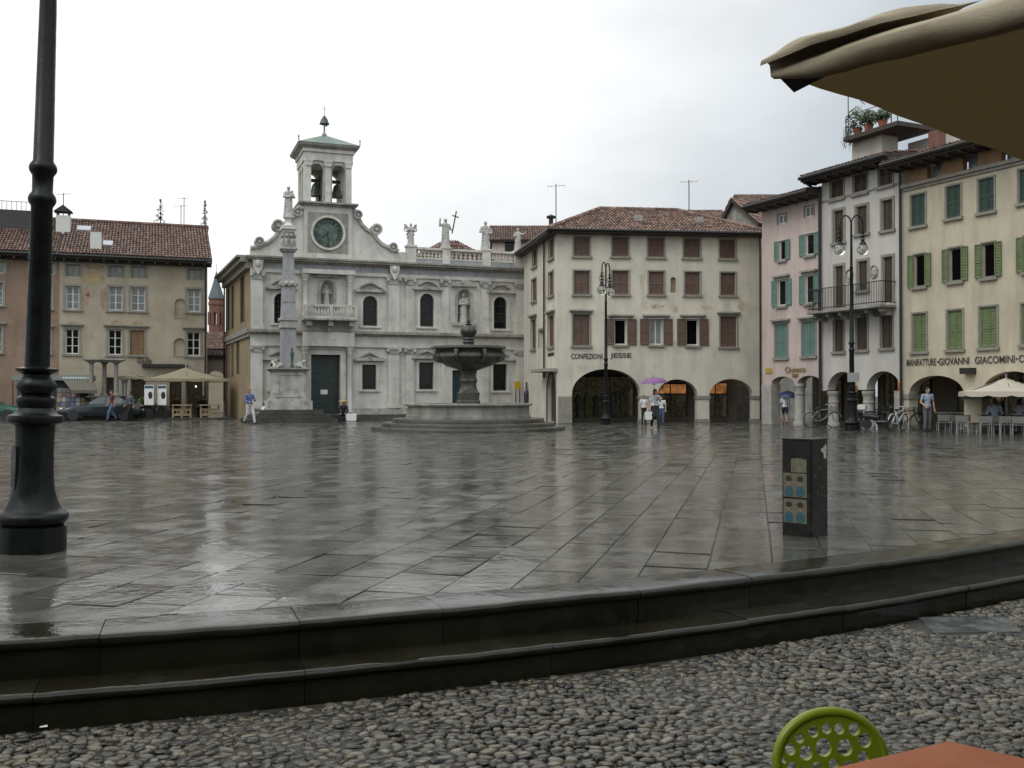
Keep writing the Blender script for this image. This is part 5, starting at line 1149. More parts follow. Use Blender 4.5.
# ================================================================== FOUNTAIN
p = at(468.5,400,42.0); ft = thing('fountain', 'dark stone fountain with wide bowl and urn on round steps, centre of the square', 'fountain', (p.x,p.y,0))
def stepring(q, r, z0, z1, n=72): q.lathe([(r,z0),(r,z1-.035),(r-.012,z1-.01),(r-.04,z1)], n)
q = MB(); stepring(q,4.05,-.02,.15); stepring(q,3.62,.151,.31); stepring(q,3.18,.311,.48); q.build('steps', m_step, ft, smooth=True)
q = MB(); q.lathe([(2.62,.481),(2.62,.6),(2.55,.62),(2.55,.98),(2.66,1.0),(2.68,1.06),(2.66,1.1),(2.3,1.1),(2.28,1.06),(2.28,.6)], 72); q.build('basin', m_fwall, ft, smooth=True)
q = MB(); q.lathe([(2.27,.6),(2.27,.9),(.01,.9)], 48); q.build('basin_water', mat('basin_water', (.03,.04,.035), rough=.05, var=0), ft)
def zf(py): return (395-py)*.042+H0
q = MB(); q.lathe([(.52,.6),(.52,zf(401)),(.46,zf(400)),(.5,zf(393)),(.42,zf(391.5)),(.33,zf(386)),(.34,zf(383)),(.4,zf(381)),(.36,zf(378)),(.3,zf(375)),(.36,zf(371)),(.5,zf(369))], 10, ph=R(18)); q.build('stem', m_fount, ft, smooth=True)
q = MB(); lob = lambda a,z: 1+.018*math.cos(10*a)
q.lathe([(.3,zf(371)),(.55,zf(369)),(.95,zf(365.5)),(1.25,zf(361)),(1.4,zf(357)),(1.38,zf(354)),(1.26,zf(352)),(1.24,zf(351)),(1.42,zf(349.6)),(1.56,zf(348.8)),(1.55,zf(346.6)),(1.42,zf(346.5)),(1.2,zf(352)),(.2,zf(355))], 60, mod=lob); bw = q.build('bowl', m_fount, ft, smooth=True)
for i in range(8):
    a = PI/8+PI/4*i+.1; pts = []
    for t in range(7):
        s = t/6; rr = 1.43+.13*math.sin(PI*s); pts.append((rr*math.cos(a), rr*math.sin(a), zf(350.5)+(zf(361)-zf(350.5))*s))
    pts[-1] = (1.25*math.cos(a),1.25*math.sin(a),zf(361.5)); q = MB(); q.tube(pts, .07, 6); q.ball((1.5*math.cos(a),1.5*math.sin(a),zf(352)), (.1,.1,.1), 8, 6); q.build('handle', m_fount, bw, smooth=True)
q = MB(); q.lathe([(.3,zf(356)),(.26,zf(347)),(.2,zf(344)),(.24,zf(342)),(.2,zf(340.5)),(.24,zf(339)),(.2,zf(337.5)),(.3,zf(334)),(.335,zf(331.5)),(.31,zf(329)),(.2,zf(326.5)),(.12,zf(325)),(.14,zf(324)),(.06,zf(323)),(.1,zf(321.5)),(.02,zf(320)),(.01,zf(319))], 20, mod=lambda a,z: 1+.05*math.cos(8*a)); q.build('urn', mat('black_urn_stone', (.03,.03,.028), rough=.4, var=.3), ft, smooth=True)
q = MB()
for i in range(5):
    a = 2*PI*i/5; q.tube([(0,0,zf(321)),(.1*math.cos(a),.0+.1*math.sin(a),zf(319.6))], [.03,.01], 5)
q.build('urn_tip', m_dark, ft)
# ================================================================== LAMP POSTS
def lamp_post(label, loc, rz, scale=1.0, lean=0.0, group='iron lamp posts on the square', big=False):
    t = thing('street_lamp', label, 'street lamp', loc, 0, group); s = scale
    q = MB(); q.lathe([(.3*s,-.02),(.3*s,.235*s),(.26*s,.25*s)], 36); q.build('plinth', m_iron, t, smooth=True)
    q = MB(); b = [(.255,.25),(.29,.265),(.312,.30),(.312,.335),(.29,.365),(.262,.375),(.245,.40),(.21,.47),(.185,.56),(.172,.70),(.166,.95),(.168,1.10),(.172,1.165),(.19,1.18),(.235,1.195),(.245,1.225),(.235,1.26),(.19,1.275),(.165,1.30),(.15,1.33),(.165,1.36),(.175,1.40),(.168,1.425),(.13,1.45),(.15,1.475),(.172,1.51),(.172,1.55),(.15,1.59),(.125,1.615),(.118,1.64),(.15,1.66),(.182,1.675),(.185,1.695),(.15,1.705),(.112,1.715)]
    q.lathe([(r*s,z*s) for r,z in b], 40); q.build('base', m_iron, t, smooth=True)
    q = MB(); hx = 8.5*s; sh = [(.11,1.71)]
    for z in (3.28,3.57): sh += [(.098-.0035*(z-2),z-.07),(.118,z-.03),(.124,z),(.118,z+.03),(.095-.0035*(z-2),z+.07)]
    sh += [(.072,5.4),(.06,6.6),(.075,6.62),(.075,6.68),(.055,6.7),(.04,8.45)]
    q.lathe([(r*s,z*s) for r,z in sh], 28); q.build('shaft', m_iron, t, smooth=True)
    ca, sa = math.cos(rz), math.sin(rz); z0 = 8.4*s; R_ = .46
    for sd in (-1,1):
        pts = [(0,0,z0-.15*s)] + [(sd*R_*.5*(1-math.cos(PI*i/10)),0,z0+.38*math.sin(PI*i/10)+.02) for i in range(11)]
        pts.append((sd*R_,0,z0-.25)); q = MB(); q.tube([(x*ca,x*sa,z) for x,_,z in pts], .03, 7); o = q.build('arm', m_iron, t, smooth=True)
        c = (sd*R_*ca, sd*R_*sa, 0); q = MB()
        for i in range(3): q.lathe([(.03,z0-.25-.16*i),(.075,z0-.3-.16*i),(.035,z0-.38-.16*i)], 10, c)
        for i in range(4):
            a = PI/2*i; q.tube([(c[0]+.03*math.cos(a),c[1]+.03*math.sin(a),z0-.1),(c[0]+.11*math.cos(a),c[1]+.11*math.sin(a),z0-.4),(c[0]+.05*math.cos(a),c[1]+.05*math.sin(a),z0-.72)], .014, 5)
        q.lathe([(.06,z0-.66),(.13,z0-.74),(.14,z0-.8),(.05,z0-.81)], 14, c); h = q.build('lantern_holder', m_iron, o, smooth=True)
        q = MB(); q.ball((c[0],c[1],z0-1.0), (.235,.235,.235), 20, 12); g = q.build('globe', m_globe, o, smooth=True)
        q = MB(); q.ball((c[0],c[1],z0-.95), (.06,.06,.1), 10, 8); q.build('bulb', m_white, o, smooth=True)
    if lean: t.rotation_euler = (0, lean, 0)
    return t
m_globe = mat('clear_globe', (.9,.93,.88), rough=.04, var=0, trans=1.0)
L1 = lamp_post('huge dark iron lamp post close by at the left edge of the square', (-4.48,9.06+.28,0), R(35), 1.0, R(1.45))
p = gp(606,424.5); lamp_post('slim lamp post standing before the large arch of the corner house', (p.x,p.y,0), R(60), .9)
p = gp(852,430.5); L3 = lamp_post('twin-globe lamp post with a white notice before the white house', (p.x,p.y,0), R(-4), 1.0)
q = MB(); q.box(-.24,.24,-.2,-.17,1.98,2.36); q.build('notice', m_grey, L3)
q = MB(); q.prism([(-.10,.58),(-.10,.93),(-.07,.98),(.07,.98),(.07,.56)], -.176, -.05); o = q.build('hatch', m_iron, L1, bevel=.008); o.rotation_euler = (0,0,R(-50))

# ================================================================== POSTER PILLAR
p = gp(808,537); pil = thing('control_cabinet', 'black metal cabinet plastered with torn posters at the edge of the square', 'cabinet', (p.x+.02,p.y+.17,0), R(44))
m_cab = mat('black_worn_cabinet', (.008,.0085,.006), spec=.3, rough=.45, var=.5, scale=7, dirt=((.05,.047,.03), 9, .4), wet=(6,.3,.6))
q = MB(); e = .17; c_ = .012
q.prismz([(-e+c_,-e),(e-c_,-e),(e,-e+c_),(e,e-c_),(e-c_,e),(-e+c_,e),(-e,e-c_),(-e,-e+c_)], -.01, .985); q.build('housing', m_cab, pil, bevel=.006)
q = MB(); q.prismz([(-e-.003,-e-.003),(e+.003,-e-.003),(e+.003,e+.003),(-e-.003,e+.003)], .986, 1.0); q.build('lid', m_cab, pil, bevel=.004)
m_pcream = mat('poster_cream', (.13,.12,.075), rough=.7, var=.12, scale=30); m_pblue = mat('poster_blue', (.025,.085,.12), rough=.7, var=.25, scale=40); m_pskin = mat('poster_brown', (.2,.14,.1), rough=.7, var=.1); m_pblack = mat('poster_black', (.02,.018,.015), rough=.7); m_polive = mat('torn_poster', (.13,.12,.075), rough=.8, var=.35, scale=18)
# the camera sees the faces -x (left) and -y (right) of the turned box
def pl(q, a0, a1, z0, z1, d, pts=None):          # sheet on the left face
    pts = pts or [(a0,z0),(a1,z0),(a1,z1),(a0,z1)]; n = len(pts)
    q.add([(-e-d,-a,z) for a,z in pts] + [(-e-d+.0015,-a,z) for a,z in pts], [tuple(range(n))] + [(i,(i+1)%n,(i+1)%n+n,i+n) for i in range(n)])
q = MB(); pl(q,-.06,.115,.655,.80,.003,[(-.06,.655),(.115,.655),(.118,.79),(.03,.802),(-.058,.795)]); q.build('torn_poster', m_polive, pil)
for k,z in enumerate((.40,.135)):
    q = MB(); pl(q,-.148,.118,z+.0,z+.245,.003); o = q.build('portrait_poster', m_pcream, pil)
    for a in (-.085,.045):
        q = MB(); pl(q,0,0,0,0,.0055,[(a+.048*math.cos(t)*1.05, z+.055+.062*max(-.75,math.sin(t))) for t in [2*PI*i/14 for i in range(14)]]); q.build('printed_shirt', m_pblue, o)
        q = MB(); pl(q,a-.018,a+.018,z+.105,z+.15,.005); pl(q,0,0,0,0,.0052,[(a+.03*math.cos(t), z+.165+.036*math.sin(t)) for t in [2*PI*i/12 for i in range(12)]]); q.build('printed_face', m_pskin, o)
        q = MB(); pl(q,0,0,0,0,.007,[(a+.036*math.cos(t), z+.188+.03*math.sin(t)) for t in [2*PI*i/12 for i in range(12)]]); q.build('printed_hair', m_pblack, o)
q = MB(); pts = [(.075,.80),(.125,.79),(.135,.90),(.12,.955),(.105,.925),(.085,.93),(.06,.90),(.02,.90),(.025,.86),(.07,.855)]; n = len(pts)
q.add([(a,-e-.003,z) for a,z in pts]+[(a,-e-.0015,z) for a,z in pts],[tuple(range(n))]+[(i,(i+1)%n,(i+1)%n+n,i+n) for i in range(n)]); q.build('torn_sticker', mat('torn_sticker', (.38,.37,.33), rough=.8, var=.3, scale=25), pil)
q = MB()
for x,z in ((-.05,.45),(.06,.5),(.03,.42),(-.09,.62),(.1,.4),(-.02,.7)): q.box(x-.008,x+.008,-e-.0025,-e+.001,z-.006,z+.012)
q.build('sticker_scrap', m_polive, pil)

# ================================================================== PEOPLE
m_skin = mat('skin', (.42,.25,.17), rough=.6, var=.06); m_hairb = mat('dark_hair', (.02,.015,.011), rough=.6, var=.2); m_hairr = mat('reddish_hair', (.16,.05,.03), rough=.6, var=.2)
cloth = {}
def cm_(n, c): 
    if n not in cloth: cloth[n] = mat(n, c, rough=.85, var=.12, scale=9)
    return cloth[n]
WHITE = ('white_cloth',(.62,.63,.66)); NAVY = ('navy_cloth',(.022,.028,.05)); BLACK = ('black_cloth',(.014,.014,.016)); JEAN = ('denim_cloth',(.07,.11,.19)); BLUE = ('blue_cloth',(.10,.14,.30)); SKY = ('pale_blue_cloth',(.27,.32,.41)); LIGHT = ('pale_trousers_cloth',(.5,.49,.48)); GREY = ('grey_cloth',(.11,.11,.12)); PINKC = ('rose_cloth',(.45,.24,.22)); MAROON = ('dark_red_cloth',(.1,.03,.03)); TAN = ('tan_cloth',(.4,.3,.14))
def person(label, loc, rz, pose='stand', h=1.7, top=WHITE, legs=NAVY, hair=m_hairb, skirt=False, bare=False, longs=False, arms=None, group=None, female=False, vox=.014):
    t = thing('person', label, 'person', loc, rz, group); s = h/1.72
    y = 0.0; pz = .95
    if pose == 'walk': L = [((.09,-.0,.92),(.10,-.2,.51),(.10,-.27,.09)), ((-.09,0,.92),(-.10,.02,.50),(-.10,.26,.15))]
    elif pose == 'sit': L = [((.1,0,.52),(.14,-.42,.50),(.14,-.44,.09)), ((-.1,0,.52),(-.14,-.42,.51),(-.14,-.40,.09))]; pz = .54
    elif pose == 'low': L = [((.1,0,.38),(.15,-.38,.55),(.13,-.46,.09)), ((-.1,0,.38),(-.15,-.36,.56),(-.13,-.42,.09))]; pz = .40
    else: L = [((.09,0,.92),(.10,-.015,.51),(.10,.02,.09)), ((-.09,0,.92),(-.105,-.03,.51),(-.12,-.01,.09))]
    d = pz-.95; lean = -.12 if pose in ('low',) else (-.03 if pose == 'sit' else 0)
    sw = .165 if female else .19
    hip = Vector((0,0,pz)); wst = Vector((0,lean*.3,1.10+d)); ch = Vector((0,lean*.7,1.30+d)); nk = Vector((0,lean,1.46+d)); hd = Vector((0,lean-.025,1.595+d))
    A = arms or {'stand':[((.25,.01,1.13),(.24,-.06,.89)),((-.25,.01,1.13),(-.24,-.06,.89))], 'walk':[((.24,.07,1.14),(.25,.03,.90)),((-.24,-.03,1.14),(-.24,-.16,.94))], 'sit':[((.25,-.08,1.15),(.16,-.36,1.14)),((-.25,-.08,1.15),(-.14,-.34,1.15))], 'low':[((.24,-.2,1.12),(.16,-.44,1.02)),((-.24,-.2,1.12),(-.16,-.44,1.02))]}[pose]
    A = [(Vector(a)+Vector((0,lean*.5,d)), Vector(b)+Vector((0,lean*.5,d))) for a,b in A]
    shd = [Vector((sw,lean*.9,1.395+d)), Vector((-sw,lean*.9,1.395+d))]
    P = [('e',hip,(.155,.11,.13)),('c',hip,.12,wst,.105),('c',wst,.105,ch,.115),('e',ch,(.155,.105,.17)),('c',shd[0],.06,shd[1],.06),('c',nk-Vector((0,0,.05)),.056,nk+Vector((0,-.005,.07)),.052),
         ('e',hd,(.074,.092,.112)),('e',hd+Vector((0,-.012,-.07)),(.052,.065,.05)),('c',hd+Vector((0,-.09,.005)),.011,hd+Vector((0,-.106,-.025)),.015),('e',hd+Vector((.075,.01,-.01)),(.013,.022,.032)),('e',hd+Vector((-.075,.01,-.01)),(.013,.022,.032)),('c',hd+Vector((-.022,-.088,-.055)),.008,hd+Vector((.022,-.088,-.055)),.008)]
    T = [('e',hip+Vector((0,0,.06)),(.165,.122,.1)),('c',wst,.125,ch,.128),('e',ch,(.17,.12,.175)),('c',shd[0],.072,shd[1],.072)]
    K = [('e',hip,(.168,.122,.125))]; S = []
    for (hp_,kn,an),(el,wr),sh in zip(L, A, shd):
        hp_,kn,an = Vector(hp_),Vector(kn),Vector(an); to = an+Vector((0,-.15,-.045)) 
        P += [('c',hp_,.085,kn,.056),('c',kn,.056,kn.lerp(an,.3),.06),('c',kn.lerp(an,.3),.06,an,.038),('c',an+Vector((0,.03,-.045)),.04,to,.032)]
        P += [('c',sh,.052,el,.041),('c',el,.042,wr,.028)]; hv = (wr-el).normalized(); P.append(('e',wr+hv*.055,(.04,.026,.05)))
        T.append(('c',sh,.066,sh.lerp(el,.97 if longs else .62),.056)); 
        if longs: T.append(('c',el,.056,el.lerp(wr,.93),.042))
        if bare: K.append(('c',hp_,.1,hp_.lerp(kn,.62),.085))
        else: K += [('c',hp_,.1,kn,.075),('c',kn,.075,an+Vector((0,0,.02)),.058)]
        S.append(('c',an+Vector((0,.035,-.04)),.048,to+Vector((0,-.01,0)),.04))
    if skirt: K.append(('c',hip,.14,Vector((0,-.02,pz-.38)),.2))
    me = blobs(P, vox*.85, 3, 'body'); bm = bmesh.new(); bm.from_mesh(me); q = MB()
    for (el,wr) in A:                             # fingers, rooted in the palm, thumb from its side
        hv = (wr-el).normalized(); sx = Vector((1,0,0)); sx = (sx-hv*sx.dot(hv)).normalized(); cu = hv.cross(sx); cu = cu if cu.y < 0 else -cu; b = wr+hv*.08
        for i,l in enumerate((.07,.082,.078,.062)):
            o = b+sx*(.026-.0175*i); q.tube([o-hv*.02,o+hv*l*.5+cu*.004,o+hv*l*.85+cu*.022], [.0095,.009,.007], 6)
        q.tube([wr+hv*.035+sx*.03,wr+hv*.07+sx*.055,wr+hv*.1+sx*.055+cu*.012], [.012,.011,.008], 6)
    m2 = bpy.data.meshes.new('f'); m2.from_pydata(q.v, [], q.f); bm.from_mesh(m2); bm.to_mesh(me); bm.free(); bpy.data.meshes.remove(m2)
    sc4 = Matrix.Scale(s,4)
    def put(me, n, m): me.transform(sc4); me.materials.append(m); me.shade_smooth(); return link(n, me, t)
    put(me, 'body', m_skin)
    put(blobs(T, vox, 3, 'shirt'), 'shirt', cm_(*top)); put(blobs(K, vox, 3, 'skirt' if skirt else 'trousers'), 'skirt' if skirt else ('shorts' if bare else 'trousers'), cm_(*legs))
    for x in S: put(blobs([x], vox, 1, 'shoe'), 'shoe', cm_(*BLACK))
    H = [('e',hd+Vector((0,.018,.03)),(.086,.1,.1)),('e',hd+Vector((0,.03,-.02)),(.08,.08,.09))]
    if female: H += [('c',hd+Vector((.05,.05,0)),.05,hd+Vector((.05,.06,-.17)),.035),('c',hd+Vector((-.05,.05,0)),.05,hd+Vector((-.05,.06,-.17)),.035),('c',hd+Vector((0,.07,0)),.055,hd+Vector((0,.08,-.18)),.04)]
    put(blobs(H, vox, 2, 'hair'), 'hair', hair)
    q = MB()
    for sx in (-.03,.03): q.ball(hd+Vector((sx,-.083,.012)), (.012,.008,.009), 8, 6)
    me = q.build('eyes', m_dark, t).data; me.transform(sc4)
    t['hd'] = 0; del t['hd']
    return t
def g(px,py): p = gp(px,py); return (p.x,p.y,0)
def face(px, py): p = gp(px,py); return math.atan2(p.x, p.y) * -1
# woman under the purple umbrella
p = g(655,428.3); person('woman in white top and dark skirt walking towards us under the purple umbrella', p, .05, 'walk', 1.72, WHITE, BLACK, m_hairb, True, arms=[((.24,-.03,1.16),(.10,-.2,1.3)),((-.25,.04,1.13),(-.26,-.05,.88))], female=True)
def umbrella(label, loc, m, r=.62, tilt=(0,0), hz=.0, cat='umbrella', handle=.9):
    t = thing('umbrella', label, cat, loc); t.rotation_euler = (*tilt,0); q = MB(); n = 16; vs = []; rows = 6
    for j in range(rows+1):
        f = j/rows
        for k in range(n):
            a = 2*PI*k/n; sc_ = 1-.06*abs(math.sin(4*a))*f; rr = r*math.sin(f*1.25)/math.sin(1.25)*sc_; vs.append((rr*math.cos(a),rr*math.sin(a),.28*math.cos(f*1.45)-.02))
    q.add(vs, [(j*n+k,j*n+(k+1)%n,(j+1)*n+(k+1)%n,(j+1)*n+k) for j in range(rows) for k in range(n)])
    q.build('canopy', m, t, smooth=2); q = MB(); q.tube([(0,0,.33),(0,0,-handle)], .009, 6); q.tube([(0,0,-handle),(.0,-.03,-handle-.06),(.05,-.03,-handle-.06)], .014, 6); q.build('shaft', m_dark, t)
    q = MB()
    for k in range(8): a = 2*PI*k/8; q.tube([(0,0,-.08),(r*.55*math.cos(a),r*.55*math.sin(a),.17)], .006, 4)
    q.build('ribs', m_dark, t); return t
m_purple = mat('purple_cloth', (.16,.055,.18), rough=.5, var=.12)
umbrella('purple umbrella held over the woman in white', (p[0]-.07,p[1]-.22,1.95), m_purple, .6, (.05,-.05))
t = thing('shopping_bag', 'pale shopping bag hanging from the hand of the woman under the purple umbrella', 'bag', (p[0]-.29,p[1]-.07,.38)); q = MB(); q.add([(-.14,-.05,0),(.14,-.05,0),(.14,.05,0),(-.14,.05,0),(-.16,-.06,.34),(.16,-.06,.34),(.16,.06,.34),(-.16,.06,.34)], [(3,2,1,0),(0,1,5,4),(1,2,6,5),(2,3,7,6),(3,0,4,7)]); q.build('sack', m_paper, t); q = MB(); q.tube([(-.1,0,.34),(-.05,0,.47),(.05,0,.47),(.1,0,.34)], .01, 5); q.build('handle', m_paper, t)
p = g(644,424.5); person('boy in white T-shirt and black trousers standing left of the purple umbrella', p, .3, 'stand', 1.45, WHITE, BLACK)
p = g(661.5,424.5); person('child in white shirt and blue jeans half hidden behind the woman with umbrella', p, -.2, 'stand', 1.4, WHITE, JEAN)
# by the pink arcade: back turned, blue umbrella
p = g(785,424.2); person('person in white shirt and dark shorts entering the pink arcade under a blue umbrella', p, PI-.3, 'walk', 1.5, WHITE, NAVY, bare=True, arms=[((.24,-.05,1.15),(.12,-.2,1.28)),((-.25,.02,1.13),(-.25,-.04,.9))])
umbrella('dark blue umbrella held at the first pink arch', (p[0]+.2,p[1]+.05,1.38), mat('blue_umbrella', (.03,.045,.13), rough=.5), .5, (.2,.1))
p = g(927.5,431.5); person('man in pale blue shirt and grey trousers standing before the yellow house arch', p, .2, 'stand', 1.76, SKY, GREY, arms=[((.27,.02,1.13),(.26,-.05,.9)),((-.27,.02,1.13),(-.2,-.16,.98))])
p = g(249.5,424.3); person('red-haired person in blue top and pale trousers walking at the church corner', p, .9, 'walk', 1.76, BLUE, LIGHT, m_hairr, arms=[((.25,-.08,1.16),(.12,-.3,1.2)),((-.25,.02,1.13),(-.2,-.22,1.08))], longs=True)
pm = mono.location
def mon(u, v, z): q = FH.w(0,0,0)*0 + FH.u*u + FH.n*v; return (pm.x+q.x, pm.y+q.y, z)
person('child in white shirt sitting on the left steps of the column monument', mon(-1.35,-1.3,.42-.3*.86), -1.0, 'low', 1.3, WHITE, GREY)
p = FH.w(FH.U(343,415,-1.4),-1.75,0); person('person in black sitting on the church steps with a straw hat and white bag', (p.x,p.y,-.02), FH.rz-.3, 'low', 1.7, BLACK, NAVY, m_hairr, longs=True, female=True)
t = thing('straw_hat', 'straw hat on the person in black on the church steps', 'hat', (p.x-.05,p.y-.12,1.12)); t.rotation_euler = (.15,0,0); q = MB(); q.lathe([(.24,0),(.23,.015),(.1,.03),(.095,.1),(.07,.13),(.01,.14)], 18); q.build('brim_and_crown', mat('straw', (.45,.34,.16), rough=.9), t, smooth=True)
pb = FH.w(FH.U(350.5,418,-2.2),-2.35,0); t = thing('white_bag', 'white carrier bag on the ground before the person in black', 'bag', (pb.x,pb.y,0), FH.rz); q = MB(); q.add([(-.27,-.14,0),(.27,-.14,0),(.27,.14,0),(-.27,.14,0),(-.3,-.1,.42),(.31,-.08,.44),(.3,.1,.43),(-.28,.09,.41)], [(3,2,1,0),(4,5,6,7),(0,1,5,4),(1,2,6,5),(2,3,7,6),(3,0,4,7)]); q.build('sack', m_paper, t, bevel=.04); q = MB(); q.tube([(-.15,0,.42),(-.1,0,.56),(.1,0,.57),(.15,0,.43)], .014, 5); q.build('handle', m_paper, t)
p = g(112,421.2); person('man in dark maroon shirt and jeans walking past the parked dark car', p, -.9, 'walk', 1.74, MAROON, JEAN)
p = g(130,420.8); person('person in grey top and black trousers behind the tail of the dark car', p, -.6, 'walk', 1.66, GREY, BLACK, longs=True)

# ================================================================== CARS
def car(label, loc, rz, paint, group=None):
    t = thing('parked_car', label, 'car', loc, rz, group)
    st = [(-2.2,.42,.60,.62,.66),(-2.12,.30,.68,.74,.74),(-1.7,.26,.78,.82,.80),(-1.0,.26,.88,.86,.86),(-.2,.26,.92,.87,.87),(.8,.26,.95,.87,.87),(1.6,.27,.96,.85,.85),(2.05,.32,.94,.80,.78),(2.2,.42,.80,.70,.70)]
    q = MB(); vs = []
    for x,zb,zt,w0,w1 in st:
        half = [(w0*.90,zb),(w0,zb+.12),(w0*1.01,(zb+zt)/2),(w1*.98,zt-.08),(w1*.86,zt),(0,zt+.03)]; ring = [(x,-a,b) for a,b in half] + [(x,a,b) for a,b in half[-2::-1]] + [(x,0,zb-.02)]; vs += ring
    m = len(ring); q.add(vs, [(i*m+k,i*m+(k+1)%m,(i+1)*m+(k+1)%m,(i+1)*m+k) for i in range(len(st)-1) for k in range(m)] + [tuple(range(m-1,-1,-1)), tuple(range((len(st)-1)*m,len(st)*m))])
    q.build('body', paint, t, smooth=True)
    gh = [(-.85,.88,.72,.88,.72),(-.15,.90,.76,1.32,.58),(.45,.92,.77,1.40,.60),(1.05,.93,.76,1.34,.58),(1.75,.94,.72,.96,.70)]
    q = MB(); vs = []
    for x,zb,wb,zt,wt in gh: vs += [(x,-wb,zb),(x,-wt,zt),(x,-wt*.6,zt+.035),(x,wt*.6,zt+.035),(x,wt,zt),(x,wb,zb)]
    q.add(vs, [(i*6+k,i*6+k+1,(i+1)*6+k+1,(i+1)*6+k) for i in range(4) for k in range(5)]); q.build('cabin', paint, t, smooth=True)
    def sidew(x0,x1,y):
        w = MB(); f = lambda x,hh: None
        def pt(x, k):
            for i in range(4):
                if gh[i][0] <= x <= gh[i+1][0]:
                    s = (x-gh[i][0])/(gh[i+1][0]-gh[i][0]); zb = gh[i][1]+(gh[i+1][1]-gh[i][1])*s; wb = gh[i][2]+(gh[i+1][2]-gh[i][2])*s; zt = gh[i][3]+(gh[i+1][3]-gh[i][3])*s; wt = gh[i][4]+(gh[i+1][4]-gh[i][4])*s
                    z = zb+.05+(zt-zb-.1)*k; return (x, y*(wb+(wt-wb)*(.05+(zt-zb-.1)*k)/(max(.01,zt-zb))+.008), z)
        xs_ = [x0+(x1-x0)*i/6 for i in range(7)]; w.add([pt(x,0) for x in xs_]+[pt(x,1) for x in xs_], [(i,i+1,i+8,i+7) for i in range(6)]); w.build('side_window', m_carglass, t)
    for y in (-1,1): sidew(-.55,.28,y); sidew(.36,1.2,y)
    for i,n in ((0,'windscreen'),(3,'rear_window')):
        a,b = gh[i],gh[i+1]; w = MB(); o = .012
        w.add([(a[0],-a[2]*.9,a[1] if i==0 else a[3]+o),(a[0],a[2]*.9,a[1] if i==0 else a[3]+o),(b[0],b[4]*.9,(b[3] if i==0 else b[1])+o),(b[0],-b[4]*.9,(b[3] if i==0 else b[1])+o)], [(0,1,2,3)]); w.v = [(x-.02 if i==0 else x+.02,y,z+.03) for x,y,z in w.v]; w.build(n, m_carglass, t)
    for x in (-1.38,1.32):
        for y in (-.76,.76):
            w = MB(); w.lathe([(.2,-.1),(.3,-.1),(.325,-.07),(.325,.07),(.3,.1),(.2,.1)], 24); w.xf(Matrix.Translation((x,y,.325)) @ Matrix.Rotation(PI/2,4,'X')); o = w.build('wheel', m_dark, t, smooth=True)
            w = MB(); w.lathe([(.21,-.105),(.2,-.085),(.05,-.11)] if y < 0 else [(.05,.11),(.2,.085),(.21,.105)], 18); w.xf(Matrix.Translation((x,y,.325)) @ Matrix.Rotation(PI/2 if y<0 else PI/2,4,'X')); w.v = [(a,b+(-.0 if y<0 else 0),c) for a,b,c in w.v]; w.build('rim', m_grey, o, smooth=True)
    for y in (-.6,.6):
        w = MB(); w.ball((-2.06,y,.66), (.12,.16,.08), 10, 6); w.build('headlight', m_globe2, t, smooth=True)
        w = MB(); w.ball((2.12,y,.78), (.07,.16,.08), 10, 6); w.build('tail_light', m_red, t, smooth=True)
        w = MB(); w.ball((-.62,y*1.53,.98), (.07,.1,.065), 10, 6); w.build('wing_mirror', paint, t, smooth=True)
    w = MB(); w.box(2.2,2.215,-.26,.26,.55,.66); w.build('number_plate', m_white, t); w = MB(); w.box(-2.215,-2.19,-.5,.5,.42,.52); w.build('grille', m_dark, t)
    return t
m_carglass = mat('car_glass', (.012,.014,.015), rough=.03, var=0, spec=1.0)
m_globe2 = mat('lamp_glass', (.5,.52,.5), rough=.1, var=0); m_red = mat('red_lens', (.3,.02,.015), rough=.15, var=0)
a_, b_ = gp(57.5,421), gp(136,420.5)
p = (a_+b_)/2; car('dark grey saloon car parked before the newspaper stand', (p.x,p.y+.75,0), FL.rz*.5, mat('dark_car_paint', (.017,.024,.03), rough=.12, var=.05))
p = gp(-22,421); car('green car mostly cut off by the left edge of the picture', (p.x,p.y+.8,0), FL.rz*.5+PI, mat('green_car_paint', (.015,.085,.06), rough=.2, var=.05))

# ================================================================== LEFT CAFÉ, KIOSK, WELL
def fl(px, v, z=0): return FL.w(FL.U(px,400,v), v, z)
b = fl(28,-3.2); kw = FL.U(93,380,-4.2)-FL.U(12,380,-4.2); o0 = FL.w(FL.U(12,380,-4.2),-4.2,.11); kiosk = thing('news_kiosk', 'news kiosk with grey fascia, sloping canvas awning and rack of coloured magazines', 'kiosk', o0, FL.rz)
kz0, kz1 = FL.Z(60,380.3,-4.2)-.11, FL.Z(60,375,-4.2)-.11
q = MB(); q.box(.2,kw-.1,.5,2.6,0,kz0-.02); q.build('hut', m_shdark, kiosk)
q = MB(); q.box(0,kw,0,2.8,kz0,kz1); o = q.build('fascia', mat('grey_green_fascia', (.2,.24,.22), rough=.5, var=.1), kiosk)
q = MB(); x = kw*.62
for i in range(12): q.box(x,x+.09,-.02,-.001,kz0+.09,kz0+.2); x += .13
q.build('fascia_lettering', m_paper, o)
ax0,ax1 = FL.U(62,385,-5)-FL.U(12,380,-4.2), FL.U(93,385,-5)-FL.U(12,380,-4.2); zl = FL.Z(80,390,-5.2)-.11
q = MB(); q.add([(ax0,-.01,kz0),(ax1,-.01,kz0),(ax1+.25,-1.1,zl),(ax0+.5,-1.1,zl),(ax0+.5,-1.1,zl-.18),(ax1+.25,-1.1,zl-.18)], [(0,1,2,3),(3,2,5,4)]); q.build('awning', mat('grey_canvas', (.12,.11,.085), rough=.85, var=.15), kiosk)
for x in (.02,kw*.28,kw-.06):
    q = MB(); q.box(x,x+.05,-.0,.05,0,kz0-.001); q.build('post', m_dark, kiosk)
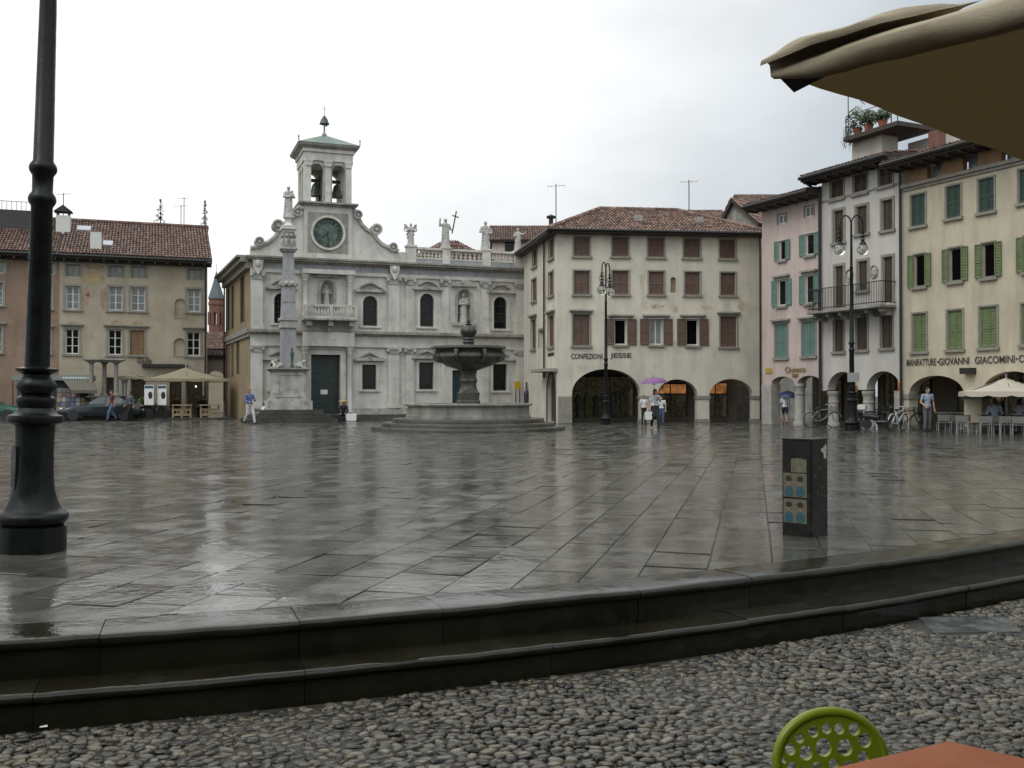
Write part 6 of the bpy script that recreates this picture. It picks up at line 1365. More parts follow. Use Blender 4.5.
q = MB(); q.add([(kw*.55,-.75,.35),(kw*.98,-.75,.35),(kw*.98,-.05,1.75),(kw*.55,-.05,1.75)], [(0,1,2,3)]); rk = q.build('magazine_rack', m_dark, kiosk)
mags = [(.14,.05,.04),(.16,.13,.05),(.22,.22,.21),(.05,.07,.15),(.15,.1,.06),(.2,.2,.19),(.06,.06,.07)]; mm = [mat('magazine', c, rough=.5, var=.4, scale=20) for c in mags]
for i in range(7):
    for j in range(5):
        if rng.random() < .35: continue
        x = kw*.56 + (kw*.41)*i/7; f = .06+j*.19; y_ = -.75+.7*f; z_ = .35+1.4*f; q = MB(); dx = kw*.41/7*.86
        q.add([(x,y_-.02,z_),(x+dx,y_-.02,z_),(x+dx,y_+.09,z_+.23),(x,y_+.09,z_+.23)], [(0,1,2,3)]); q.build('magazine', rng.choice(mm), rk)
q = MB(); q.box(kw*.3,kw*.34,-.45,.3,.6,1.9); q.build('yellow_board', mat('lime_board', (.4,.45,.03), rough=.5), kiosk)
# stone well
b = fl(104,-4.0,.0); well = thing('stone_well', 'old stone well with three columns carrying a carved lintel', 'well', b, FL.rz); d_ = b.y
zz = lambda py: (395-py)*d_/1000+H0
q = MB(); q.lathe([(1.15,-.02),(1.15,.25),(1.0,.27),(.95,zz(398.5)),(1.1,zz(397.5)),(1.1,zz(396))], 8, ph=R(22)); q.build('parapet', m_trimgrey, well)
for px in (-.66,0,.66):
    q = MB(); q.lathe([(.2,zz(396)+.001),(.2,zz(396)+.12),(.13,zz(396)+.18),(.115,zz(364.5)),(.17,zz(364)),(.13,zz(363.6)),(.24,zz(362.5)),(.26,zz(362))], 14, (px,-.35 if px else .3,0)); q.build('column', m_trimgrey, well, smooth=True)
q = MB(); q.box(-.98,.98,-.62,.62,zz(362)+.001,zz(360.6)); q.box(-1.12,1.12,-.76,.76,zz(360.6)+.001,zz(358.8)); q.build('lintel', m_cornice, well, bevel=.02)
def parasol(name, label, loc, rz, wx, wy, zr, za, m, valance=.18, pole=True, group=None, zfloor=0):
    t = thing(name, label, 'parasol', loc, rz, group); q = MB(); n = 8; vs = []; N_ = 2*n
    for j in range(N_+1):
        for i in range(N_+1):
            x,y = (i-n)/n, (j-n)/n; f = max(abs(x),abs(y)); sag = -.05*math.sin(PI*f)*(1-abs(abs(x)-abs(y))); vs.append((x*wx/2,y*wy/2,zr+(za-zr)*(1-f)**1.08+sag))
    q.add(vs, [(j*(N_+1)+i,j*(N_+1)+i+1,(j+1)*(N_+1)+i+1,(j+1)*(N_+1)+i) for j in range(N_) for i in range(N_)]); q.build('canopy', m, t, smooth=2, fix=False)
    q = MB(); per = [(-1+2*i/16,-1) for i in range(16)]+[(1,-1+2*i/16) for i in range(16)]+[(1-2*i/16,1) for i in range(16)]+[(-1,1-2*i/16) for i in range(16)]; k = len(per)
    q.add([(x*wx/2,y*wy/2,zr) for x,y in per]+[(x*wx/2*1.012,y*wy/2*1.012,zr-valance*(1 if i%4 else .75)) for i,(x,y) in enumerate(per)], [(i,(i+1)%k,(i+1)%k+k,i+k) for i in range(k)]); q.build('valance', m, t, fix=False)
    q = MB(); q.tube([(0,0,zfloor),(0,0,za+.08)], .045, 10); q.ball((0,0,za+.1),(.06,.06,.08),8,6); q.build('pole', m_wood if pole == 'wood' else m_grey, t, smooth=True)
    q = MB()
    for x,y in ((-1,-1),(1,-1),(1,1),(-1,1),(0,-1),(1,0),(0,1),(-1,0)): q.tube([(0,0,za-.06),(x*wx/2*.98,y*wy/2*.98,zr-.02)], .014, 5)
    q.build('ribs', m_dark, t); q = MB(); q.lathe([(.36,zfloor),(.36,zfloor+.06),(.1,zfloor+.1),(.06,zfloor+.35)], 20); q.build('foot', m_dark, t); return t
b = fl(186,-2.9,.11); dd = b.y; parasol('cafe_parasol', 'large beige parasol over the café terrace before the cream house', b, FL.rz, 4.75, 3.6, (395-379)*dd/1000+H0-.11, (395-367.2)*dd/1000+H0-.11, m_beige)
b = fl(131,-2.6,.11); dd = b.y; parasol('cafe_parasol', 'smaller flat beige parasol beside the stone well', b, FL.rz, 1.9, 1.9, (395-377.5)*dd/1000+H0-.11, (395-374)*dd/1000+H0-.11, m_beige, .12)
def poster_stand(px0, px1, label):
    b = fl((px0+px1)/2,-5.0,.11); w_ = (px1-px0)*b.y/1000; z0,z1 = (395-405)*b.y/1000+H0-.11,(395-385)*b.y/1000+H0-.11
    t = thing('poster_stand', label, 'poster stand', b, 0, 'white poster stands before the café'); q = MB(); q.box(-w_/2,w_/2,-.03,.03,z0,z1); q.build('panel', m_paper, t)
    q = MB(); q.box(-w_/2+.02,w_/2-.02,-.036,-.031,z1-.2,z1-.04); q.build('blue_band', m_pblue, t); q = MB(); q.ball((.08,-.034,(z0+z1)/2-.02),(.13,.006,.22),10,8); q.build('printed_picture', m_pblack, t)
    q = MB(); q.box(-w_/2,-w_/2+.05,-.025,.025,0,z0-.001); q.box(w_/2-.05,w_/2,-.025,.025,0,z0-.001); q.box(-w_/2,w_/2,-.2,.2,0,.03); q.build('legs', m_dark, t)
poster_stand(144.5,153.7,'white poster stand with blue top band, nearer to the well'); poster_stand(157.6,166.4,'white poster stand with blue top band, nearer to the wooden barriers')
def bushy(q, c, r, n, ls):
    for i in range(n):
        d = Vector((rng.gauss(0,1),rng.gauss(0,1),rng.gauss(0,1))).normalized()*(rng.random()**.4); p = Vector(c)+Vector((d.x*r[0],d.y*r[1],d.z*r[2])); a = Vector((rng.gauss(0,1),rng.gauss(0,1),rng.gauss(0,1))).normalized()*ls; b = a.orthogonal().normalized()*ls*.45
        q.add([p-a,p+b,p+a,p-b],[(0,1,2,3)])
b = fl(144,-4.6,.11); t = thing('planter', 'dark planter box full of green shrubs at the café edge', 'planter', b, FL.rz); q = MB(); q.box(-.55,.45,-.3,.3,0,.55); q.build('box', m_dark, t, bevel=.02); q = MB(); bushy(q,(-.05,0,.85),(.62,.35,.38),420,.09); q.build('foliage', m_leaf, t, fix=False)
b = fl(158,-4.3,.11); t = thing('planter', 'low dark trough with sparse plants behind the poster stands', 'planter', b, FL.rz); q = MB(); q.box(-.7,.7,-.25,.25,0,.45); q.build('box', m_dark, t, bevel=.02); q = MB(); bushy(q,(0,0,.6),(.7,.25,.22),260,.08); q.build('foliage', m_leaf, t, fix=False)
def barrier(px0, px1, label):
    b = fl((px0+px1)/2,-5.0,.11); w_ = (px1-px0)*b.y/1000; t = thing('wooden_barrier', label, 'barrier', b, FL.rz, 'wooden barriers of the café'); h = .78
    for sx in (-1,0,1):
        q = MB(); x = sx*(w_/2-.05); q.box(x-.05,x+.05,-.05,.05,0,h-.07); q.build('post', m_wood, t)
    for z in (.12,.42): q = MB(); q.box(-w_/2+.1,w_/2-.1,-.03,.03,z,z+.12); q.build('rail', m_wood, t)
    q = MB(); q.box(-w_/2-.03,w_/2+.03,-.2,.2,h-.069,h); q.build('shelf', m_wood, t)
    q = MB()
    for i in range(4): x = -w_/2+.3+i*(w_-.6)/3; q.box(x-.04,x+.04,-.02,.02,.241,.419)
    q.build('slats', m_wood, t)
barrier(172.5,191,'pale wooden barrier of the café, left one next to the posters'); barrier(200.5,219,'pale wooden barrier of the café, right one next to the church alley')
for i,(px,v,l) in enumerate(((176,-1.6,'person in dark clothes seated under the beige parasol, left of the lit bulb'),(203,-1.5,'person in black seated under the beige parasol near the alley'))):
    b = fl(px,v,.11); person(l, b, FL.rz+.5-i, 'sit', 1.7, (MAROON,BLACK)[i], BLACK, longs=True)
    t = thing('cafe_chair', ['dark café chair under the person in dark red below the beige parasol','dark café chair under the person in black near the alley'][i], 'chair', b, FL.rz+.5-i); q = MB(); q.box(-.22,.22,-.22,.22,.40,.44); q.build('seat', m_eave, t); q = MB(); q.box(-.22,.22,.2,.23,.5,.85); q.build('backrest', m_eave, t)
    for x in (-.2,.2):
        for y in (-.2,.2): q = MB(); q.box(x-.02,x+.02,y-.02,y+.02,0,.399); q.build('leg', m_eave, t)
# yellow letter box and bollard by the church
b = FH.w(FH.U(517.5,400,-1.0),-1.0,0); t = thing('yellow_post_box', 'small yellow box on two posts by the church beside the corner house', 'box', b, FH.rz); z0,z1 = (395-389)*b.y/1000+H0,(395-381.5)*b.y/1000+H0
q = MB(); q.box(-.17,.17,-.12,.12,z0,z1); q.build('box', mat('yellow_enamel', (.5,.33,.02), rough=.4), t, bevel=.02); q = MB(); q.box(-.13,-.09,-.03,.03,0,z0-.001); q.build('post', m_dark, t); q = MB(); q.box(.12,.16,-.03,.03,0,z0-.001); q.build('post', m_dark, t)
b = FH.w(FH.U(526.0,400,-1.6),-1.7,0); t = thing('dark_bollard', 'tall dark rounded post beside the yellow box', 'post', b); q = MB(); q.lathe([(.16,0),(.16,1.5),(.14,1.65),(.06,1.75),(.05,2.2)], 14); q.build('shaft', m_dark, t, smooth=True)

# ================================================================== RIGHT CAFÉ, BICYCLES, TERRACE PLANTS
def bike(label, loc, rz, m, lean=R(6), group='bicycles parked at the arcades'):
    t = thing('bicycle', label, 'bicycle', loc, rz, group); t.rotation_euler = (lean,0,rz); w = .34
    for x in (-.53,.53):
        q = MB(); q.tube([(x+w*math.cos(a),0,w+w*math.sin(a)) for a in [2*PI*i/28 for i in range(28)]], .02, 6, True); o = q.build('wheel', m_dark, t, smooth=True)
        q = MB(); 
        for i in range(14): a = 2*PI*i/14; q.tube([(x,.0,w),(x+.33*math.cos(a),0,w+.33*math.sin(a))], .003, 3)
        q.build('spokes', m_grey, o)
        q = MB(); q.tube([(x+.37*math.cos(a),0,w+.37*math.sin(a)) for a in [R(15)+PI*.8*i/10 for i in range(11)]], .022, 5); q.build('mudguard', m, t)
    q = MB(); bb = (-.05,0,.3); seat = (-.2,0,.78); head = (.36,0,.82)
    for a,b in ((bb,seat),(bb,(.38,0,.62)),(seat,head),((-.53,0,w),bb),((-.53,0,w),seat),(head,(.53,0,w)),(head,(.34,0,.98))): q.tube([a,b], .022, 7)
    q.build('frame', m, t, smooth=True); q = MB(); q.ball((-.22,0,.86),(.14,.08,.045),10,6); q.tube([seat,(-.22,0,.85)],.014,6); q.build('saddle', m_dark, t, smooth=True)
    q = MB(); q.tube([(.22,-.27,1.0),(.33,-.2,1.0),(.34,0,.98),(.33,.2,1.0),(.22,.27,1.0)], .014, 6); q.build('handlebar', m_grey, t); q = MB(); q.tube([(bb[0]+.1*math.cos(a),.05,bb[2]+.1*math.sin(a)) for a in [2*PI*i/16 for i in range(16)]], .012, 5, True); q.bar((-.05,.07,.3),(.05,.09,.17),.02,.02); q.bar((-.05,-.07,.3),(-.15,-.09,.43),.02,.02); q.build('crank', m_dark, t)
    q = MB()
    for k in range(5): q.tube([(.4,-.16,.72+.055*k),(.62,-.16,.72+.055*k),(.62,.16,.72+.055*k),(.4,.16,.72+.055*k)], .006, 4, True)
    for x,y in ((.4,-.16),(.62,-.16),(.62,.16),(.4,.16)): q.tube([(x,y,.72),(x,y,.95)], .006, 4)
    q.build('basket', m_dark, t); return t
m_bg = mat('grey_bike_paint', (.2,.21,.2), rough=.4); m_bw = mat('white_bike_paint', (.55,.55,.54), rough=.4); m_bk = mat('black_bike_paint', (.02,.02,.025), rough=.35)
u_ = math.atan2(FR.u.y, FR.u.x)
bike('grey bicycle leaning by the round column between pink and white house', g(822,427.5), u_+1.2, m_bg)
bike('black bicycle under the right arch of the white house', g(872,427.5), u_+.4, m_bk)
bike('white bicycle with basket at the pier between white and yellow house', g(897,431.3), u_+1.9, m_bw)
bike('dark bicycle standing behind the white one at the yellow house pier', g(905,430.2), u_+1.3, m_bk)
t = thing('scooter', 'dark scooter with white top box under the right arch of the white house', 'scooter', g(879,429.3), u_+.6); q = MB(); 
for x in (-.5,.55):
    w = MB(); w.lathe([(.12,-.05),(.2,-.05),(.22,0),(.2,.05),(.12,.05)], 16); w.xf(Matrix.Translation((x,0,.22)) @ Matrix.Rotation(PI/2,4,'X')); w.build('wheel', m_dark, t, smooth=True)
me = blobs([('c',(-.55,0,.55),.14,(-.05,0,.5),.12),('c',(-.05,0,.3),.1,(.35,0,.3),.1),('c',(.38,0,.3),.1,(.48,0,.85),.09),('e',(.5,0,.9),(.1,.16,.12))], .02, 3); me.materials.append(m_bk); link('body', me, t)
q = MB(); q.box(-.6,0,-.13,.13,.69,.77); q.build('saddle', m_dark, t, bevel=.03); q = MB(); q.box(-.85,-.5,-.19,.19,.8,1.05); q.build('top_box', m_white, t, bevel=.04); q = MB(); q.tube([(.4,-.3,1.02),(.48,0,1.0),(.4,.3,1.02)], .018, 6); q.build('handlebar', m_dark, t)
# parasol with tables, chairs and guests
b = gp(1004,433.0); CP = (b.x,b.y-.2,0); dd = b.y; parasol('cafe_parasol', 'pale cream parasol over the white café chairs before the yellow house', CP, R(-20), 3.1, 3.1, (395-391.5)*dd/1000+H0, (395-377.5)*dd/1000+H0, m_beige2, .2)
m_chair = mat('grey_white_chair', (.17,.165,.155), rough=.5, var=.1)
def cchair(label, loc, rz, src=[None]):
    if src[0] is None:
        t = thing('terrace_chair', label, 'chair', loc, rz, 'white chairs of the right café'); q = MB(); q.box(-.22,.22,-.22,.22,.43,.47); q.build('seat', m_chair, t, bevel=.01)
        q = MB(); q.prism([(-.22,.52),(.22,.52),(.24,.84),(-.24,.84)], .2, .23); q.build('backrest', m_chair, t, bevel=.01)
        for x in (-.2,.2):
            for y in (-.2,.21): q = MB(); q.box(x-.017,x+.017,y-.017,y+.017,0,.429 if y < 0 else .60); q.build('leg', m_grey, t)
        t.scale = (1,1,.8); src[0] = t; return t
    t = copy_tree(src[0]); t['label'] = label; t.location = loc; t.rotation_euler = (0,0,rz); return t
def ctable(label, loc, rz, src=[None]):
    if src[0] is None:
        t = thing('terrace_table', label, 'table', loc, rz, 'tables of the right café'); q = MB(); q.box(-.36,.36,-.36,.36,.71,.74); q.build('tabletop', m_grey, t, bevel=.008); q = MB(); q.lathe([(.24,0),(.22,.03),(.04,.06),(.035,.709)], 14); q.build('pedestal', m_dark, t, smooth=True); src[0] = t; return t
    t = copy_tree(src[0]); t['label'] = label; t.location = loc; t.rotation_euler = (0,0,rz); return t
lay = [(943,431.5,'white café chair at the left end of the terrace before the yellow house',2.9),(953,431.8,'second white café chair from the left end, before the yellow house arch',3.3),(963,433.2,'white café chair just outside the left rim of the cream parasol',2.6),(972,432.2,'white café chair behind the dark-haired guest',.4),(984,434.2,'white café chair nearest to the kerbside under the cream parasol',3.0),(1002,434.6,'white café chair before the parasol pole',3.2),(1018,435,'white café chair cut by the right edge of the picture',2.8)]
for px,py,l,rz in lay: cchair(l, g(px,py), rz)
ctable('small grey café table between the two leftmost white chairs', g(948,430.8), .3); ctable('small grey café table before the dark-haired guest', g(968,431.2), .1); ctable('small grey café table before the guest in pale blue', g(990,432.5), .5); ctable('small grey café table at the right picture edge under the cream parasol', g(1012,433.2), .2)
person('dark-haired guest in rose top sitting under the cream parasol', g(977,431.6), -1.6, 'sit', 1.68, PINKC, BLACK, female=True); person('guest in pale blue shirt sitting with back to us under the cream parasol', g(995,433.4), PI-.4, 'sit', 1.72, SKY, GREY, longs=True); person('guest in white shirt sitting at the right picture edge', g(1019,432.6), 2.2, 'sit', 1.7, WHITE, NAVY)
for i,(px,py,rz) in enumerate(((977,431.6,-1.6),(995,433.4,PI-.4),(1019,432.6,2.2))): cchair(['white café chair under the dark-haired guest in rose','white café chair under the guest in pale blue','white café chair under the guest in white'][i], g(px,py), rz)
for i,(u_off,y,r,h_) in enumerate(((.45,2.0,.55,.8),(1.15,2.0,.42,.5),(2.0,2.0,.4,.4))):
    b = FR.w(TERR[0]+u_off, y, TERR[2]); t = thing('terrace_plant', ['tall leafy pot plant at the corner of the roof terrace','mid-sized pot plant on the roof terrace next to the corner one','low spreading pot plant on the roof terrace farthest from the corner'][i], 'plant', b, 0, 'plants on the roof terrace')
    q = MB(); q.lathe([(.15,0),(.22,.35),(.24,.36),(.2,.36)], 14); q.build('pot', m_clay, t); q = MB(); bushy(q,(0,0,.4+h_*.5),(r,r,h_*.75),330,.1); q.build('foliage', m_leaf, t, fix=False)
b = FR.w(TERR[0]+.1, 1.9, TERR[2]-.2); t = thing('hanging_plant', 'grey trailing plant hanging over the corner of the roof terrace', 'plant', b); q = MB()
for i in range(70):
    a = rng.uniform(0,2*PI); r0 = rng.uniform(0,.35); p0 = Vector((r0*math.cos(a),r0*math.sin(a),rng.uniform(.0,.9))); q.tube([p0, p0+Vector((rng.uniform(-.25,.1),rng.uniform(-.2,.1),-.15)), p0+Vector((rng.uniform(-.3,.1),rng.uniform(-.2,.1),rng.uniform(-.6,-.25)))], [.012,.01,.004], 4)
q.build('foliage', mat('grey_leaf', (.12,.14,.11), rough=.7, var=.3), t, fix=False)

# ================================================================== NEAR CAFÉ TABLE, CHAIRS AND PARASOL
m_lime = mat('lime_plastic', (.16,.21,.008), rough=.35, var=.08, scale=4); m_green = mat('light_green_plastic', (.17,.38,.05), rough=.35, var=.06)
m_orange_t = mat('orange_tabletop', (.26,.072,.018), spec=.2, rough=.5, var=.12, scale=4, bump=.05, bscale=60, wet=(5,.3,.5))
Tc = Vector((1.48,3.40)); ea = Vector((-.84,-.54)).normalized(); eb = Vector((.60,-.80)).normalized()
eb = Vector((-ea.y*-1, ea.x)) if False else Vector((-ea.y, ea.x)) ; eb = eb if eb.x > 0 else -eb
cT = Tc + ea*.4 + eb*.4; tb = thing('cafe_table', 'square orange café table at the bottom right corner', 'table', (cT.x,cT.y,GZ), math.atan2(ea.y,ea.x))
ta_ = Vector((-.888,-.461)); tb_ = Vector((.73,-.69)); cr_ = [Tc, Tc+ta_*.95, Tc+ta_*.62+tb_*.92, Tc+tb_*.85]; cT = sum(cr_, Vector((0,0)))/4; tb.location = (cT.x,cT.y,GZ); tb.rotation_euler = (0,0,0); q = MB(); q.prismz([tuple(p_-cT) for p_ in cr_[::1]], .715, .74); q.build('tabletop', m_orange_t, tb, bevel=.006); q = MB(); q.lathe([(.05,.05),(.035,.1),(.035,.7),(.12,.714)], 20); q.build('pedestal', m_dark, tb, smooth=True); q = MB(); q.box(-.25,.25,-.25,.25,.0,.049); q.build('foot', m_dark, tb, bevel=.015)
def holes_chair(label, loc, rz, m):
    t = thing('perforated_chair', label, 'chair', loc, rz, 'plastic chairs with round holes'); W = .205
    out = []
    for i in range(49): a = PI*i/48; c_, s_ = math.cos(a), math.sin(a); out.append((-W*c_, .615+.165*s_))
    out += [(W*.97,.50),(W*.84,.42),(-W*.84,.42),(-W*.97,.50)]
    hs_ = [(-.115,.712,.017),(-.062,.735,.020),(-.012,.745,.019),(.036,.742,.020),(.092,.738,.023),(-.152,.672,.021),(-.095,.655,.026),(-.028,.672,.032),(.052,.668,.030),(.128,.692,.026),(.118,.625,.022),(-.150,.602,.019),(-.06,.592,.024),(.005,.605,.02),(.062,.588,.027),(-.115,.585,.017),(.145,.575,.016),(-.03,.535,.025),(.03,.53,.024),(-.09,.52,.022),(.095,.525,.023),(-.178,.63,.010),(.0,.47,.022),(-.06,.465,.02),(.06,.465,.02)]
    hs_ = [(x, z if z < .6 else .6+(z-.6)*.86, r*.97) for x,z,r in hs_]
    q = MB(); q.holed(out, [[(x+r*math.cos(2*PI*i/18), z+r*math.sin(2*PI*i/18)) for i in range(18)] for x,z,r in hs_], -.009, .009)
    rim = [(-W*1.0,.50)] + out[:49] + [(W*1.0,.50)]
    bend = lambda v: [(x, y + .19 + (z-.44)*.16 , z) for x,y,z in v]
    q.v = bend(q.v); o = q.build('backrest', m, t)
    q = MB(); q.tube([(x*.985,.0,z*.994+.004) for x,z in rim], .0165, 10); q.v = bend(q.v); q.build('rim', m, o, smooth=2)
    sq_ = [(.20*math.cos(a)*(1 if abs(math.cos(a))<.7 else .98), .20*math.sin(a)) for a in [2*PI*i/40 for i in range(40)]]; sq_ = [(max(-.19,min(.19,x*1.25)), max(-.19,min(.19,y*1.25))) for x,y in sq_]
    q = MB(); q.holed(sq_, [[(x+.025*math.cos(2*PI*i/16), y+.025*math.sin(2*PI*i/16)) for i in range(16)] for x in (-.1,0,.1) for y in (-.1,0,.1)], .43, .45); q.v = [(x,z,y) for x,y,z in q.v]; q.build('seat', m, t, smooth=True)
    for x in (-1,1):
        for y in (-1,1): q = MB(); q.tube([(x*.15,y*.15,.43),(x*.2,y*.22,0)], [.016,.012], 8); q.build('leg', m_grey, t, smooth=True)
    return t
b = Vector((1.135,3.58)); fd = Vector((.54,-.84)); rz = math.atan2(fd.x, -fd.y); 
rz = .14
holes_chair('lime green plastic chair full of round holes behind the orange table', (b.x+.19*math.sin(rz), b.y-.24*math.cos(rz), GZ), rz, m_lime)
rz2 = -1.0; holes_chair('lighter green plastic chair just peeping in beyond the right side of the orange table', (1.98,3.28,GZ), rz2, m_green)

# square parasol overhead: its corner and two rims are in view
K0 = Vector((.715,2.70,2.325)); g1 = Vector((.76,.65,0)).normalized(); g2 = Vector((.65,-.76,0)).normalized(); SZ = 3.0
pc = K0 + g1*SZ/2 + g2*SZ/2; ps = thing('terrace_parasol', 'big brown-beige canvas parasol hanging into the top right corner', 'parasol', (pc.x,pc.y,GZ), math.atan2(g1.y,g1.x))
m_can = mat('wet_tan_canvas', (.255,.215,.14), translucent=.07, rough=.85, var=.12, scale=3, dirt=((.2,.16,.1), 2.5, .4), bump=.15, bscale=200)
n_ = 28; zr = K0.z-GZ; vs = []
for j in range(n_+1):
    for i in range(n_+1):
        x,y = -1+2*i/n_, -1+2*j/n_; f = max(abs(x),abs(y)); e1 = min(1-abs(x),1-abs(y)); z = zr + .62*(1-f) - .07*math.sin(PI*f)*(1-abs(abs(x)-abs(y)))
        z += .012*noise.noise(Vector((x*5,y*5,1)))*f; vs.append((x*SZ/2,y*SZ/2,z))
q = MB(); k = n_+1; m0 = len(vs); q.add(vs, [(j*k+i,j*k+i+1,(j+1)*k+i+1,(j+1)*k+i) for j in range(n_) for i in range(n_)]); q.build('canopy', m_can, ps, smooth=2, fix=False)
# wet valance curled up along each rim; local -x,-(-y): corner at (-1.5,+1.5); near rim runs along g2 = -y
def valance(a, b, out, hmax, name='valance', seed=0):
    q = MB(); a = Vector(a); b = Vector(b); out = Vector(out); n = 40; vs = []; pr = [(0,.0),(.02,.012),(.045,.008),(.068,-.015),(.073,-.045),(.06,-.07),(.03,-.08),(.008,-.06)]
    for i in range(n+1):
        s = i/n; p = a.lerp(b,s); L_ = (b-a).length*s; fs = min(1,.25+L_/.5)*hmax*(1+.25*noise.noise(Vector((s*9,seed,0)))); 
        for o_,z_ in pr: 
            wv = 1+.35*noise.noise(Vector((s*14,o_*20,seed+z_*20))); vs.append(p+out*o_*fs*wv+Vector((0,0,z_*fs*wv)))
    k = len(pr); q.add(vs, [(i*k+j,i*k+j+1,(i+1)*k+j+1,(i+1)*k+j) for i in range(n) for j in range(k-1)]); return q.build(name, m_can2, ps, smooth=2, fix=False)
m_can2 = mat('skylit_canvas', (.36,.31,.22), rough=.85, var=.12, scale=3, dirt=((.28,.22,.14), 5, .5), bump=.2, bscale=200)  # same canvas, colour lightened for the rim folds lit by the sky
h_ = SZ/2; zz_ = zr
valance((-h_,h_,zz_),(-h_,-h_,zz_),(-1,0,0),1.0,seed=1); valance((h_,-h_,zz_),(-h_,-h_,zz_),(0,-1,0),1.0,seed=3); valance((h_,h_,zz_),(h_,-h_,zz_),(1,0,0),1.0,seed=5)
# drooping corner pocket
q = MB(); vs = []; pr = [(.012,-.03),(-.012,.012),(-.03,.034),(-.058,.036),(-.076,.016),(-.07,.0)]; nn = 14
for i in range(nn+1):
    s = i/nn; fs = math.sin(PI*min(1,.12+s*1.02))**.5*(1-.25*s); y = h_+.02-.62*s; 
    for o_,z_ in pr: wv = 1+.3*noise.noise(Vector((s*6,o_*30,4))); vs.append((-h_+o_*fs*wv, y+.012*noise.noise(Vector((s*5,z_*30,2))), zz_+.012+z_*fs*wv+.018*s))
q.add(vs, [(i*6+j,i*6+j+1,(i+1)*6+j+1,(i+1)*6+j) for i in range(nn) for j in range(5)]); q.build('corner_flap', m_can2, ps, smooth=2, fix=False)
q = MB(); q.add([(-h_-.005,h_+.0,zz_-.004),(-h_+.004,h_-.36,zz_-.002),(-h_+.04,h_-.03,zz_-.055)], [(0,1,2)]); q.build('pocket_shadow', m_dark, ps, fix=False)  # dark triangle painted in for the shade inside the corner pocket
q = MB()
for x,y in ((-1,-1),(1,-1),(1,1),(-1,1)): q.bar((0,0,zr+.56),(x*h_*.97,y*h_*.97,zr-.02), .022, .022)
q.build('ribs', m_wood, ps); q = MB(); q.tube([(0,0,.02),(0,0,zr+.72)], .035, 12); q.build('pole', m_wood, ps, smooth=True); q = MB(); q.box(-.3,.3,-.3,.3,0,.08); q.build('foot', m_kerb, ps, bevel=.01)

# ================================================================== unseen house and parasols added around the viewpoint to shade the near ground
def shade_parasol(label, x, y, rz):  # out-of-view parasols, added to darken the cobbles and steps
    t = thing('terrace_parasol', label, 'parasol', (x,y,GZ), rz); q = MB(); z = 2.78; n = 10; vs = []
    for j in range(n+1):
        for i in range(n+1):
            u,v = -1+2*i/n,-1+2*j/n; f = max(abs(u),abs(v)); vs.append((u*1.5,v*1.5,z+.62*(1-f)-.06*math.sin(PI*f)*(1-abs(abs(u)-abs(v)))))
    q.add(vs, [(j*(n+1)+i,j*(n+1)+i+1,(j+1)*(n+1)+i+1,(j+1)*(n+1)+i) for j in range(n) for i in range(n)]); q.build('canopy', m_can, t, smooth=2, fix=False)
    q = MB(); q.tube([(0,0,0),(0,0,z+.7)], .035, 10); q.build('pole', m_wood, t); q = MB(); q.box(-.3,.3,-.3,.3,0,.08); q.build('foot', m_kerb, t)
    q = MB()
    for sx in (-1,1):
        for sy in (-1,1): q.bar((0,0,z+.56),(sx*1.46,sy*1.46,z-.03),.03,.03)
    q.build('ribs', m_wood, t)
shade_parasol('unseen tan parasol added for shade just behind the viewpoint', -.7, -.2, R(-20)); shade_parasol('unseen tan parasol added for shade left of the viewpoint', -4.2, -.6, R(-15)); shade_parasol('unseen tan parasol added for shade far right of the orange table', 6.6, 3.4, R(30)); shade_parasol('unseen tan parasol added for shade behind the orange table', 3.0, -1.2, R(20)); shade_parasol('unseen tan parasol added for shade at the left end of the row', -7.6, -.4, R(10)); shade_parasol('unseen tan parasol added for shade in the second row behind the viewpoint', .9, -3.7, R(12)); shade_parasol('unseen tan parasol added for shade in the second row, to the left', -2.8, -3.9, R(0)); shade_parasol('unseen tan parasol added for shade at the right end of the second row', 7.2, -.2, R(25))
hb = thing('unseen_shade_house', 'unseen plain house added behind the viewpoint to shade the near ground', 'house', (30,-7.5,GZ), PI+.02)  # out-of-view block, added to keep low skylight off the steps
q = MB(); fr = []
for i in range(14):
    for z in (4.6,7.6): fr.append(rl((2+i*4.2,3.1+i*4.2,z,z+1.7)))
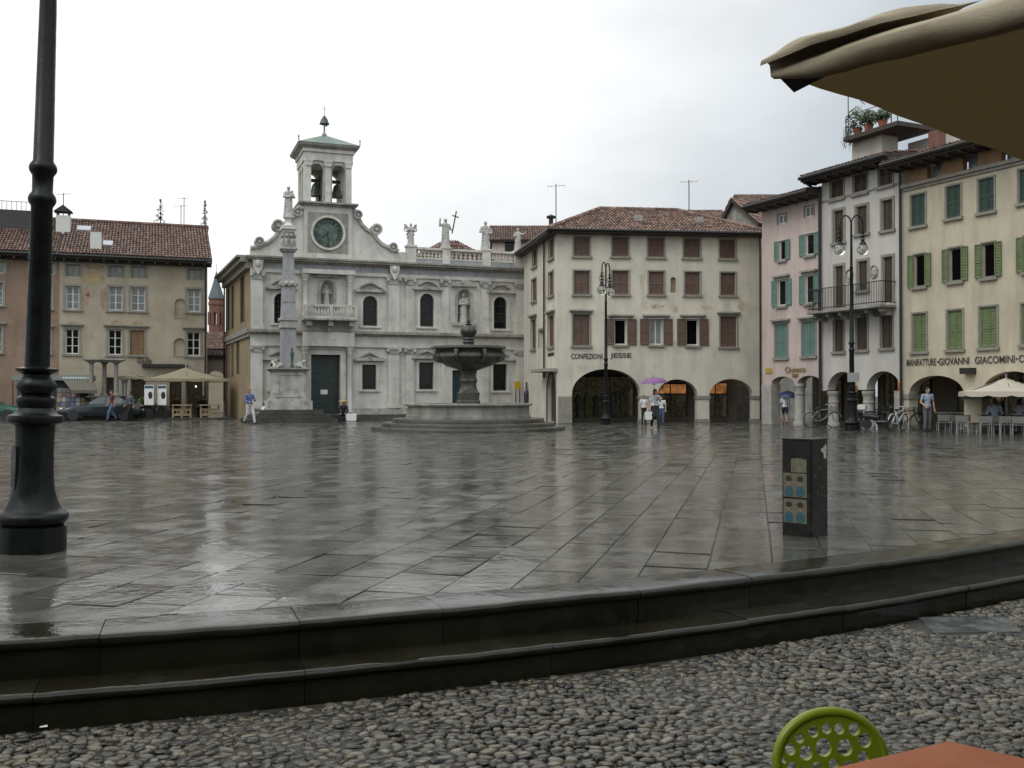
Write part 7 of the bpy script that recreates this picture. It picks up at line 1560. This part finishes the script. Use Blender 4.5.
q.holed([(0,0),(60,0),(60,11),(0,11)], fr, 0, .4); q.add([(0,9,0),(60,9,0),(60,9,11),(0,9,11)],[(0,1,2,3)]); q.add([(0,.4,11),(60,.4,11),(60,9,11),(0,9,11)],[(0,1,2,3)]); q.build('wall', mat('low_bounce_plaster', (.07,.055,.04), rough=.9), hb)  # wall colour kept dark to cut light bounced onto the steps
q = MB()
for l in fr: q.add([(x,.2,z) for x,z in l], [(0,1,2,3)])
q.build('window_panes', m_glassdark, hb)

p = gp(45,729,GZ); t = thing('paper_scrap', 'tiny white paper scrap lying at the foot of the lower step', 'litter', (p.x,p.y-.02,GZ+.018), .4)
q = MB(); q.add([(-.02,-.008,.001),(.022,-.006,0),(.02,.008,.006),(-.018,.008,.002),(-.02,-.008,.003),(.022,-.006,.002),(.02,.008,.008),(-.018,.008,.004)], [(3,2,1,0),(4,5,6,7),(0,1,5,4),(1,2,6,5),(2,3,7,6),(3,0,4,7)]); q.build('scrap', m_paper, t)
q = MB()
for i in range(110):
    x = rng.uniform(-3.5,6); y = rng.uniform(4.6,9)
    if y > ky(x)-.38: continue
    for k in range(rng.randint(3,8)):
        a = rng.uniform(0,2*PI); l = rng.uniform(.02,.05); b = Vector((x+rng.uniform(-.02,.02),y+rng.uniform(-.02,.02),GZ)); d_ = Vector((math.cos(a)*.5,math.sin(a)*.5,1))*l; s_ = Vector((-math.sin(a),math.cos(a),0))*.005
        q.add([b-s_,b+s_,b+d_], [(0,1,2)])
tag(q.build('weed_tufts', m_leaf, None, fix=False), 'tiny green weed tufts growing between the cobbles', 'weeds', kind='stuff')
q = MB()
for i in range(420):
    x = rng.uniform(-3.5,6); y = ky(x)-.30*math.hypot(1,ks(x))-abs(rng.gauss(0,.9))-.02
    a = rng.uniform(0,2*PI); r_ = rng.uniform(.006,.02); c = Vector((x,y,GZ+rng.uniform(.006,.02))); e1 = Vector((math.cos(a),math.sin(a),rng.uniform(-.3,.3)))*r_; e2 = Vector((-math.sin(a),math.cos(a),rng.uniform(-.3,.3)))*r_*.5
    q.add([c-e1,c+e2,c+e1,c-e2], [(0,1,2,3)])
tag(q.build('fallen_leaves', mat('dead_leaf', (.07,.045,.02), rough=.6, rand=.6, var=.2), None, fix=False), 'small brown leaf bits and grit washed against the steps', 'leaf litter', kind='stuff')
